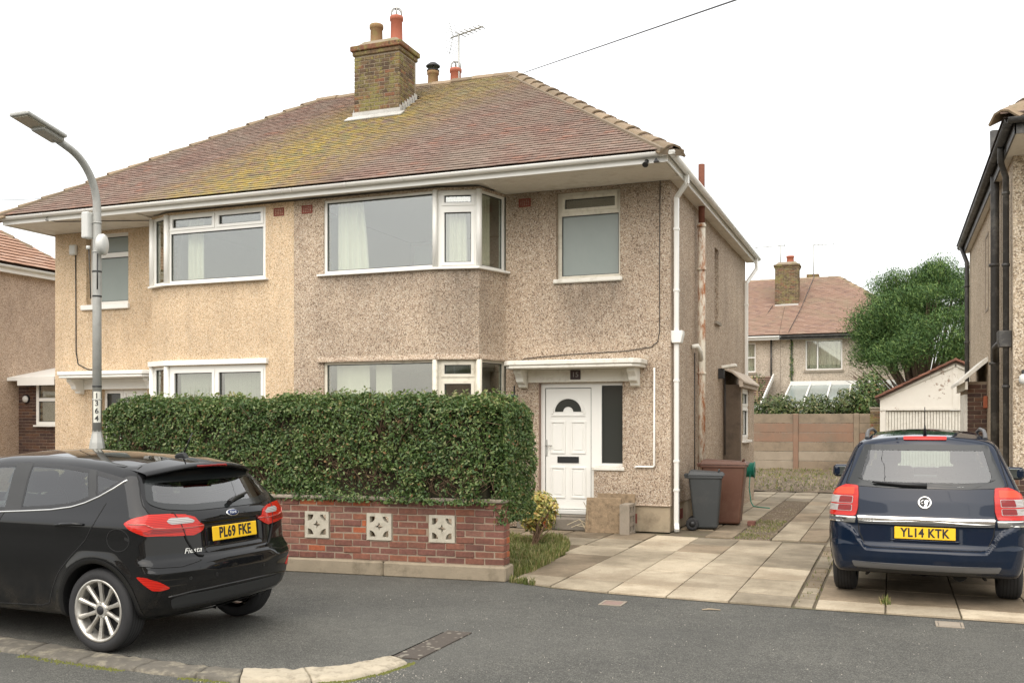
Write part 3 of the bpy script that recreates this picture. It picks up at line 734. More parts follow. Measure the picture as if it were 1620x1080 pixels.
mb.build('wall', M['dashL'], HL)
# insides: floors, ceilings and partitions that show dimly behind the glass
for Hh, xa, xb in ((HR, -9.33, -3.47), (HL, -15.33, -9.57)):
    MB().box(xa, 15.4, 2.72, xb, 18.3, 2.92).box(xa, 15.4, 5.42, xb, 18.3, 5.5).build('ceiling', M['room'], Hh)
    MB().box(xa, 15.4, .18, xb, 18.3, .26).build('floor', M['roomfloor'], Hh)
    MB().box(xa, 18.3, 0, xb, 18.4, 5.4).build('inner_wall', M['room'], Hh)
    xm = -6.05 if Hh is HR else -12.75
    MB().box(xm-.05, 15.35, .2, xm+.05, 18.3, 5.4).build('partition', M['room'], Hh)
    MB().box(PX0-.14 if Hh is HL else PX0+.02, 14.55, .0, PX0-.02 if Hh is HL else PX0+.14, 18.3, 5.4).build('party_wall', M['room'], Hh)
    MB().box(xm+.15 if Hh is HR else -12.6, 14.55, 2.74, PX0-.15 if Hh is HL else PX0+.15, 15.4, 2.90).build('bay_ceiling', M['room'], Hh) if False else None
    a, b = (PX0+.16, -6.2) if Hh is HR else (-12.5, PX0-.16)
    MB().box(a, 14.58, 2.72, b, 15.399, 2.92).build('bay_ceiling', M['room'], Hh); MB().box(a, 14.52, 5.42, b, 15.399, 5.46).build('bay_ceiling', M['room'], Hh)
# windows, right house
for z0, z1, zt in ((Zu0, Zu1, 5.11), (Zl0, Zl1, 2.38)):
    up = z0 > 3
    sl_ = None
    f1 = window(HR, (0, BY, 0), (1, 0, 0), -8.87, -6.80, z0, z1, [(-8.82, z0+.05, -6.86, z1-.04)], rec=.03, mat='white' if up else 'cream')
    d2 = (r2-r1).normalized(); L2 = (r2-r1).length; m_ = 'white' if up else 'cream'
    f2 = window(HR, r1, d2, .0, L2-.005, z0, z1, [(.085, z0+.04, L2-.09, zt-.02, 's'), (.085, zt+.05, L2-.09, z1-.04, 's')], rec=.03, mat=m_)
    d3 = (r3-r2).normalized(); L3 = (r3-r2).length
    f3 = window(HR, r2, d3, .0, L3-.005, z0, z1, [(.07, z0+.04, L3-.06, z1-.04)], rec=.03, mat=m_)
    MB().tube([r1+Vector((-.02, -.005, z0)), r1+Vector((-.02, -.005, z1))], .045, 8).build('corner_post', M[m_], f1)
    MB().tube([r2+Vector((0, -.0, z0)), r2+Vector((0, -.0, z1))], .05, 8).build('corner_post', M[m_], f2)
    # continuous sill
    pts = [Vector((-8.97, BY-.06, 0)), Vector((-6.80, BY-.06, 0)), r2+Vector((.03, -.07, 0)), r3+Vector((.09, -.03, 0))]
    back = [Vector((-8.97, BY+.03, 0)), Vector((-6.80, BY+.03, 0)), r2+Vector((-.04, .02, 0)), r3+Vector((-.03, 0, 0))]
    mb = MB(); vs = [p+Zv*z for z in (z0-.035, z0-.003) for p in pts+back]
    mb.add(vs, [(i, i+1, i+5, i+4) for i in range(3)]+[(8+i, 8+i+4, 8+i+5, 8+i+1) for i in range(3)]+[(i, 8+i, 8+i+1, i+1) for i in range(3)]+[(0, 4, 12, 8), (3, 11, 15, 7)])
    mb.build('sill', M['white'], f1, recalc=True, bevel=.004)
    if up:
        curtain(HR, (0, BY, 0), (1, 0, 0), -8.72, -8.12, z0, z1, .22, 5, .03, lean=-.12)
        curtain(HR, r1, d2, .12, .48, z0, z1, .2, 4, .03, lean=-.05)
        curtain(HR, r2, d3, .05, .45, z0, z1, .15, 4, .03)
    else:
        curtain(HR, (0, BY, 0), (1, 0, 0), -8.74, -8.1, z0, z1, .22, 2, .015, lean=-.02)
        curtain(HR, (0, BY, 0), (1, 0, 0), -8.02, -7.72, z0, z1, .26, 1, .01)
# things dimly seen inside the upstairs bay
MB().box(-8.0, 15.9, 2.92, -7.55, 16.4, 4.85).build('wardrobe', simple('wardrobe_blue', (.16, .19, .19), .6), HR)
MB().box(-7.0, 15.6, 2.92, -6.5, 16.0, 4.45).build('dresser', simple('dresser_green', (.24, .30, .27), .6), HR)
# lintel shadow-gap moulding over the ground floor bay
for pa, pb in ((Vector((-8.97, BY, 0)), r1), (r1, r2), (r2, r3)):
    dd = (pb-pa).normalized(); nn = dd.cross(Zv)
    MB().prism([pa+nn*.0+Zv*(Zl1+.09), pa+nn*.045+Zv*(Zl1+.02), pa+nn*.045+Zv*Zl1, pa+Zv*Zl1], pb-pa).build('drip_moulding', M['dashR'], HR)
# obscured landing window above the door
fw = window(HR, (0, WY, 0), (1, 0, 0), -5.06, -4.0, 4.0, 5.40, [(-4.99, 5.10, -4.07, 5.34, 's', 'glass'), (-5.0, 4.06, -4.05, 5.03, '', 'obscure')], rec=.11, mat='cream')
MB().box(-5.10, WY-.05, 3.93, -3.96, WY+.12, 3.998).build('sill', M['whiteold'], fw, bevel=.012)
MB().box(-5.75, 15.6, 3.0, -3.6, 15.65, 5.4).build('inner_screen', M['room'], HR)
# narrow side window
M['reveal'] = simple('door_reveal', (.26, .175, .135), .9, .15, 10, .3)
ws = window(HR, (-3.2, 0, 0), (0, 1, 0), 19.15, 19.62, 3.66, 5.08, [(19.2, 3.72, 19.57, 5.02)], rec=.16, mat='reveal', gl='darkpane')
MB().box(-3.34, 19.1, 3.60, -3.15, 19.68, 3.657).build('sill', M['coping'], ws)
# front door with side light
fr = MB(); panel(fr, (0, WY+.10, 0), (1, 0, 0), -5.36, -4.43, .22, 2.34, [(-5.285, .27, -4.50, 2.26)], .07)
door = fr.build('door', M['white'], HR, bevel=.004)
dx0, dx1, dz0, dz1, dy = -5.28, -4.505, .30, 2.255, WY+.115
MB().box(dx0, dy, dz0, dx1, dy+.045, dz1).build('leaf', M['white'], door)
q = MB(); panel(q, (0, dy-.0015, 0), (1, 0, 0), dx0, dx1, dz0, dz1, [(dx0+.007, dz0+.007, dx1-.007, dz1-.007)], .001); q.build('door_gap', M['gasket'], door)
MB().box(-5.285, dy-.07, .225, -4.50, dy+.05, .298).build('threshold', M['greyplastic'], door, bevel=.01)
def mould(x0, x1, z0, z1, w_=.022, pr=.016, arch=False):
    q = MB(); panel(q, (0, dy-pr, 0), (1, 0, 0), x0, x1, z0, z1, [(x0+w_, z0+w_, x1-w_, z1-w_)], pr-.001); q.build('moulding', M['white'], door, bevel=.005)
    MB().box(x0+w_+.03, dy-.008, z0+w_+.03, x1-w_-.03, dy-.001, z1-w_-.03).build('raised_panel', M['white'], door, bevel=.004)
mx = (dx0+dx1)/2
for a, b in ((dx0+.09, mx-.05), (mx+.05, dx1-.09)):
    mould(a, b, 1.20, 1.72); mould(a, b, .48, .98)
# sunrise light at the head of the door
def half_ring(ro, ri, y0, y1, zc, n=20, sy=1.):
    v, f = [], []
    for i in range(n+1):
        t = math.pi*i/n
        for r, y in ((ro, y0), (ri, y0), (ro, y1), (ri, y1)): v.append((mx+r*math.cos(t), y, zc+r*math.sin(t)*sy))
    for i in range(n):
        a = i*4; f += [(a, a+4, a+5, a+1), (a+2, a+3, a+7, a+6), (a, a+2, a+6, a+4), (a+1, a+5, a+7, a+3)]
    f += [(0, 1, 3, 2), (4*n, 4*n+2, 4*n+3, 4*n+1)]
    return MB().add(v, f)
half_ring(.285, .255, dy-.016, dy-.001, 1.84, sy=1.0).build('moulding', M['white'], door, recalc=True)
half_ring(.245, .225, dy-.012, dy-.001, 1.87, sy=.95).build('moulding', M['white'], door, recalc=True)
half_ring(.222, .085, dy-.008, dy-.002, 1.875, sy=.93).build('fan_light', M['darkpane'], door, recalc=True)
MB().box(mx-.285, dy-.016, 1.80, mx+.285, dy-.001, 1.825).build('moulding', M['white'], door, bevel=.004)
lb = MB(); panel(lb, (0, dy-.014, 0), (1, 0, 0), mx-.18, mx+.18, 1.05, 1.15, [(mx-.165, 1.065, mx+.165, 1.135)], .012); lb.build('letterbox', M['black'], door)
MB().box(mx-.165, dy-.008, 1.065, mx+.165, dy-.002, 1.135).build('letterbox_flap', M['black'], door)
h = MB().box(dx0+.0, dy-.018, 1.16, dx0+.032, dy-.001, 1.42).build('handle', M['galv'], door, bevel=.004)
MB().tube([(dx0+.016, dy-.02, 1.33), (dx0+.016, dy-.055, 1.33), (dx0+.13, dy-.055, 1.325)], .009, 8).build('lever', M['galv'], h)
sw = window(HR, (0, WY, 0), (1, 0, 0), -4.43, -3.96, 1.0, 2.34, [(-4.33, 1.05, -3.975, 2.29, '', 'darkpane')], rec=.10, mat='white')
MB().box(-4.46, WY-.03, .94, -3.93, WY+.12, .998).build('sill', M['whiteold'], sw, bevel=.01)
MB().box(-5.359, WY+.001, .225, -5.352, WY+.099, 2.335).build('door_reveal', M['reveal'], HR)
M['step'] = simple('step_stone', (.20, .175, .14), .9, .25, 10, .4, 60, dirt=(.11, .09, .065), dscale=5)
MB().box(-5.62, 14.76, 0, -4.25, WY+.1, .2).build('doorstep', M['step'], HR, bevel=.02)
MB().box(-5.56, 14.95, .201, -4.42, WY+.15, .221).build('doorstep_upper', M['step'], HR, bevel=.008)
# canopy on corbels with the house number
def canopy(root, xa, xb, y0, zc, num=None, mat='whiteold'):
    poly = [(xa, WY, zc), (xa, y0+.12, zc), (xa+.1, y0, zc), (xb-.1, y0, zc), (xb, y0+.12, zc), (xb, WY, zc)]
    c = MB().prism(poly, (0, 0, .075)).build('door_canopy', M[mat], root, bevel=.012)
    poly2 = [(x*.0+xm_, y+.02, z) for x, y, z, xm_ in ((p[0], p[1], zc-.05, p[0]+(.025 if p[0] < (xa+xb)/2 else -.025)) for p in poly)]
    poly2 = [(p[0], min(p[1], WY), p[2]) for p in poly2]
    MB().prism(poly2, (0, 0, .048)).build('canopy_moulding', M[mat], c, bevel=.01)
    for x in (xa+.13, xb-.25):
        prof = [(x, WY, zc-.05), (x, WY-.34, zc-.05), (x, WY-.34, zc-.11), (x, WY-.29, zc-.14), (x, WY-.24, zc-.19), (x, WY-.22, zc-.25), (x, WY-.13, zc-.29), (x, WY-.11, zc-.33), (x, WY, zc-.35)]
        MB().prism(prof, (.13, 0, 0)).build('corbel', M[mat], c, bevel=.008)
    MB().box(xa+.262, WY-.03, zc-.255, xb-.252, WY+.08, zc-.052).build('lintel', M[mat], c, bevel=.006)
    return c
can = canopy(HR, -5.80, -3.56, 14.56, 2.60)
pl = MB().box(-4.81, WY-.045, 2.385, -4.64, WY-.031, 2.535).build('number_plate', simple('number_tile', (.035, .015, .014), .4), can, bevel=.004)
link('numeral', text_mesh('15', .115, .002), simple('numeral_grey', (.30, .27, .25), .5), pl, loc=(-4.725, WY-.047, 2.46), rot=(R(90), 0, 0))
# windows and door, left house
for z0, z1, up in ((Zu0, Zu1, True), (Zl0, Zl1, False)):
    xm = -11.07
    if up: lights = [(-12.04, z0+.05, -10.08, 5.06), (-12.04, 5.12, xm-.03, z1-.04, 's'), (xm+.03, 5.12, -10.08, z1-.04, 's')]
    else: lights = [(-12.0, z0+.05, xm-.03, z1-.08, 's'), (xm+.03, z0+.05, -10.08, z1-.08, 's')]
    f1 = window(HL, (0, BY, 0), (1, 0, 0), -12.11, -10.02, z0, z1, lights, rec=.02)
    d2 = (l1-l2).normalized(); L2 = (l1-l2).length
    f2 = window(HL, l2, d2, .005, L2, z0, z1, [(.1, z0+.05, L2-.1, z1-.05)], rec=.02)
    d3 = (l2-l3).normalized(); L3 = (l2-l3).length
    window(HL, l3, d3, .005, L3, z0, z1, [(.07, z0+.05, L3-.07, z1-.05)], rec=.02)
    for q in (l1, l2): MB().tube([q+Zv*z0, q+Zv*z1], .05, 8).build('corner_post', M['white'], f1)
    zz = z0 if up else z1+.10
    pts = [l3+Vector((-.09, -.03, 0)), l2+Vector((-.04, -.07, 0)), l1+Vector((-.02, -.07, 0)), Vector((-9.96, BY-.07, 0))]
    back = [l3+Vector((.03, 0, 0)), l2+Vector((.03, .02, 0)), l1+Vector((0, .03, 0)), Vector((-9.96, BY+.001 if not up else BY+.02, 0))]
    mb = MB(); vs = [p+Zv*z for z in ((zz-.035, zz-.003) if up else (zz-.09, zz)) for p in pts+back]
    mb.add(vs, [(i, i+1, i+5, i+4) for i in range(3)]+[(8+i, 8+i+4, 8+i+5, 8+i+1) for i in range(3)]+[(i, 8+i, 8+i+1, i+1) for i in range(3)]+[(0, 4, 12, 8), (3, 11, 15, 7)])
    mb.build('sill' if up else 'hood_board', M['white'], f1, recalc=True, bevel=.004)
curtain(HL, (0, BY, 0), (1, 0, 0), -11.85, -11.5, Zu0, Zu1, .25, 4, .03)
for s0, s1 in ((-11.93, -11.14), (-10.98, -10.14)):
    n = 9
    for i in range(n):
        x = s0+(s1-s0)*(i+.5)/n
        MB().obox((x, BY+.16, (Zl0+Zl1)/2), Vector((.038*math.cos(.95), .038*math.sin(.95), 0)), Vector((-.0015*math.sin(.95), .0015*math.cos(.95), 0)), (0, 0, (Zl1-Zl0)/2-.03)).build('blind_slat', M['blind'], HL)
fw = window(HL, (0, WY, 0), (1, 0, 0), -14.80, -13.76, 4.0, 5.40, [(-14.73, 5.02, -13.83, 5.33, '', 'obscure'), (-14.73, 4.07, -13.83, 4.93, '', 'obscure')], rec=.12)
MB().box(-14.9, WY-.06, 3.90, -13.72, WY+.13, 3.998).build('sill', M['white'], fw, bevel=.01)
window(HL, (0, WY, 0), (1, 0, 0), -14.45, -14.0, .22, 2.34, [(-14.40, .3, -14.06, 2.27, '', 'darkpane')], rec=.12)
fr = MB(); panel(fr, (0, WY+.12, 0), (1, 0, 0), -13.99, -13.3, .22, 2.34, [(-13.93, .27, -13.36, 2.27)], .07); dl = fr.build('door', M['white'], HL)
MB().box(-13.93, WY+.14, .27, -13.36, WY+.18, 2.27).build('leaf', M['white'], dl)
q = MB(); panel(q, (0, WY+.128, 0), (1, 0, 0), -13.85, -13.44, 1.3, 2.15, [(-13.83, 1.32, -13.46, 2.13)], .012); q.build('moulding', M['gasket'], dl)
canopy(HL, -15.1, -12.86, 14.56, 2.60, mat='white')
# roofs: rafters' underlay, tiles, eaves
M['underlay'] = simple('roof_underlay', (.10, .07, .055), .95)
def roof_core(root, xs_e, xs_r, other):
    a, b = xs_e, xs_r                   # eave x and apex x of the outer end
    y2 = 2*RY-EY
    v = [(PX0, EY, EZ-.03), (a, EY, EZ-.03), (b, RY, RZ-.03), (PX0, RY, RZ-.03), (a, y2, EZ-.03), (PX0, y2, EZ-.03)]
    f = [(0, 1, 2, 3), (1, 4, 2), (4, 5, 3, 2)]
    if a < PX0: f = [tuple(reversed(q)) for q in f]
    MB().add(v, f).build('roof', M['underlay'] if other else M['tile'], root)
roof_core(HR, XR, XRA, False); roof_core(HL, XL, XLA, False)
tiles_front(HR, PX0, 1, 300); tiles_front(HL, PX0, -1, 300)
for Hh, a, b in ((HR, Vector((XR-.02, EY+.02, EZ+.03)), Vector((XRA, RY, RZ+.03))), (HL, Vector((XL+.02, EY+.02, EZ+.03)), Vector((XLA, RY, RZ+.03)))):
    hip_line(Hh, a, b, 16)
    MB().bar(a-Vector((0, 0, .07)), b-Vector((0, 0, .10)), .38, .09).build('hip_bedding', M['hipbed'], Hh)
hip_line(HR, (PX0, RY, RZ+.05), (XRA+.05, RY, RZ+.05), 5, 'ridge_tile', .14, .09, .012)
hip_line(HL, (PX0, RY, RZ+.05), (XLA-.05, RY, RZ+.05), 5, 'ridge_tile', .14, .09, .012)
FY = 13.98
for Hh, xa, xb in ((HR, PX0+.001, -3.02), (HL, -15.70, PX0-.001)):
    f = MB().box(xa, FY-.02, 5.425, xb, FY, 5.60).build('fascia', M['white'], Hh, bevel=.003)
    gutter(Hh, (xa, FY-.085, 5.555), (xb+(.14 if Hh is HR else .0) if Hh is HR else xb, FY-.085, 5.555), (0, -1, 0)) if Hh is HR else gutter(Hh, (xa-.1, FY-.085, 5.555), (xb, FY-.085, 5.555), (0, -1, 0))
    # soffit boards, tongue and groove
    s_ = MB().box(xa+.0, FY+.001, 5.475, xb-.02 if Hh is HR else xb, 15.12, 5.49).build('soffit', M['soffit'], Hh)
    y = FY+.004
    while y < 15.1:
        MB().box(xa+.02 if Hh is HL else -6.0, y, 5.445, xb-.025 if Hh is HR else -12.7, min(y+.092, 15.13), 5.474).build('soffit_board', M['soffit'], s_, bevel=.006); y += .098
# side eaves
f = MB().box(-3.02, FY-.02, 5.425, -3.0, 23.7, 5.60).build('fascia', M['white'], HR, bevel=.003)
MB().box(-3.20, WY-.2, 5.44, -3.021, 23.6, 5.455).build('side_soffit', M['soffit'], HR)
gutter(HR, (-2.935, FY-.13, 5.555), (-2.935, 23.75, 5.545), (1, 0, 0))
f = MB().box(-15.72, FY-.02, 5.425, -15.702, 23.7, 5.60).build('fascia', M['white'], HL)
# chimney shared on the party line, belonging to the right house
c, zt = chimney(HR, CH[0], CH[1], CH[2], CH[3], 7.45, 8.92)
pot(c, -9.62, 17.42, zt+.10, .42, .125, 'pot2'); pot(c, -9.17, 17.42, zt+.10, .52, .12, 'terracotta', 'cage')
# lead: apron and stepped flashings
zf = EZ+(CH[2]-EY)*math.tan(SA)
MB().obox((-9.43, CH[2]-.012, zf+.07), (.53, 0, 0), (0, .006, 0), (0, 0, .06)).build('lead_apron', M['lead'], c)
MB().obox(Vector((-9.43, CH[2]-.10, zf-.01)), (.62, 0, 0), sd*.11, sn*.010).build('lead_apron', M['lead'], c)
for i in range(7):
    y0 = CH[2]+i*.103; z = EZ+(y0-EY)*math.tan(SA)
    for xx in (CH[1]+.012, CH[0]-.012):
        MB().box(xx-.006, y0, z-.02, xx+.006, y0+.115, z+.19).build('lead_step', M['lead'], c)
# stack on the rear slope, its pots just clear of the ridge
c2 = MB().box(-10.1, 20.2, 7.2, -9.0, 20.9, 9.36).build('rear_chimney', M['brickch'], HR)
pot(c2, -9.85, 20.5, 9.34, .42, .125, 'pot2', 'cap'); pot(c2, -9.28, 20.5, 9.34, .40, .125, 'terracotta', 'cage')
# pipes of the side wall
def square_pipe(root, x, y, z0, z1, w_, mat, clips):
    p = MB().box(x-w_/2, y-w_/2, z0, x+w_/2, y+w_/2, z1).build('downpipe', M[mat], root, bevel=.008)
    for z in clips: MB().box(x-w_*.62, y-w_*.62, z-.018, x+w_*.62, y+w_*.62, z+.018).build('pipe_clip', M[mat], p, bevel=.004)
    return p
dp = square_pipe(HR, -3.13, 15.22, .10, 5.2, .072, 'white', (4.7, 3.75, 2.35, 1.1, .65))
MB().bar((-3.13, 15.22, 5.19), (-2.95, 15.12, 5.38), .066, .066).bar((-2.95, 15.12, 5.36), (-2.95, 15.12, 5.50), .068, .068, (1, 0, 0)).build('swan_neck', M['white'], dp, bevel=.008)
MB().prism([(-3.19, 15.13, 2.93), (-3.05, 15.13, 2.93), (-3.02, 15.13, 3.06), (-3.02, 15.13, 3.12), (-3.22, 15.13, 3.12), (-3.22, 15.13, 3.06)], (0, .17, 0)).build('hopper', M['white'], dp, bevel=.008)
MB().bar((-3.13, 15.22, .12), (-3.10, 15.10, .035), .075, .07).build('shoe', M['white'], dp, bevel=.01)
dp2 = square_pipe(HR, -3.13, 23.1, .1, 4.9, .07, 'white', (4.4, 2.6))
MB().bar((-3.13, 23.1, 4.9), (-2.95, 23.4, 5.25), .066, .066).bar((-2.95, 23.4, 5.23), (-2.95, 23.4, 5.5), .068, .068, (1, 0, 0)).build('swan_neck', M['white'], dp2, bevel=.008)
N = NT('rusty_pipe'); rs = N.ramp(N.noise(3.4, 7, .75, N.scaled((1.6, 1.6, .55))), [(.47, 0.), (.60, 1.)])
M['rust'] = N.out(N.mix(rs, N.mix(N.noise(9), (.60, .54, .42), (.72, .67, .56)), N.mix(N.noise(14, 5), (.22, .075, .025), (.40, .16, .055))), .8)
M['rustdark'] = simple('rusty_vent', (.16, .055, .03), .85, .4, 14, .4)
sp_ = pipe(HR, [(-3.09, 17.15, .05), (-3.09, 17.15, 5.15)], .066, 'rust', 'soil_pipe', (.85, 2.55, 4.35, 5.1))
MB().tube([(-3.09, 17.15, 5.152), (-3.09, 17.15, 6.17)], .056, 12).build('vent_pipe', M['rustdark'], sp_)
MB().tube([(-3.19, 16.75, 2.98), (-3.10, 16.8, 3.0), (-3.08, 16.95, 2.92), (-3.09, 17.15, 2.75)], .042, 10).build('waste_pipe', M['whiteold'], sp_)
MB().tube([(-3.185, 17.02, .1), (-3.185, 17.02, 2.9)], .008, 6).build('black_line', M['black'], HR)  # thin tube added to draw the dark line left of the soil pipe, no cable
# conduit, cables
MB().tube([(-3.45, WY-.02, 2.55), (-3.45, WY-.02, 1.03), (-3.47, WY-.02, 1.01), (-3.72, WY-.02, 1.01), (-3.76, WY-.035, 1.0)], .016, 8).build('conduit', M['white'], HR)
MB().tube([(-3.36, WY-.01, 5.44), (-3.37, WY-.012, 4.3), (-3.37, WY-.01, 3.1), (-3.40, WY-.012, 2.95), (-3.5, WY-.012, 2.87), (-3.9, WY-.012, 2.82), (-4.8, WY-.012, 2.79), (-5.6, WY-.012, 2.74), (-5.66, WY-.012, 2.70)], .006, 6).build('wall_cable', M['black'], HR)
MB().tube([(-15.06, WY-.012, 5.0), (-15.05, WY-.012, 3.1), (-15.0, WY-.012, 2.85), (-14.75, WY-.012, 2.74), (-14.4, WY-.012, 2.72)], .011, 6).build('wall_cable', M['black'], HL)
MB().box(-15.17, WY-.09, 5.0, -15.01, WY, 5.2).build('junction_box', M['greyplastic'], HL, bevel=.02)
MB().tube([(-14.6, FY-.03, 5.5), (-14.62, FY-.06, 5.44), (-14.5, FY+.1, 5.43), (-13.5, 14.4, 5.43), (-12.7, 14.6, 5.42)], .008, 6).build('loose_cable', M['black'], HL)
for x, y, hh in ((-9.32+.13, BY, HR), (-9.67-.08, BY, HL)): air_brick(hh, x, y, 5.28)
air_brick(HR, -5.60, WY, 5.28); air_brick(HL, -13.1, WY, 5.28); air_brick(HR, -3.83, WY+.015, .2, w_=.2, h=.15); air_brick(HR, -3.215, 16.0, .22, (0, 1, 0), .24, .16)
# security light on the fascia
sb = MB().tube([(-3.30, FY-.03, 5.46), (-3.30, FY-.07, 5.43)], .03, 10).tube([(-3.30, FY-.07, 5.44), (-3.30, FY-.13, 5.38)], [.02, .045], 10).build('security_sensor', M['black'], HR)
MB().prism([(-3.19, FY-.03, 5.42), (-3.11, FY-.03, 5.42), (-3.15, FY-.03, 5.48)], (0, -.07, 0)).build('bat_lamp', M['black'], sb)
# side bay with a hood: dark cheek facing the street, window facing the path
M['cheek'] = simple('stained_cheek', (.115, .085, .06), .95, .3, 7, .4, 50, dirt=(.06, .045, .035), dscale=5)
XB = -2.86
M['hood'] = simple('hood_felt', (.47, .40, .32), .85, .1, 6, dirt=(.30, .25, .19))
MB().box(-3.199, 20.15, .02, XB, 20.30, 2.46).build('bay_cheek', M['cheek'], HR)
mb = MB(); panel(mb, (XB, 0, 0), (0, 1, 0), 20.302, 22.3, .02, 2.44, [(20.5, 1.34, 21.5, 2.40)], .15); sidew = mb.build('side_bay_wall', M['dashR'], HR)
wsb = window(HR, (XB, 0, 0), (0, 1, 0), 20.5, 21.5, 1.34, 2.40, [(20.56, 2.05, 21.44, 2.34, 's'), (20.56, 1.40, 21.44, 1.99, 's')], rec=.03)
MB().box(XB-.05, 20.45, 1.29, XB+.06, 21.55, 1.338).build('sill', M['white'], wsb)
MB().prism([(-3.199, 19.98, 2.82), (-2.99, 19.98, 2.74), (-2.74, 19.98, 2.52), (-2.74, 19.98, 2.48), (-3.0, 19.98, 2.69), (-3.199, 19.98, 2.77)], (0, 2.3, 0)).build('bay_hood', M['hood'], HR, bevel=.006)
MB().box(-2.85, 19.98, 2.41, -2.78, 22.28, 2.535).build('hood_fascia', M['hood'], HR)
MB().tube([(-3.15, 20.1, 1.05), (-3.15, 20.1, 2.6)], .012, 6).build('black_line', M['black'], HR)  # black cable beside the bay cheek
sl_ = MB().box(-3.199, 19.55, 2.56, -3.09, 19.68, 2.76).build('wall_light', M['black'], HR, bevel=.01)
MB().obox((-2.99, 19.6, 2.80), (.14, 0, .02), (0, .10, 0), (-.006, 0, .03)).build('lamp_head', M['whiteold'], sl_, bevel=.012)
# ================================================================== FRONT GARDEN AND STREET
def wall_y(x): return 9.86+.066*(x+3.9)
wd = Vector((1, .066, 0)).normalized(); wn = wd.cross(Zv); WLEN = 5.62
W0 = Vector((-9.5, wall_y(-9.5), 0)); 
GW = thing('garden_wall', 'low red brick garden wall with pierced concrete blocks below the hedge', 'wall', (-6.7, wall_y(-6.7), 0))
sx = lambda x: (Vector((x, wall_y(x), 0))-W0).dot(wd)
plz = .15
mb = MB()
for i, (a, b) in enumerate(((0, 1.45), (1.455, 2.9), (2.905, 4.2), (4.205, WLEN+.02))):
    c = W0+wd*((a+b)/2)-wn*.13+Zv*(plz/2-.01)
    MB().obox(c, wd*((b-a)/2), wn*.155, Zv*(plz/2+.01)).build('plinth_stone', M['wallbase'], GW, bevel=.018)
blocks = [(-6.285, -5.975), (-5.51, -5.20), (-4.76, -4.45)]
bs = [(sx((a+b)/2)-.155, sx((a+b)/2)+.155) for a, b in blocks]
bz0, bz1 = plz+.012+3*.075, plz+.012+7*.075
# mortar core with openings for the pierced blocks
mb = MB(); panel(mb, W0-wn*.005, wd, 0.01, WLEN-.012, plz, .80, [(a, bz0, b, bz1) for a, b in bs], .2)
mb.build('mortar', M['mortar'], GW)
def skip(a, b, z): return False
# bricks laid course by course, cut round the blocks
cache = {}
for c in range(9):
    z = plz+.010+c*.075+.0325; s = -.112*(c % 2)
    row = []
    while s < WLEN-.02:
        a, b = max(s, 0), min(s+.215, WLEN); row.append((a, b)); s += .225
    if bz0-.01 < z < bz1+.01:
        nr = []
        for a, b in row:
            segs = [(a, b)]
            for p, q in bs:
                ns_ = []
                for e, f in segs:
                    if f <= p-.008 or e >= q+.008: ns_.append((e, f)); continue
                    if e < p-.03: ns_.append((e, p-.01))
                    if f > q+.03: ns_.append((q+.01, f))
                segs = ns_
            nr += segs
        row = nr
    for a, b in row:
        l = b-a
        if l < .03: continue
        key = round(l, 3)
        if key not in cache: cache[key] = MB().box(-l/2, -.051, -.0325, l/2, .051, .0325).mesh('brick', bevel=.006)
        orange = random.random() < .03 or (c == 8 and random.random() < .16) or (c in (3, 4, 5) and abs(a-(bs[0][1]+.25)) < .2 and random.random() < .4)
        o = link('brick', cache[key], M['brick'], GW, loc=W0+wd*((a+b)/2)-wn*(.051+random.uniform(-.007, .004))+Zv*(z+random.uniform(-.003, .003)), rot=(random.uniform(-.02, .02), random.uniform(-.012, .012), math.atan2(wd.y, wd.x)+random.uniform(-.012, .012)))
        if orange: o.material_slots[0].link = 'OBJECT'; o.material_slots[0].material = M['brickor']
# return end of the wall, headers
for c in range(9):
    z = plz+.010+c*.075+.0325
    o = MB().box(-.048, -.05, -.0325, .048, .05, .0325).build('brick', M['brick' if c not in (1, 3) else 'brickor'], GW, bevel=.006, loc=W0+wd*(WLEN-.05)-wn*.157+Zv*z, rot=(0, 0, math.atan2(wd.y, wd.x)))
for a, b in ((0, .9), (.905, 1.8), (1.805, 2.72), (2.725, 3.6), (3.605, 4.5), (4.505, WLEN+.01)):
    MB().obox(W0+wd*((a+b)/2)-wn*.105+Zv*.85, wd*((b-a)/2), wn*.135, Zv*.022).build('coping_stone', M['coping'], GW, bevel=.012)
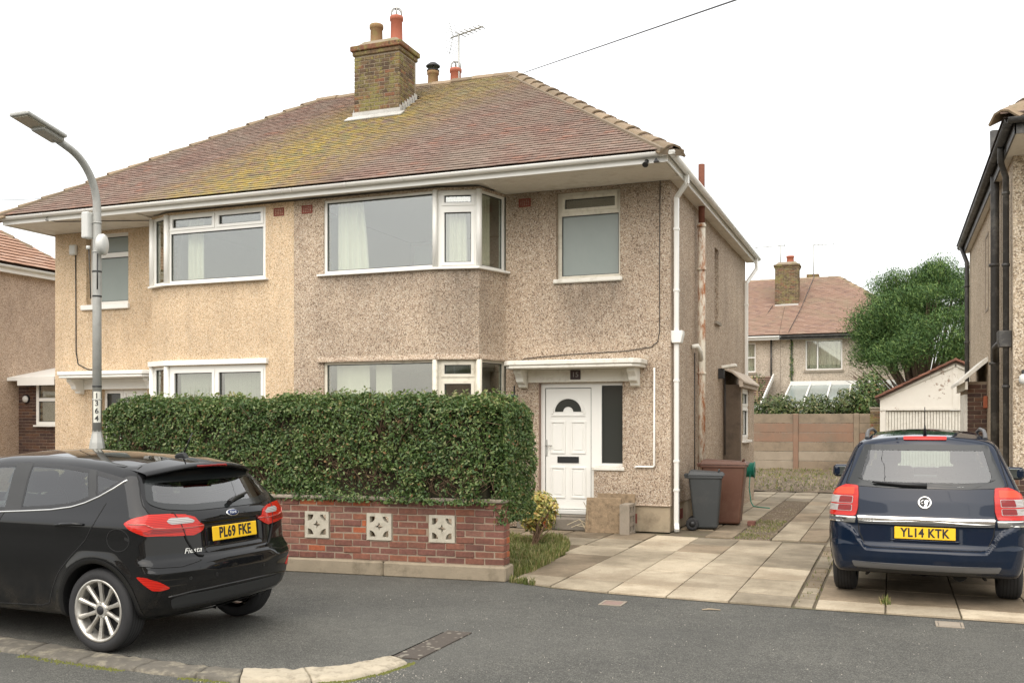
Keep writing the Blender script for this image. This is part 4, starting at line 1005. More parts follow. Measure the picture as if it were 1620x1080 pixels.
# pierced blocks: frame, four quarter holes round a star
def pierced():
    mb = MB(); h = .15; n = 6
    # 2D outline grid made of the solid regions: built as a mesh with holes through bmesh triangulation
    bm = bmesh.new(); D = .075
    def loop(pts): 
        vs = [bm.verts.new((x, 0, z)) for x, z in pts]; return [bm.edges.new((vs[i], vs[(i+1) % len(vs)])) for i in range(len(vs))]
    es = loop([(-h, -h*1.0), (h, -h*1.0), (h, h*1.0), (-h, h*1.0)])
    m_ = .115; r = .072
    for sx_, sz_ in ((1, 1), (-1, 1), (-1, -1), (1, -1)):
        arc = [(m_, m_), (m_-r, m_)]+[(m_-r*math.cos(t), m_-r*math.sin(t)) for t in [math.pi/2*i/n for i in range(1, n)]]+[(m_, m_-r)]
        es += loop([(sx_*x, sz_*z) for x, z in arc])
    st = []
    for k in range(4):
        a = k*math.pi/2; st.append((.05*math.cos(a), .05*math.sin(a))); a += math.pi/4; st.append((.021*math.cos(a), .021*math.sin(a)))
    es += loop(st)
    bmesh.ops.triangle_fill(bm, use_beauty=True, use_dissolve=False, edges=es)
    ex = bmesh.ops.extrude_face_region(bm, geom=list(bm.faces))
    bmesh.ops.translate(bm, verts=[v for v in ex['geom'] if isinstance(v, bmesh.types.BMVert)], vec=(0, D, 0))
    bmesh.ops.recalc_face_normals(bm, faces=bm.faces)
    me = bpy.data.meshes.new('pierced_block'); bm.to_mesh(me); bm.free(); return me
pm = pierced()
for a, b in bs:
    o = link('pierced_block', pm, M['block'], GW, loc=W0+wd*((a+b)/2)-wn*(-.012)+Zv*((bz0+bz1)/2), rot=(0, 0, math.atan2(wd.y, wd.x)))
# ---- foliage helper
def leaf_mesh(name, P, Nn, size, aspect=.5, fold=.25, jitter=.8, up=None):
    n = len(P); rs = np.random
    Nn = Nn+rs.normal(0, jitter, (n, 3)); Nn /= np.linalg.norm(Nn, axis=1)[:, None]+1e-9
    T = rs.normal(0, 1, (n, 3)) if up is None else up+rs.normal(0, .45, (n, 3))
    T -= Nn*np.sum(T*Nn, 1)[:, None]; T /= np.linalg.norm(T, axis=1)[:, None]+1e-9
    B = np.cross(Nn, T); s = (size*rs.uniform(.6, 1.3, n))[:, None]
    V = np.empty((n, 4, 3)); V[:, 0] = P-T*s*.5; V[:, 2] = P+T*s*.5
    V[:, 1] = P+B*s*.5*aspect+Nn*s*fold*.4+T*s*.05; V[:, 3] = P-B*s*.5*aspect+Nn*s*fold*.4+T*s*.05
    F = (np.arange(n)*4)[:, None]+np.array([[0, 1, 2, 0, 2, 3]])
    me = bpy.data.meshes.new(name); me.vertices.add(n*4); me.vertices.foreach_set('co', V.ravel())
    me.loops.add(n*6); me.loops.foreach_set('vertex_index', F.ravel().astype(np.int32))
    me.polygons.add(n*2); me.polygons.foreach_set('loop_start', (np.arange(n*2)*3).astype(np.int32)); me.polygons.foreach_set('loop_total', np.full(n*2, 3, np.int32))
    me.update(calc_edges=True); me.validate(); return me
def leafmat(name, cols, rough=.42, trans=.25, nscale=1.3, lo=(.72, .78, .7)):
    N = NT(name); col = N.ramp(N.island(), cols)
    col = N.mix(1, col, N.ramp(N.noise(nscale, 4, .6), [(.3, lo), (.7, (1.2, 1.15, 1.05))]), 'MULTIPLY')
    N.out(col, rough, spec=.4); t = N.n('BsdfTranslucent'); N.L(col, t.inputs[0]); mx_ = N.n('MixShader'); mx_.inputs[0].default_value = trans
    N.L(N.b.outputs[0], mx_.inputs[1]); N.L(t.outputs[0], mx_.inputs[2]); N.L(mx_.outputs[0], N.t.nodes['Material Output'].inputs[0]); return N.m
M['privet'] = leafmat('privet_leaf', [(0, (.050, .096, .030)), (.35, (.080, .140, .040)), (.65, (.12, .185, .055)), (.88, (.20, .255, .09)), (.95, (.34, .35, .18)), (.985, (.24, .13, .05))])
M['twig'] = simple('twig', (.16, .10, .06), .9, .3, 20)
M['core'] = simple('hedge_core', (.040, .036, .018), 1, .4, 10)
HE = thing('hedge', 'dense clipped green privet hedge above the garden wall', 'hedge', (-6.6, 10.3, 0))
def hedge_surface(n):
    """points on a clipped hedge: front, top, back and the drooping right end"""
    P, Nn = [], []
    x0, x1, y0, y1, z0, z1 = -9.22, -3.86, 9.66, 10.75, .86, 2.0
    areas = np.array([(x1-x0)*1.15, (x1-x0)*1.05, 1.1*1.5*1.4, 1.1*1.2, (x1-x0)*.25]); pr = areas/areas.sum()
    side = np.random.choice(5, n, p=pr); a = np.random.rand(n); b = np.random.rand(n)
    P = np.zeros((n, 3)); Q = np.zeros((n, 3))
    for s in range(5):
        m = side == s; k = m.sum()
        if s == 0: P[m] = np.c_[x0+(x1-x0)*a[m], np.full(k, y0), z0-.05+(z1-z0+.05)*b[m]]; Q[m] = (0, -1, .1)
        if s == 1: P[m] = np.c_[x0+(x1-x0)*a[m], y0+(y1-y0)*b[m], np.full(k, z1)]; Q[m] = (0, 0, 1)
        if s == 2: P[m] = np.c_[np.full(k, x1), y0+.15+(y1-y0-.15)*a[m], .60+(z1-.60)*b[m]]; Q[m] = (1, -.2, 0)
        if s == 3: P[m] = np.c_[np.full(k, x0), y0+(y1-y0)*a[m], z0+(z1-z0)*b[m]]; Q[m] = (-1, -.2, 0)
        if s == 4: P[m] = np.c_[x0+(x1-x0)*a[m], np.full(k, y1), 1.2+.8*b[m]]; Q[m] = (0, 1, .2)
    # rounded corners
    cx, cy, cz = (x0+x1)/2, (y0+y1)/2, 1.2
    for ax_, c_, lo, hi, r in ((0, cx, x0, x1, .22), (1, cy, y0, y1, .16)):
        d = np.minimum(P[:, ax_]-lo, hi-P[:, ax_]); t = np.clip(1-d/r, 0, 1)
        top = np.clip((P[:, 2]-(z1-r))/r, 0, 1)
        k = t*top; P[:, 2] -= .4*r*k; P[:, ax_] += np.sign(c_-P[:, ax_])*.35*r*k
    rend = P[:, 0] > -4.35     # right end bulges forward over the wall end
    P[rend, 1] += .25*((P[rend, 0]+4.35)/.5)**2*(side[rend] == 0)
    for i in range(n):
        v = Vector(P[i]); d = .05*mnoise.noise(v*2.2)+.04*mnoise.noise(v*6.1)+.03*mnoise.noise(v*14)
        P[i] += Q[i]*d
    return P, Q, side
P, Q, side = hedge_surface(80000)
dep = np.abs(np.random.normal(0, .05, len(P))); P2 = P-Q*dep[:, None]*1.3
# thin patches where bare twigs show
hole = np.zeros(len(P), bool)
for hx, hz, rx, rz in ((-5.5, 1.05, .42, .16), (-4.55, 1.0, .22, .15), (-6.0, 1.25, .2, .1), (-5.3, 1.62, .10, .12), (-8.6, 1.3, .3, .12), (-3.95, .95, .2, .12), (-7.0, 1.1, .25, .1), (-6.6, 1.7, .12, .08), (-7.6, 1.55, .15, .1)):
    w_ = ((P[:, 0]-hx)/rx)**2+((P[:, 2]-hz)/rz)**2
    hole |= (w_ < 1) & (side == 0) & (np.random.rand(len(P)) < .82)
keep_ = ~hole
me = leaf_mesh('foliage', P2[keep_], Q[keep_]+np.array([0, 0, .35]), np.full(keep_.sum(), .043), .52, .3, .75)
link('foliage', me, M['privet'], HE)
sp1 = P[(np.random.rand(len(P)) < .03) & (side == 1)]; sp1 = sp1+np.array([0, 0, 1])*np.random.rand(len(sp1), 1)*.06
tsx = link('top_shoots', leaf_mesh('top_shoots', sp1, np.tile((0., -.3, .5), (len(sp1), 1)), np.full(len(sp1), .055), .45, .2, .6), leafmat('young_leaf', [(0, (.09, .15, .035)), (.6, (.16, .21, .06)), (.9, (.26, .25, .12))]), HE); tsx['kind'] = 'stuff'
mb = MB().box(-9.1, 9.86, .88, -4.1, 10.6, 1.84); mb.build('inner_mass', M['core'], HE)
mb = MB()
for i in range(900):
    hx, hz = random.choice(((-5.5, 1.05), (-4.55, 1.0), (-5.3, 1.55), (-8.6, 1.3), (-6.0, 1.25), (-7.0, 1.1), (random.uniform(-9.0, -4.0), random.uniform(.95, 1.8)))); x = hx+random.gauss(0, .3); z = hz+random.gauss(0, .12)
    if not (-9.1 < x < -3.95 and .88 < z < 1.95): continue
    y = 9.66+random.uniform(-.01, .12); L_ = random.uniform(.06, .25); a = random.gauss(1.2, .7)
    mb.tube([(x, y+.08, z), (x+L_*.5*math.cos(a), y+.03, z+L_*.5*math.sin(a)), (x+L_*math.cos(a), y, z+L_*math.sin(a))], [.004, .003, .002], 4, False)
o = mb.build('twigs', M['twig'], HE); o['kind'] = 'stuff'
mb = MB()
for x in (-8.9, -8.2, -7.4, -6.6, -5.8, -5.0, -4.3): mb.tube([(x, 10.3, 0), (x+.05, 10.28, .5), (x-.02, 10.25, 1.1)], [.03, .025, .02], 6)
mb.build('stems', M['twig'], HE)
# tall grassy sprigs rising behind the hedge by the party line
M['sprig'] = leafmat('sprig_leaf', [(0, (.06, .10, .025)), (.6, (.12, .16, .05)), (1, (.2, .15, .08))])
sg = thing('garden_plant', 'thin upright sprigs poking up behind the hedge near the party line', 'plant', (-8.8, 10.9, 0))
mb = MB()
for i in range(46):
    x = random.choice((-8.85, -9.3, -8.6, -8.95))+random.gauss(0, .12); y = 10.9+random.gauss(0, .1); h = random.uniform(1.95, 2.22); dx = random.gauss(0, .08)
    mb.add([(x-.010, y, .0), (x+.010, y, .0), (x+dx*.5+.009, y-.02, h*.7), (x+dx*.5-.009, y-.02, h*.7), (x+dx, y-.03, h)], [(0, 1, 2, 3), (3, 2, 4)])
mb.build('blades', M['sprig'], sg)
# ---- lawn
M['grass'] = leafmat('lawn_grass', [(0, (.11, .14, .04)), (.4, (.17, .21, .055)), (.7, (.27, .26, .105)), (.92, (.38, .31, .165))], .6, .3)
def inpoly(x, y, poly):
    r = False; j = len(poly)-1
    for i in range(len(poly)):
        if (poly[i][1] > y) != (poly[j][1] > y) and x < (poly[j][0]-poly[i][0])*(y-poly[i][1])/(poly[j][1]-poly[i][1])+poly[i][0]: r = not r
        j = i
    return r
def grass(name, poly, n, h, label, mat='grass', z=0.0, wd_=.006):
    xs = [p[0] for p in poly]; ys = [p[1] for p in poly]; v, f = [], []; c = 0
    while c < n:
        x, y = random.uniform(min(xs), max(xs)), random.uniform(min(ys), max(ys))
        if not inpoly(x, y, poly): continue
        c += 1
        d = mnoise.noise(Vector((x*2.5, y*2.5, 0)))
        if d < -.25 and random.random() < .7: continue
        hh = h*random.uniform(.4, 1.2)*(1+.7*d); a = random.uniform(0, 6.3); ln = random.uniform(.1, .75)*hh
        wx, wy = wd_*math.cos(a), wd_*math.sin(a); dx, dy = -math.sin(a)*ln, math.cos(a)*ln; k = len(v)
        v += [(x-wx, y-wy, z-.01), (x+wx, y+wy, z-.01), (x+wx*.7+dx*.35, y+wy*.7+dy*.35, z+hh*.6), (x-wx*.7+dx*.35, y-wy*.7+dy*.35, z+hh*.6), (x+dx, y+dy, z+hh)]
        f += [(k, k+1, k+2, k+3), (k+3, k+2, k+4)]
    mb = MB(); mb.add(v, f); return tag(mb.build(name, M[mat]), label, 'grass', kind='stuff')
grass('lawn', [(-3.88, 9.93), (-3.80, 10.4), (-3.84, 11.3), (-3.98, 12.4), (-4.25, 13.3), (-4.55, 13.75), (-5.6, 13.75), (-5.6, 10.6), (-3.9, 10.3)], 15000, .085, 'patch of long unkempt grass beside the driveway and wall end')
grass('joint_weeds', [(-.86, 9.6), (-.66, 9.6), (-.66, 14), (-.86, 14)], 60, .04, 'short weeds between the two driveways', z=0)
grass('verge_weeds', [(-2.15, 14.6), (-1.68, 14.6), (-1.68, 17.5), (-2.15, 17.5)], 1400, .035, 'moss and short weeds in the soil strip of the drive')
grass('bed_weeds', [(-4.5, 24.8), (3, 24.8), (3, 36.4), (-4.5, 36.4)], 3500, .06, 'thin weeds over the bare soil bed behind the house', z=.05, wd_=.014)
mb = MB()
for i in range(3800):
    if i < 2600: x, y = random.uniform(-2.16, -1.66), random.uniform(14.52, 21.8); r = random.uniform(.006, .02)
    else: x, y = random.uniform(-4, 1), 24.8+abs(random.gauss(0, 3)); r = random.uniform(.02, .09)
    a = random.uniform(0, 6); z = .0 if i < 2600 else .02
    mb.add([(x+r*math.cos(a+q), y+r*math.sin(a+q), z) for q in (0, 1.6, 3.1, 4.7)]+[(x+r*.2, y, z+r*1.1)], [(0, 1, 4), (1, 2, 4), (2, 3, 4), (3, 0, 4)])
tag(mb.build('gravel', simple('gravel_mat', (.20, .165, .12), .9, .3, 20, rand=.45)), 'gravel and stones over the soil strip and garden bed', 'gravel', kind='stuff')
# ---- yellow shrub at the hedge end
SH = thing('variegated_shrub', 'small yellow-green variegated shrub beside the front door step', 'shrub', (-4.55, 12.7, 0))
n = 1800; c = np.random.normal(0, 1, (n, 3)); c /= np.linalg.norm(c, axis=1)[:, None]; rr = np.random.rand(n)**.4
P = np.array([-4.60, 12.9, .46])+c*rr[:, None]*np.array([.28, .26, .30]); P[:, 0] += (P[:, 2]-.3)*.10
link('foliage', leaf_mesh('foliage', P, c+np.array([0, -.3, .5]), np.full(n, .075), .42, .25, .5), leafmat('variegated_leaf', [(0, (.12, .18, .04)), (.3, (.34, .34, .08)), (.6, (.60, .47, .13)), (.9, (.68, .58, .26)), (.97, (.5, .14, .05))], nscale=4), SH)
mb = MB()
for i in range(16): mb.tube([(-4.6+random.gauss(0, .03), 12.75, 0), (-4.53+random.gauss(0, .08), 12.78+random.gauss(0, .06), .3), (-4.45+random.gauss(0, .2), 12.8+random.gauss(0, .15), random.uniform(.4, .7))], [.012, .008, .004], 5, False)
mb.build('stems', M['twig'], SH)
pg = thing('weed', 'small dark green weed growing against the doorstep', 'weed', (-5.05, 14.7, 0))
n = 60; P = np.c_[np.random.normal(-5.05, .08, n), np.random.normal(14.68, .03, n), np.random.uniform(.02, .24, n)]
link('leaves', leaf_mesh('leaves', P, np.tile((0, -1., .4), (n, 1)), np.full(n, .09), .22, .2, .4, np.array([0, 0, 1.])), M['sprig'], pg)
pd = thing('dry_stalks', 'pale dead plant stalks leaning on the doorstep', 'weed', (-4.45, 14.62, 0))
mb = MB()
for dx, hh in ((-.25, .18), (-.12, .2), (-.32, .26), (.02, .22), (-.05, .48), (-.18, .12)): mb.tube([(-4.38, 14.66, .0), (-4.38+dx*.4, 14.6, hh*.8), (-4.38+dx, 14.55, hh if dx > -.2 else hh*.45)], .006, 5, False)
mb.build('stalks', simple('dry_stalk', (.45, .38, .26), .9), pd)
# ---- slabs, block and pot by the door
M['oldslab'] = simple('old_slab', (.25, .18, .11), .95, .6, 14, .9, 40, dirt=(.075, .052, .032), dscale=11)
def leaning(label, x, y, w_, h, t, tilt, rz, z=0.):
    o = MB().box(-w_/2, -t/2, 0, w_/2, t/2, h).build('leaning_slab', M['oldslab'], bevel=.008, loc=(x, y, z), rot=(-tilt, 0, rz)); return tag(o, label, 'slab', 'old slabs leaning by the door')
leaning('front mossy square concrete slab leaning against the house beside the step', -4.15, 14.62, .55, .55, .05, .22, .06)
leaning('thin rear slab mostly hidden behind the mossy leaning slab', -4.02, 14.87, .60, .60, .05, .16, .03)
CB = thing('concrete_block', 'weathered hollow concrete block standing beside the leaning slab', 'block', (-3.78, 14.66, 0))
mb = MB(); panel(mb, (-3.70, 0, 0), (0, 1, 0), 14.50, 14.88, 0, .46, [(14.55, .04, 14.67, .13), (14.71, .04, 14.83, .13), (14.55, .18, 14.67, .28), (14.71, .18, 14.83, .28), (14.55, .33, 14.67, .42), (14.71, .33, 14.83, .42)], .15); mb.build('block_body', M['coping'], CB, bevel=.006)
PT = thing('plant_pot', 'green plastic planter rim showing above the hedge beside the door canopy', 'planter', (-5.76, 14.72, 0))
M['greenpl'] = simple('green_plastic', (.03, .07, .055), .45)
MB().lathe([(.09, 1.86), (.15, 2.10), (.165, 2.10), (.165, 2.14), (.15, 2.14), (.14, 2.11), (.001, 2.08)], (-5.78, 14.8, 0)).build('bowl', M['greenpl'], PT)
MB().tube([(-5.78, 15.09, 2.0), (-5.78, 14.95, 2.02)], .015, 6).tube([(-5.78, 15.09, 1.85), (-5.78, 15.09, 2.3)], .012, 6).build('wall_bracket', M['black'], PT)
# ---- wheeled bins
def bin_(label, loc, rz, w_, d_, h, mat, wheel=True, matl=None):
    b = thing('wheelie_bin', label, 'bin', loc, rz, 'wheelie bins beside the house')
    M_ = M[mat]; k = .80; zt = h-.10
    base = [(-w_/2*k, -d_/2*.72, .03), (w_/2*k, -d_/2*.72, .03), (w_/2*k, d_/2*.62, .03), (-w_/2*k, d_/2*.62, .03)]
    top = [(-w_/2*.95, -d_/2*.95, zt), (w_/2*.95, -d_/2*.95, zt), (w_/2*.95, d_/2*.95, zt), (-w_/2*.95, d_/2*.95, zt)]
    MB().add(base+top, [(3, 2, 1, 0), (0, 1, 5, 4), (1, 2, 6, 5), (2, 3, 7, 6), (3, 0, 4, 7), (4, 5, 6, 7)]).build('body', M_, b, bevel=.035, seg=3, world=False)
    MB().box(-w_/2, -d_/2, zt-.045, w_/2, d_/2, zt+.0).build('rim', M_, b, bevel=.012, seg=2, world=False)
    l = MB(); l.cs = False
    q = [(-w_/2-.012, -d_/2-.03, zt+.004), (w_/2+.012, -d_/2-.03, zt+.004), (w_/2+.012, d_/2+.01, zt+.004), (-w_/2-.012, d_/2+.01, zt+.004)]
    q2 = [(-w_/2+.03, -d_/2+.01, zt+.05), (w_/2-.03, -d_/2+.01, zt+.05), (w_/2-.03, d_/2-.04, zt+.085), (-w_/2+.03, d_/2-.04, zt+.085)]
    lid = l.add(q+q2, [(3, 2, 1, 0), (0, 1, 5, 4), (1, 2, 6, 5), (2, 3, 7, 6), (3, 0, 4, 7), (4, 5, 6, 7)]).build('lid', M_, b, bevel=.012, seg=2, world=False)
    MB().tube([(-.12, -d_/2+.06, zt+.055), (-.12, -d_/2+.06, zt+.088), (.12, -d_/2+.06, zt+.088), (.12, -d_/2+.06, zt+.055)], .012, 6).build('lid_grip', M_, lid, world=False)
    MB().tube([(-w_/2+.04, d_/2+.045, zt+.01), (w_/2-.04, d_/2+.045, zt+.01)], .016, 8).box(-w_/2+.05, d_/2-.01, zt-.04, -w_/2+.09, d_/2+.05, zt+.02).box(w_/2-.09, d_/2-.01, zt-.04, w_/2-.05, d_/2+.05, zt+.02).build('handle', M_, b, world=False)
    MB().tube([(-w_/2*.86, d_/2*.72, .10), (w_/2*.86, d_/2*.72, .10)], .012, 8).build('axle', M['galv'], b, world=False)
    for s in (-1, 1):
        x = s*w_/2*.88
        wh = MB().lathe([(.05, -.022), (.085, -.026), (.10, -.018), (.10, .018), (.085, .026), (.05, .022)], (x, d_/2*.72, .10), 'x', 20).build('wheel', M['rubber'], b, world=False)
        MB().lathe([(.001, -.02), (.052, -.02), (.052, .02), (.001, .02)], (x, d_/2*.72, .10), 'x', 16).build('hub', M['black'], wh, world=False)
    return b
M['binbrown'] = simple('bin_brown', (.115, .050, .030), .5, .08, 6, .05, 100, dirt=(.16, .085, .055), dscale=3)
M['bingrey'] = simple('bin_grey', (.040, .044, .045), .5, .08, 6, .05, 100, dirt=(.065, .066, .062), dscale=3)
bin_('dark grey slim wheelie bin in front of the brown bin', (-2.78, 15.78, 0), R(97), .48, .54, .96, 'bingrey')
bb = bin_('large brown garden waste wheelie bin behind the grey bin', (-2.62, 16.66, 0), R(93), .58, .74, 1.10, 'binbrown')
MB().box(-.03, -.33, .80, .03, -.327, .86).build('sticker', M['greyplastic'], bb, world=False)
tag(MB().box(-2.22, 16.45, .01, -2.10, 16.62, .085).build('loose_brick', M['brick'], bevel=.006), 'single loose red brick lying beside the brown bin', 'brick')
HO = thing('hose_reel', 'green garden hose reel hung on the side bay corner', 'hose reel', (-2.74, 21.7, .0))
M['hose'] = simple('hose_green', (.01, .16, .105), .45)
mb = MB().lathe([(.06, -.09), (.17, -.09), (.17, -.08), (.10, -.075), (.10, .075), (.17, .08), (.17, .09), (.06, .09)], (-2.70, 20.45, .74), 'x', 24); mb.build('drum', M['hose'], HO)
mb = MB()
for i in range(6): mb.lathe([(.14+.012*math.cos(t), .012*math.sin(t)-.06+i*.024) for t in [k*math.pi/4 for k in range(9)]], (-2.70, 20.45, .74), 'x', 24)
mb.build('hose_coil', M['hose'], HO)
MB().tube([(-2.68, 20.33, .68), (-2.70, 20.3, .4), (-2.66, 20.28, .1), (-2.6, 20.2, .02), (-2.4, 20.0, .02), (-2.25, 19.9, .02)], .012, 6).build('hose_end', M['hose'], HO)
MB().box(-2.86, 20.40, .70, -2.79, 20.5, .78).build('bracket', M['greyplastic'], HO)
# ---- lamp post
LP = thing('street_lamp', 'grey steel street lamp with curved arm and white boxes, numbered 1364', 'street lamp', (-8.42, 8.75, 0))
lx, ly = -8.42, 8.75
MB().lathe([(.10, 0), (.095, 1.0), (.10, 1.02), (.085, 1.40), (.078, 1.47), (.052, 1.58), (.05, 1.62)], (lx, ly, 0), n=8, smooth=False).build('base_compartment', M['galv'], LP)
zt = 4.12
AR = .54
arc = [(lx, ly, 1.6), (lx, ly, 3.0), (lx, ly, zt)]+[(lx, ly-AR*(1-math.cos(t)), zt+.60*math.sin(t)) for t in [R(75)*i/10 for i in range(1, 11)]]
arc.append((lx, arc[-1][1]-.16, arc[-1][2]+.05))
MB().tube(arc, [.050, .048, .045]+[.042]*11, 16).build('column', M['galv'], LP)
e = Vector(arc[-1]); dirl = Vector((0, -math.cos(R(12)), math.sin(R(12)))); upl = Vector((0, math.sin(R(12)), math.cos(R(12)))); xl = Vector((1, 0, 0))
lum = MB().obox(e+dirl*.27+upl*.03, dirl*.27, xl*.13, upl*.022).build('luminaire', M['galv'], LP, bevel=.016, seg=2)
MB().obox(e+dirl*.14+upl*.0, dirl*.15, xl*.09, upl*.030).build('gear_housing', M['galv'], lum, bevel=.02, seg=2)
MB().obox(e+dirl*.39+upl*.006, dirl*.12, xl*.10, upl*.006).build('led_panel', simple('led_lens', (.45, .42, .33), .25), lum)
MB().tube([e-dirl*.06, e+dirl*.06], .036, 12).build('spigot', M['galv'], lum)
MB().box(lx-.14, ly-.10, 3.78, lx-.045, ly+.02, 4.08).build('control_box', M['greyplastic'], LP, bevel=.018, seg=2)
MB().tube([(lx-.09, ly-.04, 3.70), (lx-.09, ly-.04, 3.66)], .022, 10).build('sensor', M['greyplastic'], LP)
MB().lathe([(.001, -.045), (.09, -.045), (.115, -.02), (.12, .02), (.10, .045), (.001, .05)], (0, 0, 0), 'x', 24).build('round_sensor', M['greyplastic'], LP, loc=(lx+.12, ly-.05, 3.70), rot=(0, 0, .45))
MB().bar((lx+.03, ly, 3.74), (lx+.1, ly-.03, 3.74), .03, .02).bar((lx+.03, ly, 3.65), (lx+.1, ly-.03, 3.65), .03, .02).build('sensor_bracket', M['black'], LP)
MB().tube([(lx+.06, ly-.055, 3.6), (lx+.058, ly-.055, 3.35), (lx+.052, ly-.05, 3.2)], .008, 6).tube([(lx-.08, ly-.04, 3.66), (lx-.055, ly-.05, 3.4), (lx-.052, ly-.04, 3.1)], .006, 6).build('lamp_cable', M['black'], LP)
for z in (3.95, 3.62, 3.4, 3.12, 2.1, 1.95): MB().tube([(lx, ly, z), (lx, ly, z+.018)], .0515, 16).build('band', M['black'] if z < 3.6 and z > 2 else M['galv'], LP)
tagp = MB(); 
for i in range(9):
    a0 = R(-160+i*0); 
# number strip wrapped on the column, facing the camera
ca = math.atan2(-ly, -lx)
strip = MB(); rr = .0508; vs = []
for i in range(9):
    t = ca+R(-48+12*i)
    for z in (1.70, 2.05): vs.append((lx+rr*math.cos(t), ly+rr*math.sin(t), z))
strip.add(vs, [(2*i, 2*i+2, 2*i+3, 2*i+1) for i in range(8)]).build('number_strip', simple('strip_white', (.70, .69, .60), .5), LP)
for k, ch in enumerate('1364'):
    t = ca-R(4); p = Vector((lx+.053*math.cos(t), ly+.053*math.sin(t), 2.0-.085*k))
    link('numeral', text_mesh(ch, .085, .0015, bold=.001), M['black'], LP, loc=p, rot=(R(90), 0, ca+R(90)))
grass('drive_weeds', [(-.10, 9.78), (-.02, 9.78), (-.02, 9.98), (-.10, 9.98)], 60, .07, 'small tuft of weeds in the slab joint behind the blue car')
grass('wall_weeds', [(-3.84, 9.84), (-3.5, 9.72), (-3.5, 9.78), (-3.82, 9.95)], 140, .06, 'straggly weeds at the end of the garden wall by the drive edge')
tag(MB().tube([(-1.62, 9.02, -.004), (-1.56, 9.05, .0), (-1.46, 9.06, -.003)], [.006, .008, .005], 5).build('fallen_twig', simple('pale_twig', (.36, .29, .2), .9)), 'pale twig lying on the road in front of the driveway', 'twig')
# ---- overhead cables
def cable(name, label, a, b, sag, r=.009):
    a, b = Vector(a), Vector(b); pts = [a.lerp(b, t/16)-Zv*sag*4*(t/16)*(1-t/16) for t in range(17)]
    return tag(MB().tube(pts, r, 6).build(name, M['black']), label, 'cable')
cable('overhead_cable', 'thin black overhead cable rising from the hip ridge into the sky', (-6.9, 18.75, 8.82), (2.42, 2.5, 3.35+0.6), -.0) if False else None
pA = Vector((-7.02, 18.9, 8.84)); pB = Vector((-1.33, 9.13, 5.55))
cable('overhead_cable', 'thin black overhead cable rising to the right from the roof apex', pA, pA+(pB-pA)*2.2, 0, .008)
cable('overhead_cable', 'thin cable running left from behind the tan house roof', (-15.3, 16.2, 6.45), (-34, 26.5, 10.1), .1, .008)
# ================================================================== NEIGHBOURS AND BACKGROUND
def tiled_slope(root, O, ex, es, w0, w1, n_c, mat, tw=.22, name='roof_tiles', a0=0., a1=0.):
    """tiles on a slope: O eave start, ex along the eave, es up the slope (full vector); left and right ends run in by a0,a1 at the top"""
    O, ex, es = Vector(O), Vector(ex).normalized(), Vector(es); L_ = es.length; d = es/L_; nn = ex.cross(d).normalized(); g = L_/n_c; mb = MB()
    for k in range(n_c):
        t = k/n_c; lo, hi = w0+a0*t, w1-a1*t; x = lo-(tw/2 if k % 2 else 0)
        while x < hi-.02:
            a, b = max(lo, x), min(hi, x+tw); x += tw
            if b-a < .03: continue
            dd = (d-nn*.0+nn*(-.19+random.uniform(-.012, .012))).normalized()
            p = O+ex*((a+b)/2)+d*(g*k+g/2)+nn*(.036+random.uniform(-.003, .003))
            mb.obox(p, ex*((b-a)/2-.003), dd*(g/2+.02), dd.cross(ex).normalized()*.008)
    o = mb.build(name, mat, root); o['kind'] = 'stuff'; return o
N = NT('far_tile'); a = N.math('FRACT', N.math('ADD', N.rand(), N.island()))
col = N.ramp(a, [(0, (.32, .205, .15)), (.35, (.335, .22, .162)), (.6, (.30, .19, .14)), (.8, (.35, .238, .18)), (.95, (.265, .172, .135))])
col = N.mix(N.ramp(N.noise(.9, 6, .7), [(.48, 0.), (.75, .65)]), col, (.27, .235, .15)); M['tilefar'] = N.out(col, .9)
N = NT('left_tile'); a = N.math('FRACT', N.math('ADD', N.rand(), N.island()))
M['tileleft'] = N.out(N.ramp(a, [(0, (.40, .235, .155)), (.4, (.43, .265, .185)), (.7, (.37, .215, .145)), (.95, (.46, .305, .225))]), .88)
# ---- left neighbour: side wall seen past the tan house
NL = thing('neighbour_house', 'brown pebbledash house at the far left edge with orange tiled roof', 'house', (-23, 18, 0))
LX = -20.3
mb = MB(); panel(mb, (LX, 0, 0), (0, 1, 0), 12.0, 19.85, 0, 5.40, [(16.85, .1, 17.75, 2.5)], .25); panel(mb, (0, 12.0, 0), (1, 0, 0), -27, LX-.251, 0, 5.4); panel(mb, (0, 20.1, 0), (-1, 0, 0), 20.3, 27, 0, 5.4)
mb.build('wall', M['dashN'], NL)
MB().add([(LX+.25, 10.6, 5.55), (LX+.25, 20.4, 5.55), (LX-3.95, 15.5, 8.8), (-30, 10.6, 5.55), (-30, 15.5, 8.8), (-30, 20.4, 5.55)], [(0, 1, 2), (3, 0, 2, 4), (1, 5, 4, 2)]).build('roof', M['underlay'], NL)
tiled_slope(NL, (LX+.28, 10.6, 5.56), (0, 1, 0), Vector((-4.2, 0, 3.25)), 0, 9.8, 34, M['tileleft'], a0=4.9, a1=4.9)
for a, b in (((LX+.25, 10.6, 5.6), (LX-3.95, 15.5, 8.86)), ((LX+.25, 20.4, 5.6), (LX-3.95, 15.5, 8.86))): hip_line(NL, a, b, 15)
MB().box(LX+.15, 10.6, 5.36, LX+.17, 20.3, 5.56).build('fascia', M['white'], NL); MB().box(LX+.001, 11.0, 5.37, LX+.149, 20.2, 5.39).build('soffit', M['soffit'], NL)
gutter(NL, (LX+.235, 10.6, 5.52), (LX+.235, 20.4, 5.52), (1, 0, 0))
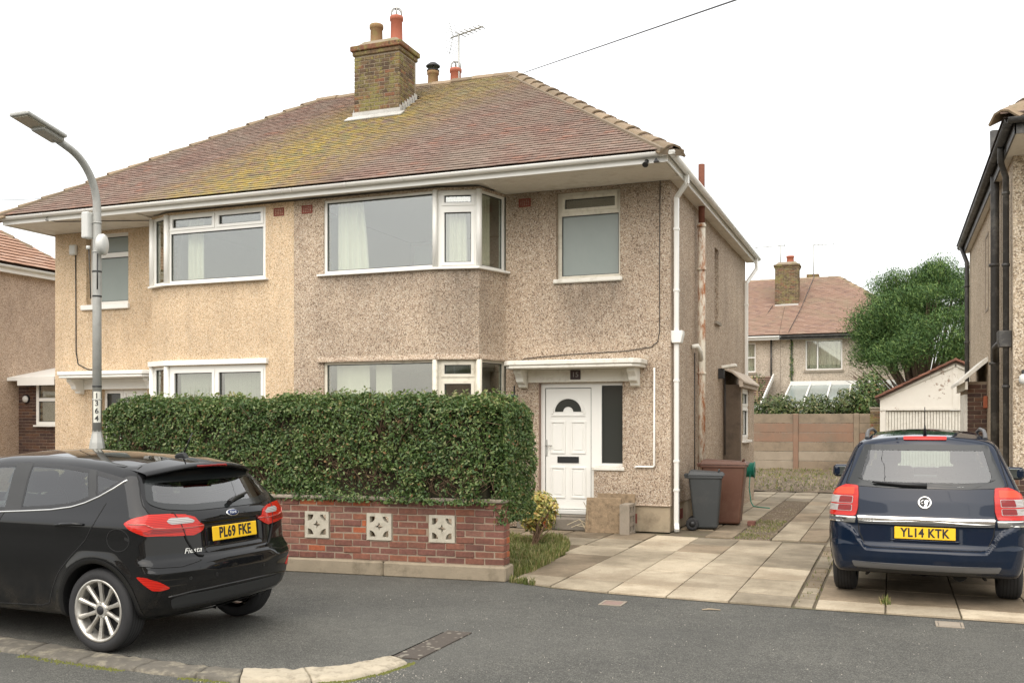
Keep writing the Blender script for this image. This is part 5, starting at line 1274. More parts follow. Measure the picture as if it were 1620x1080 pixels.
fr = MB(); panel(fr, (LX+.01, 0, 0), (0, 1, 0), 16.85, 17.75, .1, 2.5, [(16.95, .2, 17.65, 2.4)], .1); dq = fr.build('door', M['white'], NL); MB().box(LX-.08, 16.95, .2, LX-.04, 17.65, 2.4).build('leaf', M['white'], dq)
# brick side porch with lean-to hood and window
py = 18.5; po = MB().box(LX+.012, py+.012, 0, -18.9, 19.8, 2.70).build('side_porch', M['mortar'], NL)
def porch_skip(a, b, z): return a > .58 and z > 1.62
brickwork(po, (LX+.002, py, 0), (1, 0, 0), 1.4, .6, 28, 'brickpo', dep=.05, skip=porch_skip)
pw = window(NL, (LX, py-.02, 0), (1, 0, 0), .62, 1.40, 1.64, 2.72, [(.70, 2.30, 1.34, 2.64), (.70, 1.72, 1.34, 2.22)], rec=-.02)
MB().box(LX+.58, py-.10, 1.60, -18.86, py-.001, 1.637).build('sill', M['white'], pw)
MB().prism([(LX+.002, py-.35, 2.72), (LX+.002, py-.35, 2.80), (LX+.002, 19.8, 3.15), (LX+.002, 19.8, 3.05)], (1.5, 0, 0)).build('porch_hood', M['white'], NL)
MB().box(LX+.35, py-.36, 2.60, -18.78, py-.34, 2.75).build('hood_fascia', M['white'], NL)
wl = MB().tube([(LX+.28, py, 2.28), (LX+.28, py-.05, 2.28)], .10, 16).build('bulkhead_light', M['black'], NL)
MB().lathe([(.085, -.05), (.07, -.085), (.001, -.10)], (LX+.28, py, 2.28), 'y', 16).build('diffuser', M['greyplastic'], wl)
# red boundary wall in front of it
RW = thing('boundary_wall', 'low red painted boundary wall left of the tan house', 'wall', (-16, 12, 0))
M['redwall'] = simple('red_masonry_paint', (.20, .075, .05), .8, .12, 8, .3, 60)
MB().box(-24, 12.0, 0, -14.2, 12.2, 1.10).build('wall_body', M['redwall'], RW); MB().box(-24, 11.96, 1.10, -14.2, 12.24, 1.17).build('coping', M['redwall'], RW, bevel=.01)
MB().prism([(-14.9, 12.0, 1.171), (-14.2, 12.0, 1.171), (-14.2, 12.0, 1.38), (-14.35, 12.0, 1.38)], (0, .2, 0)).build('ramped_coping', M['redwall'], RW)
n = 260; P = np.c_[np.random.uniform(-17, -15.8, n), np.random.normal(12.7, .12, n), np.random.uniform(.9, 1.32, n)]
ph = thing('low_shrub', 'low green shrub behind the red boundary wall', 'shrub', (-16.4, 12.7, 0)); o = link('foliage', leaf_mesh('foliage', P, np.tile((0., -.5, .6), (n, 1)), np.full(n, .10), .5, .2, .7), M['privet'], ph)
mb = MB()
for x in (-16.8, -16.4, -16.0): mb.tube([(x, 12.7, 0), (x, 12.7, 1.1)], .02, 5)
mb.build('stems', M['twig'], ph)
# ---- right neighbour
NR = thing('neighbour_house', 'stone coloured pebbledash house with black pipes at the right edge', 'house', (5, 18, 0))
RX = 1.55
mb = MB(); panel(mb, (RX, 0, 0), (0, -1, 0), -23.4, -15.401, 0, 5.40, [], .25); panel(mb, (0, 15.15, 0), (1, 0, 0), RX, 8, .95, 5.4, [(3.0, 4.1, 4.6, 5.3), (3.0, 1.3, 4.6, 2.6)], .25); panel(mb, (0, 23.4, 0), (-1, 0, 0), -8, -RX-.251, 0, 5.4)
mb.build('wall', M['dashS'], NR)
bp = MB().box(RX-.02, 15.145, 0, 8, 15.39, .948).build('brick_plinth', M['mortar'], NR)
for z0_, z1_ in ((4.1, 5.3), (1.3, 2.6)):
    window(NR, (0, 15.15, 0), (1, 0, 0), 3.0, 4.6, z0_, z1_, [(3.06, z0_+.06, 3.77, z1_-.06), (3.83, z0_+.06, 4.54, z1_-.06)], sill=(.06, .05, .04)); curtain(NR, (0, 15.15, 0), (1, 0, 0), 3.05, 4.55, z0_, z1_, .35, 9, .03)
brickwork(bp, (RX-.035, 15.135, 0), (1, 0, 0), 2.6, .01, 12, 'brickpo', dep=.06)
MB().add([(RX-.25, 13.9, 5.55), (RX-.25, 23.7, 5.55), (RX+4, 18.8, 8.8), (12, 13.9, 5.55), (12, 18.8, 8.8), (12, 23.7, 5.55)], [(1, 0, 2), (0, 3, 4, 2), (5, 1, 2, 4)]).build('roof', M['underlay'], NR)
tiled_slope(NR, (12, 13.9, 5.56), (-1, 0, 0), Vector((0, 4.9, 3.25)), 0, 12-RX+.28, 34, M['tile'], a1=4.2) if False else tiled_slope(NR, (RX-.28, 13.88, 5.56), (1, 0, 0), Vector((0, 4.9, 3.25)), 0, 4.5, 34, M['tile'], a0=4.2)
hip_line(NR, (RX-.25, 13.9, 5.62), (RX+4, 18.8, 8.88), 15)
M['gutblk'] = simple('black_gutter_worn', (.045, .043, .040), .55, .2, 8, dirt=(.17, .16, .14), dscale=5)
gutter(NR, (RX-.17, 13.85, 5.52), (RX-.17, 23.7, 5.52), (-1, 0, 0), .062, 'gutblk'); gutter(NR, (RX-.2, 13.82, 5.52), (8, 13.82, 5.52), (0, -1, 0), .062, 'gutblk')
MB().box(RX-.115, 13.9, 5.34, RX-.095, 23.6, 5.56).box(RX-.114, 13.9, 5.34, 8, 13.92, 5.56).build('fascia', M['gutblk'], NR)
MB().box(RX-.093, 13.93, 5.36, RX-.002, 23.5, 5.39).box(RX, 13.93, 5.362, 8, 15.148, 5.392).build('soffit', M['soffit'], NR)
pipe(NR, [(RX-.17, 15.0, 5.46), (RX-.15, 15.2, 5.3), (RX-.07, 15.36, 5.12), (RX-.07, 15.36, .1)], .042, 'gutblk', clips=(4.9, 3.9, 2.2, 1.0))
MB().prism([(RX-.16, 15.28, 2.75), (RX+.0, 15.28, 2.75), (RX+.0, 15.28, 2.98), (RX-.18, 15.28, 2.98), (RX-.18, 15.28, 2.85)], (0, .18, 0)).build('hopper', M['gutblk'], NR, bevel=.01)
pipe(NR, [(RX-.09, 16.72, .1), (RX-.09, 16.72, 5.30), (RX-.10, 16.72, 6.15)], .062, 'gutblk', 'soil_pipe', (1.2, 2.6, 4.1))
MB().tube([(RX-.09, 16.72, 2.6), (RX-.12, 16.45, 2.82), (RX-.09, 16.2, 2.86), (RX-.02, 15.9, 2.86)], .04, 10).build('waste_pipe', M['gutblk'], NR)
pipe(NR, [(RX-.17, 23.3, 5.46), (RX-.07, 23.1, 5.1), (RX-.07, 23.1, .1)], .045, 'gutblk', clips=(4.6, 3.4, 2.2))
ra = MB().box(RX-.30, 19.212, 0, RX-.002, 21.4, 2.42).build('side_porch', M['mortar'], NR); brickwork(ra, (RX-.31, 19.2, 0), (1, 0, 0), .305, .02, 31, 'brickpo', dep=.05)
MB().prism([(RX-.003, 18.95, 2.85), (RX-.46, 18.95, 2.42), (RX-.46, 18.95, 2.36), (RX-.003, 18.95, 2.76)], (0, 2.6, 0)).build('porch_hood', M['whiteold'], NR)
MB().box(RX-.36, 19.0, 2.28, RX-.32, 21.5, 2.42).build('hood_fascia', M['whiteold'], NR)
MB().box(RX-.36, 19.3, .05, RX-.301, 20.3, 2.2).build('side_door', M['whiteold'], NR)
MB().box(RX-.07, 19.0, 1.95, RX-.003, 19.1, 2.16).build('red_box', M['brickor'], NR, bevel=.01)
q = MB().box(RX+.10, 15.08, 2.25, RX+.16, 15.149, 2.42).tube([(RX+.13, 15.09, 2.38), (RX+.10, 14.9, 2.40), (RX+.09, 14.85, 2.34)], .015, 8).build('wall_lamp', M['black'], NR)
MB().lathe([(.02, .09), (.05, .06), (.055, 0), (.035, -.04), (.001, -.05)], (RX+.09, 14.85, 2.26)).build('globe', M['greyplastic'], q)
arc = MB(); panel(arc, (RX-.01, 0, 0), (0, -1, 0), -19.45, -18.85, 3.65, 5.0, [(-19.4, 3.7, -18.9, 4.95)], .05); arc.build('side_window', M['coping'], NR)
# ---- concrete panel fence at the end of the gardens
FE = thing('panel_fence', 'weathered concrete panel fence across the end of the back garden', 'fence', (-2, 36.6, 0))
def panelmat(name, c, d): 
    N = NT(name); col = N.mix(N.noise(2.5, 6, .7), mul(c, .75), mul(c, 1.2)); col = N.mix(N.ramp(N.noise(1.3, 6, .75), [(.45, 0.), (.68, .8)]), col, d)
    N.bump(N.noise(30, 5, .7), .4, .01); return N.out(col, .92)
M['fpo'] = panelmat('panel_orange', (.275, .17, .115), (.21, .16, .115)); M['fpg'] = panelmat('panel_grey', (.28, .22, .155), (.15, .12, .085)); M['fpp'] = panelmat('panel_pale', (.34, .285, .215), (.20, .165, .12))
FY2 = 36.6; posts = [-5.28, -3.23, -1.18, .87]
for x in posts: MB().prism([(x-.09, FY2-.06, -.05), (x+.09, FY2-.06, -.05), (x+.09, FY2-.06, 2.02), (x-.09, FY2-.06, 2.02)], (0, .16, 0)).build('post', M['fpo'] if x == -3.23 else M['fpg'], FE, bevel=.015)
pat = {0: ['fpp', 'fpp', 'fpg', 'fpo', 'fpo', 'fpg'], 1: ['fpg', 'fpp', 'fpg', 'fpo', 'fpo', 'fpg'], 2: ['fpg', 'fpg', 'fpo', 'fpo', 'fpg', 'fpg']}
for i in range(3):
    for j in range(6): MB().box(posts[i]+.092, FY2-.02+random.uniform(-.012, .012), j*.335+.004, posts[i+1]-.092, FY2+.05, (j+1)*.335-.004).build('concrete_panel', M[pat[i][j]], FE, bevel=.008)
PR = thing('brick_pier', 'short mossy brick pier between the fence and the garage', 'pier', (-.48, 31.6, 0))
pc = MB().box(-.62, 31.51, 0, -.36, 31.8, 2.10).build('pier_core', M['mortard'], PR); brickwork(PR, (-.63, 31.5, 0), (1, 0, 0), .28, .6, 19, 'brickch', dep=.06)
MB().box(-.65, 31.48, 2.10, -.33, 31.83, 2.16).build('pier_cap', M['coping'], PR, bevel=.01)
# ---- garage
GG = thing('garage', 'white painted garage with peeling gable and red tile verge', 'garage', (1.7, 33, 0))
N = NT('peeling_white'); pk = N.ramp(N.noise(1.9, 7, .8), [(.60, 0.), (.64, 1.)])
M['peel'] = N.out(N.mix(pk, N.mix(N.noise(5), (.66, .62, .54), (.76, .73, .66)), N.mix(N.noise(9), (.25, .15, .10), (.36, .30, .24))), .8)
ga, gb, gm, gy = -.35, 3.75, 1.71, 31.4
MB().prism([(ga, gy, 2.06), (gb, gy, 2.06), (gb, gy, 2.45), (gm, gy, 3.42), (ga, gy, 2.45)], (0, .12, 0)).build('gable', M['peel'], GG)
MB().bar((ga-.04, gy-.02, 2.43), (gm, gy-.02, 3.40), .05, .13, (0, 0, 1)).bar((gm, gy-.02, 3.40), (gb+.04, gy-.02, 2.43), .05, .13).build('bargeboard', M['peel'], GG)
MB().box(gm-.07, gy-.025, 2.10, gm+.07, gy-.001, 3.3).box(ga+.0, gy-.02, 2.06, gb, gy-.001, 2.14).build('gable_trim', M['peel'], GG)
MB().box(ga, gy+.13, 0, ga+.12, 37, 2.45).box(gb-.12, gy+.13, 0, gb, 37, 2.45).box(ga, gy, 0, ga+.16, gy+.12, 2.055).box(gm+.6, gy, 0, gm+.8, gy+.12, 2.055).build('side_wall', M['peel'], GG)
rf = MB().prism([(ga-.12, gy-.10, 2.42), (gm, gy-.10, 3.50), (gm, gy-.10, 3.43), (ga-.12, gy-.10, 2.35)], (0, 5.8, 0)).prism([(gm, gy-.10, 3.50), (gb+.12, gy-.10, 2.42), (gb+.12, gy-.10, 2.35), (gm, gy-.10, 3.43)], (0, 5.8, 0)).build('roof', M['underlay'], GG)
vt = simple('verge_tile_mat', (.20, .09, .06), .9, .2, 9, rand=.2); mvt = MB().box(-.16, -.12, -.03, .16, .25, .03).mesh('verge_tile', bevel=.008)
for i in range(9):
    t = (i+.5)/9; sl2 = math.atan2(1.08, gm-ga+.12)
    link('verge_tile', mvt, vt, rf, loc=(ga-.12+(gm-ga+.12)*t, gy-.05, 2.45+1.08*t), rot=(0, -sl2+.06, 0))
    link('verge_tile', mvt, vt, rf, loc=(gb+.12-(gb-gm+.12)*t, gy-.05, 2.45+1.08*t), rot=(0, sl2-.06, 0))
link('ridge_cap', MB().prism([(-.2, 0, -.13), (0, 0, 0.02), (.2, 0, -.13), (.17, 0, -.15), (0, 0, -.03), (-.17, 0, -.15)], (0, 5.8, 0)).mesh('ridge_cap'), vt, rf, loc=(gm, gy-.12, 3.56))
gd = MB().box(ga+.161, gy+.09, 0, gm+.599, gy+.12, 2.055).build('garage_door', simple('door_groove', (.56, .53, .47), .7), GG); x = ga+.17
while x < gm+.55: MB().box(x, gy+.045, .05, x+.058, gy+.089, 2.03).build('door_rib', M['whiteold'], gd); x += .082
# ---- houses behind
def far_house(label, x0, x1, xr, hipside, wins, gutmat, chim):
    H_ = thing('terraced_house', label, 'house', ((x0+x1)/2, 48, 0), group='houses behind the gardens'); wy = 46.2
    mb = MB(); panel(mb, (0, wy, 0), (1, 0, 0), x0, x1, 0, 5.45, [w_[:4] for w_ in wins]); mb.build('wall', M['dashB'], H_)
    MB().box(x0+.26, wy+1.5, 0, x1-.26, wy+1.6, 5.4).build('inner_wall', M['room'], H_)
    if hipside: mb = MB(); panel(mb, (x1, 0, 0), (0, 1, 0), wy+.251, 55, 0, 5.45); mb.build('side_wall', M['dashB'], H_)
    MB().add([(x0, 45.7, 5.6), (x1+(.25 if hipside else 0), 45.7, 5.6), (xr, 50.9, 8.80), (x0, 50.9, 8.80)]+([(x1+.25, 56, 5.6)] if hipside else [(x1, 56, 5.6)]), [(0, 1, 2, 3), (1, 4, 2)]).build('roof', M['underlay'], H_)
    tiled_slope(H_, (x0, 45.68, 5.62), (1, 0, 0), Vector((0, 5.22, 3.2)), 0, x1-x0+(.25 if hipside else 0), 46, M['tilefar'], tw=.2, a1=x1+.25-xr if hipside else 0)
    if hipside: hip_line(H_, (x1+.2, 45.75, 5.68), (xr, 50.9, 8.86), 16)
    hip_line(H_, (x0, 50.9, 8.86), (xr, 50.9, 8.86), max(3, int((xr-x0)/.45)), 'ridge_tile', .14, .09, .01)
    MB().box(x0+.002, 45.70, 5.42, x1-.002, 45.72, 5.60).build('fascia', M[gutmat], H_); gutter(H_, (x0+.002, 45.63, 5.56), (x1+.1, 45.63, 5.56), (0, -1, 0), .06, gutmat, False); MB().box(x0+.002, 45.725, 5.451, x1-.002, 46.5, 5.47).build('soffit', M['soffit'], H_)
    for w_ in wins:
        a, b, c, e = w_[:4]; m_ = a+(c-a)*w_[4]
        if w_[4] > 0: L_ = [(a+.06, b+.06, m_-.03, e-.06), (m_+.03, b+.06, c-.06, e-.06)]
        else: L_ = [(a+.06, (b+e)/2+.03, c-.06, e-.06), (a+.06, b+.06, c-.06, (b+e)/2-.03)]
        f_ = window(H_, (0, wy, 0), (1, 0, 0), a, c, b, e, L_, rec=.08); MB().box(a-.06, wy-.06, b-.1, c+.06, wy+.05, b-.002).build('sill', M['coping'], f_)
        curtain(H_, (0, wy, 0), (1, 0, 0), a+.05, c-.05, b, e, .3, 7, .04)
    return H_
BR = far_house('pebbledash house with black gutter behind the garage and tree', -4.75, 1.5, -2.45, True, [(-3.66, 4.05, -2.08, 5.40, .33)], 'gutblk', True)
BL = far_house('pebbledash house with white gutter behind the fence, partly hidden by the side wall', -11, -4.76, -4.76, False, [(-6.75, 4.0, -5.85, 5.35, 0)], 'white', False)
c, zt = chimney(BR, -5.22, -4.14, 48.3, 49.1, 7.15, 9.0)
pot(c, -4.55, 48.7, zt+.08, .36, .17, 'terracotta'); MB().box(-4.95, 48.2, 7.02, -4.14, 48.28, 7.3).box(-5.22, 48.21, 7.02, -4.951, 48.28, 7.28).build('lead_apron', M['lead'], c)
MB().box(-4.1, 52.4, 7.6, -3.5, 53, 9.25).build('rear_chimney', M['brickch'], BR)
pipe(BL, [(-5.15, 46.1, 5.45), (-5.15, 46.1, 3.5)], .04, 'gutblk')
iv = MB()
for i in range(170):
    z = random.uniform(3.2, 5.5); a = random.uniform(0, 6); r = .02+random.random()*.05; iv.add([(-4.25+random.gauss(0, .035)+r*math.cos(a+q), 46.12+random.gauss(0, .03), z+r*math.sin(a+q)) for q in (0, 2.1, 4.2)], [(0, 1, 2)])
o = iv.build('ivy', M['privet'], BR); o['kind'] = 'stuff'
pipe(BR, [(-4.25, 46.13, 5.45), (-4.25, 46.13, 1.0)], .03, 'gutblk')
for pts in ([(-5.9, 46.0, 5.65), (-5.3, 48.2, 7.2)], [(-4.35, 45.8, 5.7), (-3.98, 47.6, 6.9), (-3.6, 51, 8.9)]): MB().tube([Vector(p)+Vector((0, -.02, .06)) for p in pts], .014, 5).build('roof_cable', M['black'], BR)
# aerials
def aerial(label, x, y, z0, z1, ang, L_, n, refl=True, yag=.35, tilt=0):
    t = thing('tv_aerial', label, 'aerial', (x, y, z0)); MB().tube([(x, y, z0), (x, y, z1)], .022, 8).build('mast', M['galv'], t)
    d = Vector((math.cos(ang), math.sin(ang), tilt)); p = Vector((x, y, z1-.02)); q = Vector((-math.sin(ang), math.cos(ang), 0))
    MB().tube([p-d*.25, p+d*L_], .018, 6).build('boom', M['galv'], t)
    mb = MB()
    for i in range(n):
        c_ = p+d*(.05+(L_-.1)*i/(n-1)); k = yag*(1-.35*i/n); mb.tube([c_-q*k*.5-Zv*.0, c_+q*k*.5], .012, 5)
    mb.build('elements', M['galv'], t)
    if refl:
        mb = MB()
        for sgn in (-1, 1):
            for k in range(5):
                o_ = p-d*.2+Zv*sgn*(.05+.07*k)-d*(.02*k); mb.tube([o_-q*.22, o_+q*.22], .006, 5)
            mb.tube([p-d*.18, p-d*.3+Zv*sgn*.36], .008, 5)
        mb.build('reflector', M['galv'], t)
    return t
aerial('tall television aerial standing on the ridge right of the brick chimney', -9.18, 20.45, 8.6, 10.5, R(-20), .75, 6)
aerial('television aerial on the far brick chimney', -5.0, 48.6, 9.2, 10.15, R(175), 1.2, 5, True, .3); aerial('slim television aerial on the far roof ridge', -3.65, 51, 8.8, 10.5, R(5), 1.0, 6, False, .3)
# lean-to roofs behind the fence
LT = thing('outhouse', 'small tiled lean-to with white bargeboard behind the fence', 'outhouse', (-6, 43, 0))
MB().box(-8.5, 41.5, 0, -5.1, 46.1, 2.35).build('wall', M['dashB'], LT); tiled_slope(LT, (-8.6, 41.3, 2.42), (1, 0, 0), Vector((0, 4.6, 1.35)), 0, 3.55, 14, M['tilefar']); MB().prism([(-8.6, 41.3, 2.40), (-8.6, 45.9, 3.75), (-8.6, 45.9, 3.65), (-8.6, 41.3, 2.30)], (3.5, 0, 0)).build('roof', M['underlay'], LT)
MB().bar((-5.02, 41.25, 2.40), (-5.02, 45.9, 3.80), .06, .2).box(-8.6, 41.22, 2.22, -5.0, 41.28, 2.42).build('bargeboard', M['white'], LT)
CV = thing('conservatory', 'white framed glass lean-to roof behind the shrubs', 'conservatory', (-2, 43, 0))
M['polycarb'] = simple('glass_roof', (.24, .28, .265), .2, .1, .5, spec=.4)
MB().box(-4.3, 45.95, 3.35, 1.4, 46.15, 3.55).build('wall_plate', M['white'], CV); MB().box(-4.3, 41.9, 2.3, 1.4, 42.0, 2.42).build('eaves_beam', M['white'], CV); x = -4.28
while x < 1.4: MB().bar((x, 46.0, 3.42), (x, 41.95, 2.44), .07, .06).build('glazing_bar', M['white'], CV); MB().bar((x+.43, 46.0, 3.37), (x+.43, 41.95, 2.39), .78, .02).build('roof_pane', M['polycarb'], CV); x += .86
MB().box(-4.3, 41.92, 0, 1.4, 41.98, 2.3).build('front_glazing', M['polycarb'], CV)
# shrubs behind the fence
M['shrubfar'] = leafmat('shrub_leaf', [(0, (.045, .075, .025)), (.4, (.08, .12, .04)), (.75, (.15, .19, .07)), (.95, (.30, .28, .15))], nscale=.8)
def bush(label, x, y, z, rx, ry, rz, n, size, mat, cat='shrub', zb=0, group=None, name='garden_shrub'):
    t = thing(name, label, cat, (x, y, zb), group=group); c_ = np.random.normal(0, 1, (n, 3)); c_ /= np.linalg.norm(c_, axis=1)[:, None]
    nz = np.array([1+.35*mnoise.noise(Vector(q*2.3)+Vector((x, y, 0)))+.2*mnoise.noise(Vector(q*5.1)) for q in c_]); r_ = np.random.rand(n)**.35
    P = np.array([x, y, z])+c_*(r_*nz)[:, None]*np.array([rx, ry, rz])
    link('foliage', leaf_mesh('foliage', P, c_+np.array([0, -.2, .4]), np.full(n, size), .4, .25, .6), M[mat], t)
    mb = MB()
    for i in range(6): mb.tube([(x+random.gauss(0, rx*.15), y, zb), (x+random.gauss(0, rx*.4), y+random.gauss(0, ry*.3), z)], [.03, .012], 5, False)
    mb.build('stems', M['twig'], t)
for i, (x, z, rx, rz, lb) in enumerate(((-5.2, 2.15, .75, .6, 'leafy shrub behind the fence beside the house corner'), (-3.9, 2.2, .75, .55, 'pale leafy shrub behind the fence below the lean-to bargeboard'), (-2.6, 2.2, .8, .5, 'loose shrub behind the middle of the fence'), (-1.5, 2.3, .6, .6, 'broad shrub behind the fence left of the dark bush'))):
    bush(lb, x, 37.6, z, rx, .6, rz, 1500, .15, 'shrubfar', group='shrubs behind the fence')
bush('dark upright bush behind the fence beside the garage', -.75, 37.4, 2.5, .62, .6, 1.05, 2600, .14, 'privet', group='shrubs behind the fence')
bb_ = thing('bamboo_canes', 'thin bamboo canes with pale leaves left behind the fence', 'plant', (-5.6, 38, 0)); mb = MB()
for i in range(14): x = random.uniform(-6.2, -4.6); mb.tube([(x, 38, 0), (x+random.gauss(0, .1), 38, random.uniform(2.8, 3.5))], .018, 5)
mb.build('canes', simple('cane', (.40, .30, .15), .7), bb_)
n = 500; P = np.c_[np.random.uniform(-6.3, -4.5, n), np.random.normal(38, .2, n), np.random.uniform(1.9, 3.5, n)]; o = link('leaves', leaf_mesh('leaves', P, np.tile((0., -.5, .3), (n, 1)), np.full(n, .22), .18, .2, .7), M['shrubfar'], bb_); o['kind'] = 'stuff'
# ---- the big evergreen
TR = thing('evergreen_tree', 'large dark green bushy evergreen tree behind the garage', 'tree', (1.2, 41, 0))
M['needle'] = leafmat('evergreen_spray', [(0, (.034, .080, .026)), (.4, (.070, .145, .042)), (.75, (.12, .21, .060)), (1, (.21, .30, .09))], .6, .15, nscale=1.1)
bx, by = .9, 41.0
clumps = []
for i in range(120):
    th = random.uniform(0, 2*math.pi); ph = math.acos(random.uniform(-.22, 1)); rr_ = random.uniform(.72, 1.06)
    c_ = Vector((math.cos(th)*math.sin(ph), math.sin(th)*math.sin(ph), math.cos(ph)))
    p = Vector((2.15, by, 4.55))+Vector((c_.x*3.35, c_.y*3.0, c_.z*3.35))*rr_
    if c_.z < .15: p.z += .2
    clumps.append((p, c_, random.uniform(.35, .80)))
PP, NN, UU = [], [], []
for p, c_, r in clumps:
    k = int(1500*(r/.6)**2); q = np.random.normal(0, 1, (k, 3)); q /= np.linalg.norm(q, axis=1)[:, None]; rad = np.random.rand(k)**.4*r*(1+.25*np.abs(np.random.normal(0, 1, k)))
    PP.append(np.array(p)+q*rad[:, None]*np.array([1, 1, .8])); NN.append(q+np.random.normal(0, .3, (k, 3))); UU.append(np.tile(np.array(c_)*.8+np.array([0, 0, .8]), (k, 1))+q*.5)
PP, NN, UU = np.concatenate(PP), np.concatenate(NN), np.concatenate(UU)
link('crown', leaf_mesh('crown', PP, NN, np.full(len(PP), .125), .22, .2, .6, UU), M['needle'], TR)
M['bark'] = simple('bark', (.17, .115, .08), .95, .3, 8, .6, 30)
mb = MB(); mb.tube([(bx, by, 0), (bx+.05, by, 1.2), (bx+.1, by, 2.2)], [.34, .28, .25], 10)
mb.build('trunk', M['bark'], TR)
mb = MB()
for i, (p, c_, r) in enumerate(clumps):
    s0 = Vector((bx+.1+random.gauss(0, .1), by+random.gauss(0, .1), random.uniform(1.6, 2.3))); m1 = s0.lerp(p, .5)+Vector((0, 0, -.15))
    mb.tube([s0, m1, p], [.07, .045, .015], 5, False)
for i in range(60):
    a = random.uniform(1.9, 4.4); p = Vector((bx+random.uniform(-2.6, .8), by-random.uniform(.2, 2.4), random.uniform(2.9, 3.9))); s0 = Vector((bx+random.gauss(0, .15), by-.1, random.uniform(1.6, 2.2))); mb.tube([s0, s0.lerp(p, .55)+Vector((0, 0, -.1)), p], [.035, .025, .008], 4, False)
o = mb.build('limbs', M['bark'], TR); o['kind'] = 'stuff'
# ---- the houses across the street, behind the viewer: they show only as reflections in the glass and paint
for i, (xa, lb) in enumerate(((-21, 'pebbledash house across the street, behind the viewer and furthest left'), (-6.5, 'pebbledash house across the street, straight behind the viewer'), (8, 'pebbledash house across the street, behind the viewer to the right'))):
    OH = thing('opposite_house', lb, 'house', (xa+6, -24, 0), group='houses across the street'); yf = -20.; xb = xa+12.
    ops = [(-xb+1.2, 1.0, -xb+3.6, 2.5), (-xb+1.2, 3.9, -xb+3.6, 5.2), (-xa-3.6, 1.0, -xa-1.2, 2.5), (-xa-3.6, 3.9, -xa-1.2, 5.2), (-xb+4.6, .1, -xb+5.6, 2.2), (-xa-5.6, .1, -xa-4.6, 2.2)]
    mb = MB(); panel(mb, (0, yf, 0), (-1, 0, 0), -xb, -xa, 0, 5.4, ops); mb.build('wall', M['dashN'], OH)
    MB().box(xa+.01, yf-8, 0, xb-.01, yf-.26, 5.38).build('house_mass', M['room'], OH)
    for o_ in ops[:4]:
        m_ = (o_[0]+o_[2])/2; window(OH, (0, yf, 0), (-1, 0, 0), o_[0], o_[2], o_[1], o_[3], [(o_[0]+.06, o_[1]+.06, m_-.03, o_[3]-.06), (m_+.03, o_[1]+.06, o_[2]-.06, o_[3]-.06)], rec=.08)
    for o_ in ops[4:]: MB().box(-o_[2], yf-.16, o_[1], -o_[0], yf-.1, o_[3]).build('door', M['whiteold'], OH)
    e_ = .4; V_ = [(xa-e_, yf+e_, 5.5), (xb+e_, yf+e_, 5.5), (xb+e_, yf-8-e_, 5.5), (xa-e_, yf-8-e_, 5.5), (xa+4, yf-4, 8.6), (xb-4, yf-4, 8.6)]
    MB().add(V_, [(1, 0, 4, 5), (2, 1, 5), (3, 2, 5, 4), (0, 3, 4), (0, 1, 2, 3)]).build('roof', M['underlay'], OH); MB().box(xa-e_, yf+e_, 5.36, xb+e_, yf+e_+.03, 5.52).build('fascia', M['white'], OH)
# ================================================================== CARS
def tab(pts, sig=.03, lo=-1., hi=6., n=1400):
    g = np.linspace(lo, hi, n); v = np.interp(g, [p[0] for p in pts], [p[1] for p in pts])
    if sig > 0:
        h = (hi-lo)/(n-1); k = int(3*sig/h)+1; w_ = np.exp(-.5*((np.arange(-k, k+1)*h)/sig)**2); w_ /= w_.sum()
        v = np.convolve(np.pad(v, k, mode='edge'), w_, 'valid')
    return lambda x: np.interp(x, g, v)
def smax(a, b, k):
    h = np.maximum(k-np.abs(a-b), 0)/k; return np.maximum(a, b)+h*h*k*.25
def sstep(x, a, b):
    t = np.clip((x-a)/(b-a), 0, 1); return t*t*(3-2*t)
class CarBody:
    """closed body surface f(x, y, z) = 0; x from the rear bumper forwards, y to the left, z up"""
    def solve(s, O, D, t1):
        O = np.asarray(O, float); D = np.asarray(D, float); n = len(O); lo = np.zeros(n); hi = np.full(n, t1) if np.isscalar(t1) else np.array(t1, float)
        for _ in range(34):
            m = (lo+hi)/2; v = s.f(O+D*m[:, None]); ins = v < 0; lo = np.where(ins, m, lo); hi = np.where(ins, hi, m)
        return O+D*((lo+hi)/2)[:, None]
    def grad(s, P, e=.004):
        g = np.stack([s.f(P+np.eye(3)[i]*e)-s.f(P-np.eye(3)[i]*e) for i in range(3)], 1); return g/(np.linalg.norm(g, axis=1)[:, None]+1e-9)
    def side(s, xz, sgn=1):
        xz = np.asarray(xz, float); n = len(xz); return s.solve(np.c_[xz[:, 0], np.zeros(n), xz[:, 1]], np.tile((0., sgn, 0.), (n, 1)), 1.4)
    def rear(s, yz, x0=1.3):
        yz = np.asarray(yz, float); n = len(yz); return s.solve(np.c_[np.full(n, x0), yz], np.tile((-1., 0, 0), (n, 1)), 2.)
    def corner(s, pz, sgn=1):                       # angle in degrees (0 = straight back, 90 = to the side), z
        pz = np.asarray(pz, float); n = len(pz); a = np.radians(pz[:, 0]); O = np.c_[np.full(n, s.cx), np.full(n, s.cy*sgn), pz[:, 1]]
        return s.solve(O, np.c_[-np.cos(a), sgn*np.sin(a), np.zeros(n)], 1.5)
    def top(s, xy):
        xy = np.asarray(xy, float); n = len(xy); return s.solve(np.c_[xy, np.full(n, .8)], np.tile((0., 0, 1.), (n, 1)), 1.4)
    def mapper(s, mode, sgn=1):
        return {'side': lambda q: s.side(q, sgn), 'rear': s.rear, 'corner': lambda q: s.corner(q, sgn), 'top': s.top}[mode]
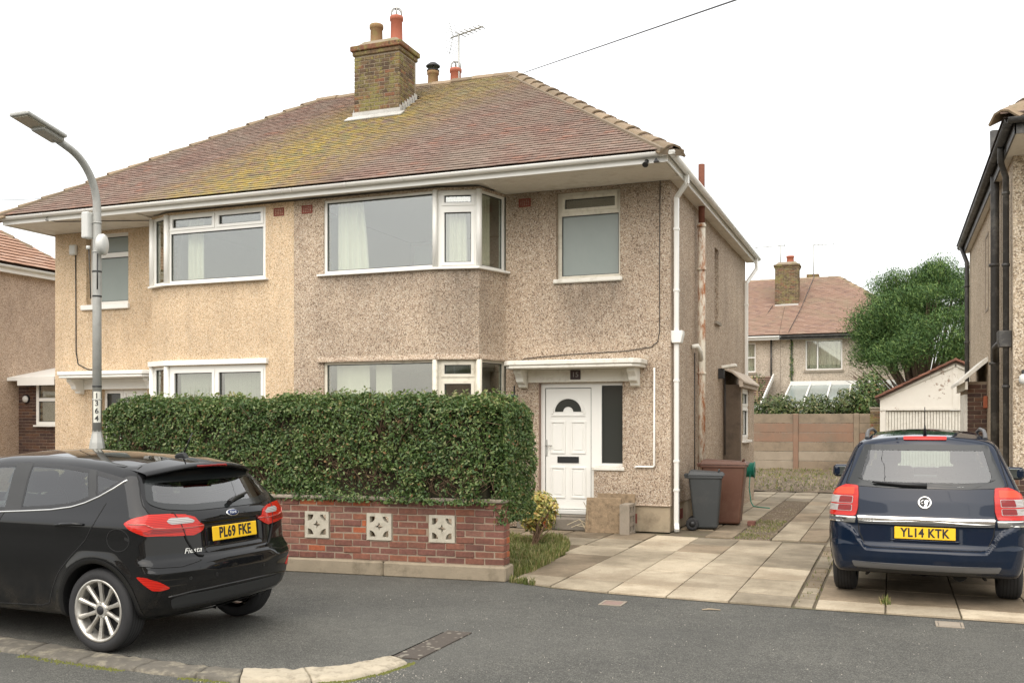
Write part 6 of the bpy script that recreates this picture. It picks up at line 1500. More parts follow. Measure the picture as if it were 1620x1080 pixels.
def densify(poly, n):
    P = [np.array(p, float) for p in poly]; k = len(P); seg = [np.linalg.norm(P[(i+1) % k]-P[i]) for i in range(k)]; tot = sum(seg); out = []
    for i in range(k):
        m = max(1, int(round(n*seg[i]/tot)))
        for j in range(m): out.append(P[i]+(P[(i+1) % k]-P[i])*j/m)
    return np.array(out)
def rounded(poly, r, seg=4):
    out = []; k = len(poly)
    for i in range(k):
        p, a, b = np.array(poly[i], float), np.array(poly[i-1], float), np.array(poly[(i+1) % k], float)
        da, db = np.linalg.norm(a-p), np.linalg.norm(b-p); ra, rb = min(r, da*.45), min(r, db*.45)
        p0, p1 = p+(a-p)/da*ra, p+(b-p)/db*rb
        for j in range(seg+1): t = j/seg; out.append((1-t)**2*p0+2*t*(1-t)*p+t*t*p1)
    return out
def patch(car, poly, mode='side', sgn=1, off=.004, th=.02, n=72, rings=7, centre=None):
    """a panel that follows the body: outer skin at +off, edges going th inwards"""
    B = densify(poly, n); c = np.mean(B, 0) if centre is None else np.array(centre); mp = car.mapper(mode, sgn); k = len(B)
    Q = np.concatenate([c+(B-c)*(1-i/rings) for i in range(rings)]+[c[None]]); P = mp(Q); G = car.grad(P); P = P+G*off
    edge_ = P[:k]-G[:k]*(th+off)
    f = []
    for i in range(rings-1):
        for j in range(k): f.append((i*k+j, i*k+(j+1) % k, (i+1)*k+(j+1) % k, (i+1)*k+j))
    for j in range(k): f.append(((rings-1)*k+j, (rings-1)*k+(j+1) % k, rings*k))
    m0 = len(P); V = np.concatenate([P, P[:k], edge_]); nsm = len(f)
    for j in range(k): f.append((m0+j, m0+k+j, m0+k+(j+1) % k, m0+(j+1) % k))
    me = bpy.data.meshes.new('panel'); me.from_pydata(V.tolist(), [], f)
    # orient outwards
    me.update()
    if sum(Vector(G[pl.vertices[0]]).dot(pl.normal)*pl.area for pl in list(me.polygons)[:nsm]) < 0: me.flip_normals()
    sm = [True]*nsm+[False]*k; me.polygons.foreach_set('use_smooth', sm); me.update(); return me
def ring(car, poly, width, mode='side', sgn=1, off=.006, th=.012, n=96, inner=None):
    B = densify(poly, n); c = np.mean(B, 0); k = len(B); mp = car.mapper(mode, sgn)
    if inner is None:
        I = []
        for i in range(k):
            t = B[(i+1) % k]-B[i-1]; nn = np.array([-t[1], t[0]]); nn /= np.linalg.norm(nn)+1e-9
            if nn.dot(c-B[i]) < 0: nn = -nn
            I.append(B[i]+nn*width)
        I = np.array(I)
    else: I = densify(inner, n)[:k]
    P = mp(B); Q = mp(I); GP, GQ = car.grad(P), car.grad(Q)
    V = np.concatenate([P-GP*th, P+GP*off, Q+GQ*off, Q-GQ*th]); f = []
    for j in range(k):
        a = (j+1) % k; f += [(j, a, k+a, k+j), (k+j, k+a, 2*k+a, 2*k+j), (2*k+j, 2*k+a, 3*k+a, 3*k+j)]
    me = bpy.data.meshes.new('ring'); me.from_pydata(V.tolist(), [], f)
    me.update()
    if sum(Vector(GP[i]).dot(me.polygons[3*i+1].normal) for i in range(k)) < 0: me.flip_normals()
    me.update(); return me
def strip(car, line, width, mode='side', sgn=1, off=.002, n=60, raised=0.):
    L_ = [np.array(p, float) for p in line]; seg = [np.linalg.norm(L_[i+1]-L_[i]) for i in range(len(L_)-1)]; tot = sum(seg); pts = []
    for i in range(len(L_)-1):
        m = max(1, int(round(n*seg[i]/tot)))
        for j in range(m): pts.append(L_[i]+(L_[i+1]-L_[i])*j/m)
    pts.append(L_[-1]); P = car.mapper(mode, sgn)(np.array(pts)); G = car.grad(P); k = len(P)
    T = np.zeros_like(P); T[1:-1] = P[2:]-P[:-2]; T[0] = P[1]-P[0]; T[-1] = P[-1]-P[-2]; T /= np.linalg.norm(T, axis=1)[:, None]+1e-9
    X = np.cross(T, G); X /= np.linalg.norm(X, axis=1)[:, None]+1e-9
    h = max(raised, .001)
    V = np.concatenate([P-X*width/2-G*.002, P-X*width/2*(.7 if raised else 1)+G*(off+raised), P+X*width/2*(.7 if raised else 1)+G*(off+raised), P+X*width/2-G*.002]); f = []
    for i in range(k-1):
        for q in range(3): f.append((q*k+i, q*k+i+1, (q+1)*k+i+1, (q+1)*k+i))
    f += [(0, k, 2*k, 3*k), (k-1, 4*k-1, 3*k-1, 2*k-1)]
    me = bpy.data.meshes.new('strip'); me.from_pydata(V.tolist(), [], f); me.update()
    if Vector(G[0]).dot(me.polygons[1].normal) < 0: me.flip_normals()
    me.polygons.foreach_set('use_smooth', [True]*len(f)); me.update(); return me
def pip(P, poly):
    x, y = P[:, 0], P[:, 1]; r = np.zeros(len(P), bool); k = len(poly); j = k-1
    for i in range(k):
        xi, yi, xj, yj = *poly[i], *poly[j]
        c = ((yi > y) != (yj > y)) & (x < (xj-xi)*(y-yi)/((yj-yi) or 1e-9)+xi); r ^= c; j = i
    return r
def shell(car, L_, W, z0, z1, nx, ny, nz, spine):
    """grid of body faces: box surface points pulled onto the body along rays from an inner spine"""
    xs, ys, zs = np.linspace(-.02, L_+.02, nx+1), np.linspace(-W, W, ny+1), np.linspace(z0, z1, nz+1); idx = {}; V = []; F = []
    def vid(i, j, k):
        key = (i, j, k)
        if key not in idx: idx[key] = len(V); V.append((xs[i], ys[j], zs[k]))
        return idx[key]
    for i in range(nx):
        for k in range(nz):
            F.append((vid(i, 0, k), vid(i+1, 0, k), vid(i+1, 0, k+1), vid(i, 0, k+1))); F.append((vid(i, ny, k+1), vid(i+1, ny, k+1), vid(i+1, ny, k), vid(i, ny, k)))
        for j in range(ny):
            F.append((vid(i, j, nz), vid(i+1, j, nz), vid(i+1, j+1, nz), vid(i, j+1, nz))); F.append((vid(i, j+1, 0), vid(i+1, j+1, 0), vid(i+1, j, 0), vid(i, j, 0)))
    for j in range(ny):
        for k in range(nz):
            F.append((vid(0, j, k), vid(0, j, k+1), vid(0, j+1, k+1), vid(0, j+1, k))); F.append((vid(nx, j+1, k), vid(nx, j+1, k+1), vid(nx, j, k+1), vid(nx, j, k)))
    V = np.array(V); C = np.c_[np.clip(V[:, 0], spine[0], spine[1]), np.clip(V[:, 1], -spine[4], spine[4]), np.clip(V[:, 2], spine[2], spine[3])]
    D = V-C; Ln = np.linalg.norm(D, axis=1); P = car.solve(C, D/Ln[:, None], Ln*1.6); return P, np.array(F)
def emit(car, root, P, F, masks, mats, G):
    for name, m, mat in masks:
        ff = F[m]
        if len(ff) == 0: continue
        u_, inv = np.unique(ff, return_inverse=True); me = bpy.data.meshes.new(name); me.from_pydata(P[u_].tolist(), [], inv.reshape(-1, 4).tolist())
        me.polygons.foreach_set('use_smooth', [True]*len(ff)); me.update()
        me.normals_split_custom_set_from_vertices(G[u_].tolist()); yield name, link(name, me, mat, root, world=False)
def put(name, me, mat, root): return link(name, me, mat, root, world=False)
def paint(name, c, dirt=(.10, .085, .065), amt=.35, metal=0.):
    N = NT(name).obj(); X, Y, Z = N.xyz()
    d = N.math('MULTIPLY', N.rng(Z, .62, .22, 0, 1), N.ramp(N.noise(4, 6, .7), [(.4, 0.), (.7, 1.)])); d = N.math('MULTIPLY', d, amt)
    N.out(N.mix(d, c, dirt), N.rng(d, 0, 1, .5, .9), metal, .0); N.b.inputs['Coat Weight'].default_value = 1; N.b.inputs['Coat Roughness'].default_value = .035; N.b.inputs['Coat IOR'].default_value = 1.45
    N.L(N.rng(d, 0, .6, 1, .2), N.b.inputs['Coat Weight']); return N.m
M['paintblk'] = paint('black_car_paint', (.0075, .0077, .008)); M['paintblu'] = paint('dark_blue_car_paint', (.0055, .012, .027), (.06, .055, .045), .25, 0.)
M['trim'] = simple('black_trim', (.012, .012, .012), .38, .1, obj=True); M['matt'] = simple('dark_plastic', (.028, .029, .029), .6, .1, obj=True)
M['mirror'] = simple('mirror_glass', (.30, .33, .32), .05, .02, metal=1., obj=True)
M['chrome'] = simple('chrome', (.78, .77, .74), .12, .03, metal=1., obj=True); M['alloy'] = simple('alloy_wheel', (.56, .54, .49), .32, .06, metal=.65, obj=True, dirt=(.20, .17, .13), dscale=9)
M['grey'] = simple('grey_strip', (.10, .10, .10), .5, .1, obj=True); M['frit'] = simple('glass_frit', (.012, .014, .014), .12, .05, spec=.6, obj=True)
M['seat'] = simple('seat_cloth', (.040, .042, .042), .85, .1, obj=True); M['under'] = simple('underbody', (.012, .012, .012), .9, .2, obj=True)
def lensmat(name, c, dark):
    N = NT(name).obj(); s_ = N.n('TexWave'); s_.wave_type = 'BANDS'; s_.bands_direction = 'Z'; N.L(N.pos, s_.inputs[0]); s_.inputs['Scale'].default_value = 26; s_.inputs['Distortion'].default_value = 1.2
    N.out(N.mix(N.ramp(s_.outputs['Fac'], [(.35, 0.), (.7, 1.)]), dark, c), .16, 0, .35); N.b.inputs['Coat Weight'].default_value = .3; N.b.inputs['Coat Roughness'].default_value = .02; return N.m
M['lensred'] = lensmat('red_lens', (.58, .022, .010), (.36, .010, .006)); M['lensclr'] = lensmat('clear_lens', (.55, .52, .49), (.24, .22, .21)); M['lensdk'] = lensmat('dark_red_lens', (.30, .012, .009), (.12, .006, .005)); M['lenspk'] = lensmat('pink_lens', (.62, .22, .17), (.32, .05, .04))
M['plate'] = simple('yellow_plate', (.82, .50, .012), .4, .03, 3, obj=True); M['ink'] = simple('plate_ink', (.012, .012, .014), .5, obj=True)
def wheel(root, x, y, r, w_, sgn, rimr, style, hubmat='ink'):
    tw = w_/2
    prof = [(rimr, -tw*.86), (rimr+.012, -tw*.95), (r-.045, -tw), (r-.014, -tw*.88), (r-.003, -tw*.66), (r, -tw*.3), (r, tw*.3), (r-.003, tw*.66), (r-.014, tw*.88), (r-.045, tw), (rimr+.012, tw*.95), (rimr, tw*.86)]
    t = MB().lathe(prof, (0, 0, 0), 'y', 56).build('wheel', M['rubber'], root, world=False, loc=(x, y, r))
    tr = MB()
    for k in range(5):
        yy = -tw*.55+tw*1.1*k/4; tr.lathe([(r+.0006, yy-.004), (r+.0006, yy+.004)], (0, 0, 0), 'y', 56)
    put('tread_groove', tr.mesh('g'), M['under'], t)
    o = sgn
    rim = MB().lathe([(rimr+.006, o*tw*.90), (rimr+.004, o*tw*.97), (rimr-.012, o*tw*.93), (rimr-.022, o*tw*.55), (rimr-.03, -o*tw*.6)], (0, 0, 0), 'y', 48).build('rim', M['alloy'], t, world=False, recalc=False)
    put('brake_disc', MB().lathe([(.001, o*tw*.05), (rimr-.035, o*tw*.05)], (0, 0, 0), 'y', 32).mesh('d'), M['under'], t)
    if style:
        for k in range(10):
            a = 2*math.pi*(k+.5)/10; d = Vector((math.cos(a), 0, math.sin(a))); q = Vector((-math.sin(a), 0, math.cos(a))); n_ = Vector((0, o, 0))
            p0, p1 = d*.045, d*(rimr-.012); mb = MB(); V = []
            for p, wd_, dp, b in ((p0, .016, tw*.62, .03), (p0.lerp(p1, .5), .0135, tw*.72, .026), (p1, .021, tw*.88, .03)):
                V += [p+q*wd_+n_*(dp-.010), p+q*wd_*.35+n_*dp, p-q*wd_*.35+n_*dp, p-q*wd_+n_*(dp-.010), p-q*wd_+n_*(dp-b), p+q*wd_+n_*(dp-b)]
            fs = [(s*6+i, s*6+(i+1) % 6, s*6+6+(i+1) % 6, s*6+6+i) for s in range(2) for i in range(6)]+[(0, 1, 2, 3, 4, 5), (17, 16, 15, 14, 13, 12)]
            mb.add(V, fs); put('spoke', mb.mesh('spoke', recalc=True), M['alloy'], rim)
        put('hub', MB().lathe([(.062, o*tw*.40), (.060, o*tw*.62), (.045, o*tw*.68), (.034, o*tw*.69)], (0, 0, 0), 'y', 24).mesh('h'), M['alloy'], rim)
        put('hub_cap', MB().lathe([(.034, o*tw*.69), (.03, o*tw*.75), (.001, o*tw*.76)], (0, 0, 0), 'y', 20).mesh('h'), M[hubmat], rim)
        for k in range(5):
            a = 2*math.pi*k/5+.3; put('wheel_nut', MB().tube([(.054*math.cos(a), o*tw*.55, .054*math.sin(a)), (.054*math.cos(a), o*tw*.72, .054*math.sin(a))], .009, 6).mesh('n'), M['galv'], rim)
    else: put('wheel_disc', MB().lathe([(rimr-.01, o*tw*.8), (.1, o*tw*.7), (.001, o*tw*.72)], (0, 0, 0), 'y', 32).mesh('h'), M['alloy'], rim)
    return t
def seat(root, x, y, w_, zs=.52, zt=1.12, head=True, depth=.5, name='seat'):
    s_ = MB().box(x-.02, y-w_/2, zs-.12, x+depth, y+w_/2, zs+.04).mesh('s', bevel=.05, seg=3); o = put(name, s_, M['seat'], root)
    b_ = MB().obox((x-.09, y, (zs+zt)/2), (.065, 0, .01), (0, w_/2, 0), (-.07, 0, (zt-zs)/2)).mesh('b', bevel=.05, seg=3); put('backrest', b_, M['seat'], o)
    if head:
        for yy in ((y,) if w_ < .7 else (y-w_*.3, y+w_*.3)):
            put('headrest', MB().obox((x-.185, yy, zt+.11), (.05, 0, 0), (0, .13, 0), (-.015, 0, .085)).mesh('h', bevel=.035, seg=3), M['seat'], o)
    return o
def plate(car, root, txt, zc, w_=.52, h=.111, tilt=0., xoff=-.012, sx=.80, font=.112):
    P = car.rear([(0, zc+h/2), (0, zc-h/2)]); x = P[:, 0].min()+xoff; d = math.atan2(P[0, 0]-P[1, 0], h)*.9
    o = MB().box(-w_/2, -.004, -h/2, w_/2, .003, h/2).mesh('p', bevel=.006); pl_ = link('number_plate', o, M['plate'], root, world=False, loc=(x, 0, zc), rot=(-d, 0, R(-90)))
    t = text_mesh(txt, font, .0008, bold=.0034, sx=sx, space=1.08); tx = link('plate_text', t, M['ink'], pl_, world=False, loc=(0, -.0052, 0), rot=(R(90), 0, 0)); return pl_
def on_rear(car, root, name, me, y, z, mat, off=.004, roll=0.):
    """a small flat badge facing back, tilted with the surface; mesh lies in its XY plane"""
    p = car.rear([(y, z)]); g = car.grad(p)[0]; p = Vector(p[0])+Vector(g)*off; zax = Vector(g); xax = Vector((0, -1, 0)); xax = (xax-zax*xax.dot(zax)).normalized(); yax = zax.cross(xax)
    m = Matrix((xax, yax, zax)).transposed().to_4x4(); m.translation = p; me.transform(m); return put(name, me, mat, root)
# ------------------------------------------------------------------ black hatchback
class Hatch(CarBody):
    cx, cy = .50, .45
    w = staticmethod(tab([(.15, .76), (.25, .79), (.34, .815), (.45, .838), (.60, .850), (.72, .856), (.84, .856), (.92, .864), (.955, .860), (.99, .838), (1.03, .815), (1.14, .765), (1.28, .695), (1.38, .632), (1.5, .54)], .012))
    xr = staticmethod(tab([(.1, .44), (.24, .27), (.29, .165), (.34, .11), (.42, .075), (.50, .059), (.58, .055), (.64, .061), (.675, .075), (.688, .100), (.72, .112), (.80, .120), (.90, .130), (.97, .146), (1.01, .166), (1.03, .180), (1.26, .415), (1.34, .46), (1.42, .50), (1.5, .56)], .009))
    tp = staticmethod(tab([(0, 1.30), (.42, 1.375), (.6, 1.405), (.85, 1.437), (1.2, 1.462), (1.6, 1.474), (1.95, 1.468), (2.25, 1.44), (2.45, 1.38), (2.75, 1.22), (3.05, 1.05), (3.18, .995), (3.5, .945), (3.8, .86), (3.96, .74), (4.04, .6)], .05))
    def f(s, P):
        x, y, z = P[:, 0], np.abs(P[:, 1]), P[:, 2]
        w = s.w(z); up = sstep(z, .98, 1.35)
        w = w-(.050*np.clip((.75-x)/.75, 0, 1)**2)*(1-up)-up*.085*np.clip((1.15-x)/1.0, 0, 1)**2-np.clip((x-2.9)/1.1, 0, 1)**2*.14-up*.12*np.clip((x-1.9)/1.0, 0, 1)**2
        w = w-.018*np.exp(-((z-.50)/.13)**2)*sstep(x, .95, 1.25)*(1-sstep(x, 2.7, 3.0))      # hollow of the doors
        w = w+.016*np.exp(-((np.hypot(x-.70, z-.31)-.39)/.05)**2)*(z < .75)                 # flared arches
        a = y-w
        b = (s.xr(z)+.15*(y/.8)**2.6*(1-.3*up)+up*.02-x)
        rec = sstep(y, .36, .31)*sstep(z, .735, .755)*sstep(z, .945, .915); b = b+.022*rec
        b = b-.016*np.exp(-((z-.60)/.025)**2)*sstep(y, .30, .62)                              # crease over the reflectors
        b = b*np.where(z > 1.0, .78, .97)
        c = (z-(s.tp(x)-.055*(y/.6)**2))*.95; d = .235+.10*np.clip((.35-x)/.35, 0, 1)-z; e = x-(4.03-.30*(y/.8)**3)
        v = smax(a, b, .09); v = smax(v, c, .07); v = smax(v, d, .05); return smax(v, e, .12)
fi = Hatch()
RZF = R(177); fwd = Vector((math.cos(RZF), math.sin(RZF), 0)); lft = Vector((-math.sin(RZF), math.cos(RZF), 0))
axle = Vector((-5.46, 5.68, 0))-lft*.835; FO = axle-fwd*.70
CA = thing('parked_car', 'black hatchback parked half on the pavement, cropped by the left edge', 'car', FO+Vector((0, 0, .003)), RZF)
P, F = shell(fi, 4.04, .9, .22, 1.50, 150, 66, 52, (.9, 3.1, .60, .95, .25)); G = fi.grad(P); Cc = P[F].mean(1); Gc = fi.grad(Cc)
beltR = [(.575, 1.268), (.66, 1.205), (.765, 1.143), (.88, 1.095), (1.0, 1.062), (1.2, 1.035), (1.45, 1.018), (1.75, 1.0), (2.2, .982), (2.6, .972)]
topR = [(2.6, 1.20), (2.45, 1.29), (2.2, 1.352), (1.9, 1.374), (1.6, 1.381), (1.3, 1.372), (1.1, 1.356), (.90, 1.333), (.72, 1.302), (.575, 1.272)]
dlo = beltR+topR
w1 = [(.905, 1.322), (.80, 1.302), (.68, 1.280), (.60, 1.271), (.665, 1.218), (.775, 1.152), (.80, 1.150)]                                   # quarter light
w2 = [(.96, 1.332), (1.2, 1.356), (1.45, 1.367), (1.605, 1.368), (1.575, 1.25), (1.545, 1.12), (1.525, 1.030), (1.25, 1.048), (1.05, 1.070), (.93, 1.098), (.845, 1.135)]
w3 = [(1.755, 1.362), (1.95, 1.358), (2.2, 1.336), (2.4, 1.28), (2.55, 1.19), (2.62, 1.10), (2.62, 1.0), (2.2, 1.0), (1.80, 1.018), (1.675, 1.022), (1.70, 1.15)]
def shrink(poly, k): c = np.mean(np.array(poly), 0); return [tuple(c+(np.array(p)-c)*k) for p in poly]
xz = Cc[:, [0, 2]]; sidef = np.abs(Gc[:, 1]) > .55
cut = np.zeros(len(F), bool)
for q in (w1, w2, w3): cut |= sidef & pip(xz, shrink(q, .90))
rg = rounded([(.60, 1.262), (.50, 1.285), (-.50, 1.285), (-.60, 1.262), (-.705, 1.10), (-.62, 1.055), (-.40, 1.030), (.40, 1.030), (.62, 1.055), (.705, 1.10)], .05)
cut |= (Gc[:, 0] < -.3) & (Cc[:, 0] < 1) & pip(Cc[:, [1, 2]], shrink(rg, .88))
ws_ = [(2.42, -.52), (2.42, .52), (3.02, .66), (3.02, -.66)]
cut |= (Gc[:, 2] > .3) & (Cc[:, 2] > .98) & pip(Cc[:, [0, 1]], ws_)
for ax_ in (.70, 3.19): cut |= (np.hypot(Cc[:, 0]-ax_, Cc[:, 2]-.31) < .372) & (np.abs(Cc[:, 1]) > .5)
rdoor = [(.675, 1.08), (.70, 1.02), (.715, .95), (.80, .83), (.95, .70), (1.10, .56), (1.17, .45), (1.22, .33), (1.30, .30), (1.80, .28), (1.78, .7), (1.67, 1.0), (1.68, 1.20), (1.70, 1.385), (.90, 1.345), (.80, 1.22)]
fdoor = [(1.82, .28), (2.78, .28), (2.84, .6), (2.80, .98), (2.62, 1.10), (2.45, 1.30), (2.2, 1.365), (1.72, 1.385), (1.70, 1.20), (1.69, 1.0), (1.80, .7)]
gate = [(.585, 1.36), (.62, 1.24), (.735, 1.11), (.72, 1.03), (.655, .98), (.60, .80), (.535, .71), (.44, .692), (-.44, .692), (-.535, .71), (-.60, .80), (-.655, .98), (-.72, 1.03), (-.735, 1.11), (-.62, 1.24), (-.585, 1.36)]
isR = ~cut & sidef & pip(xz, rdoor); isF = ~cut & sidef & pip(xz, fdoor) & ~isR
isG = ~cut & (Gc[:, 0] < -.25) & (Cc[:, 0] < .75) & pip(Cc[:, [1, 2]], gate)
bl = .70+.0*Cc[:, 0]; isB = ~cut & ~isG & (Cc[:, 2] < np.where(Cc[:, 0] < .36, .80-.25*Cc[:, 0], .0)) & (Cc[:, 0] < .40) & (Cc[:, 0] < 2)
rest = ~cut & ~isR & ~isF & ~isG & ~isB; Lf = Cc[:, 1] > 0
parts = {}
for nm, o in emit(fi, CA, P, F, [('body', rest, M['paintblk']), ('tailgate', isG, M['paintblk']), ('rear_bumper', isB, M['paintblk']), ('rear_door', isR & Lf, M['paintblk']), ('rear_door', isR & ~Lf, M['paintblk']), ('front_door', isF & Lf, M['paintblk']), ('front_door', isF & ~Lf, M['paintblk'])], None, G): parts.setdefault(nm, []).append(o)
for s_, rd, fd in ((1, parts['rear_door'][0], parts['front_door'][0]), (-1, parts['rear_door'][1], parts['front_door'][1])):
    body = parts['body'][0]
    put('window_trim', ring(fi, dlo, .016, 'side', s_, .003, .01), M['trim'], body)
    # matt black pillars between the panes
    put('pillar', patch(fi, [(1.595, 1.376), (1.77, 1.374), (1.715, 1.15), (1.69, 1.005), (1.515, 1.015), (1.56, 1.2)], 'side', s_, .004, .02), M['matt'], body)
    put('pillar', patch(fi, [(.895, 1.333), (.97, 1.341), (.86, 1.145), (.83, 1.115), (.775, 1.14), (.80, 1.16)], 'side', s_, .004, .02), M['matt'], body)
    for q, par in ((w1, rd), (w2, rd), (w3, fd)):
        put('side_glass', patch(fi, q, 'side', s_, .0015, .012, rings=6), M['glassdark'] if q is not w3 else M['glasscar2'], par); put('glass_seal', ring(fi, q, .018, 'side', s_, .003, .015), M['trim'], par)
    put('window_frame', ring(fi, [tuple(p) for p in dlo], .03, 'side', s_, .0022, .02), M['matt'], body)
    put('chrome_strip', strip(fi, beltR, .012, 'side', s_, .003, 70, .005), M['chrome'], body)
    put('door_gap', strip(fi, [(.675, 1.10)]+rdoor[1:8]+[(1.30, .305), (1.80, .285)], .007, 'side', s_), M['under'], rd); put('door_gap', strip(fi, [(1.70, 1.38), (1.685, 1.18), (1.68, 1.0), (1.78, .70), (1.81, .285)], .007, 'side', s_), M['under'], fd)
    put('handle_recess', patch(fi, rounded([(.80, .93), (.86, .962), (1.05, .958), (1.11, .925), (1.03, .885), (.88, .885)], .03), 'side', s_, -.001, .004), M['under'], rd)
    hb = fi.side([(.815, .943), (.90, .947), (1.0, .942), (1.10, .930)], s_); put('door_handle', MB().tube([Vector(p)+Vector((0, s_*(.004 if i in (0, 3) else .026), 0)) for i, p in enumerate(hb)], [.010, .013, .013, .010], 8).mesh('h'), M['paintblk'], rd)
    hb = fi.side([(1.96, .915), (2.05, .918), (2.15, .912), (2.24, .90)], s_); put('door_handle', MB().tube([Vector(p)+Vector((0, s_*(.004 if i in (0, 3) else .026), 0)) for i, p in enumerate(hb)], [.010, .013, .013, .010], 8).mesh('h'), M['paintblk'], fd)
    if s_ == 1:
        fc = [(.485+.098*math.cos(t)*1.05, .842+.082*math.sin(t)) for t in np.linspace(0, 2*math.pi, 25)]; fl = put('fuel_flap', strip(fi, fc, .006, 'side', s_), M['under'], body)
        put('flap_notch', patch(fi, rounded([(.387, .835), (.425, .845), (.425, .87), (.387, .86)], .01), 'side', s_, .001, .004, 24, 3), M['under'], fl)
    for ax_ in (.70, 3.19):
        th = np.linspace(R(-14), R(194), 60); V = []; fs = []
        for rr_, o_, ins in ((.392, .004, 0), (.356, .006, 0), (.350, 0, .05), (.352, 0, .12)):
            Q = fi.side(np.c_[ax_+rr_*np.cos(th), .31+rr_*np.sin(th)], s_); g_ = fi.grad(Q); Q = Q+g_*o_; Q[:, 1] -= s_*ins; V.append(Q)
        V = np.concatenate(V); k = len(th)
        for i in range(k-1):
            for q in range(3): fs.append((q*k+i, q*k+i+1, (q+1)*k+i+1, (q+1)*k+i))
        me = bpy.data.meshes.new('arch'); me.from_pydata(V.tolist(), [], fs); me.polygons.foreach_set('use_smooth', [i % 3 != 1 for i in range(len(fs))]); me.update(); put('wheel_arch', me, M['trim'], body)
        ll = MB()
        tt = np.linspace(R(2), R(178), 30); vs = []
        for yy in (.80, .50): vs += [(ax_+.376*math.cos(t), s_*yy, .31+.376*math.sin(t)) for t in tt]
        ll.add(vs, [(i, i+1, 31+i, 30+i) for i in range(29)]); ll.add([(ax_-.40, s_*.52, .36), (ax_+.40, s_*.52, .36), (ax_+.40, s_*.52, .75), (ax_-.40, s_*.52, .75)], [(0, 1, 2, 3)]); put('arch_liner', ll.mesh('l'), M['under'], body)
        wheel(CA, ax_, s_*.745, .311, .19, s_, .226, True)
    # tail lamp wrapped round the corner
    lamp = rounded([(80, .962), (73, .992), (56, 1.022), (30, 1.018), (5, 1.006), (-8, .985), (-14, .935), (-23, .918), (-12, .872), (-2, .852), (30, .862), (58, .874), (72, .92)], 1.2, 3)
    lamp = [(p[0], p[1]) for p in lamp]; sc_ = 260.
    class CW:                                            # angle scaled so that both axes are comparable
        pass
    lp_ = [(a/sc_, z) for a, z in lamp]
    fi.mapper_ = fi.mapper
    def cmap(mode, sgn=1, base=fi.mapper_): return (lambda q: fi.corner(np.c_[np.asarray(q)[:, 0]*sc_, np.asarray(q)[:, 1]], sgn)) if mode == 'cs' else base(mode, sgn)
    fi.mapper = cmap
    tl = put('tail_lamp', patch(fi, lp_, 'cs', s_, .010, .02, 90, 9, centre=(30/sc_, .94)), M['lensred'], CA)
    put('clear_lens', patch(fi, rounded([(a/sc_, z) for a, z in ((36, .968), (30, .990), (4, .985), (-6, .962), (-4, .945), (30, .944))], .012), 'cs', s_, .0125, .004, 40, 4), M['lensclr'], tl)
    put('lamp_bar', strip(fi, [(a/sc_, z) for a, z in ((74, .960), (58, .955), (50, .925), (36, .915), (0, .912), (-21, .918))], .010, 'cs', s_, .0115, 40, .003), M['lenspk'], tl)
    put('dark_lens', patch(fi, [(a/sc_, z) for a, z in ((60, .90), (52, .918), (34, .905), (10, .902), (10, .884), (56, .884))], 'cs', s_, .0118, .004, 30, 3), M['lensdk'], tl)
    put('shut_line', strip(fi, [(a/sc_, z) for a, z in ((24, 1.03), (21, 1.0), (16, .96), (13, .90), (8, .82), (0, .74), (-5, .705), (-12, .692))], .007, 'cs', s_, .012, 40), M['under'], parts['tailgate'][0])
    rf_ = put('reflector', patch(fi, rounded([(a/sc_, z) for a, z in ((66, .585), (57, .582), (44, .545), (33, .492), (42, .478), (50, .482), (58, .53))], .012), 'cs', s_, .006, .01, 40, 4), M['lensred'], parts['rear_bumper'][0])
    put('bumper_line', strip(fi, [(a/sc_, z) for a, z in ((62, .665), (45, .648), (20, .640), (-5, .668))], .012, 'cs', s_, .0, 30, .004), M['paintblk'], parts['rear_bumper'][0])
    mi = fi.side([(2.52, .98)], s_)[0]; mr = put('door_mirror', MB().obox((2.52, s_*(abs(mi[1])+.12), 1.03), (.05, s_*.01, 0), (-.02*s_, .095, 0), (0, 0, .065)).mesh('m', bevel=.03, seg=3), M['paintblk'], fd); put('mirror_glass', MB().obox((2.465, s_*(abs(mi[1])+.125), 1.03), (.002, 0, 0), (0, .075, 0), (0, 0, .05)).mesh('g', bevel=.01), M['chrome'], mr)
    put('shut_line', strip(fi, [(.60, 1.365), (.535, 1.30), (.485, 1.24), (.435, 1.17), (.37, 1.09), (.30, 1.03)], .008, 'side', s_), M['under'], parts['tailgate'][0])
TG = parts['tailgate'][0]
put('rear_glass', patch(fi, rg, 'rear', 1, .003, .01, 90, 8), M['glassrear'], TG); put('glass_seal', ring(fi, rg, .022, 'rear', 1, .0045, .01), M['frit'], TG)
put('glass_border', ring(fi, rg, .045, 'rear', 1, .0038, .004), M['frit'], TG)
# roof spoiler
sv = []; ys_ = np.linspace(-.60, .60, 31)
for (dx, dz) in ((.16, .004), (.0, -.006), (-.055, -.022), (-.06, -.038), (-.02, -.048), (.06, -.075), (.14, -.11)):
    for y in ys_:
        cr = .055*(y/.6)**2; xx = .42+.10*(abs(y)/.6)**3+dx; sv.append((xx, y*(1-.0*dx), 1.392-cr*1.15+dz+ (0 if dx < .1 else .02)))
sf = [(q*31+i, q*31+i+1, (q+1)*31+i+1, (q+1)*31+i) for q in range(6) for i in range(30)]
sp0 = MB(); sp0.cs = True; sp0.add(sv, sf); spo = put('spoiler', sp0.mesh('spoiler', recalc=True), M['paintblk'], TG)
put('brake_light', MB().add([(.357+.003*abs(i), -.17+.34*i/8, 1.369-.01*((i-4)/4)**2*.3) for i in range(9)]+[(.352+.003*abs(i), -.17+.34*i/8, 1.350-.003*((i-4)/4)**2) for i in range(9)], [(i, i+1, 10+i, 9+i) for i in range(8)]).mesh('b'), M['lensdk'], spo)
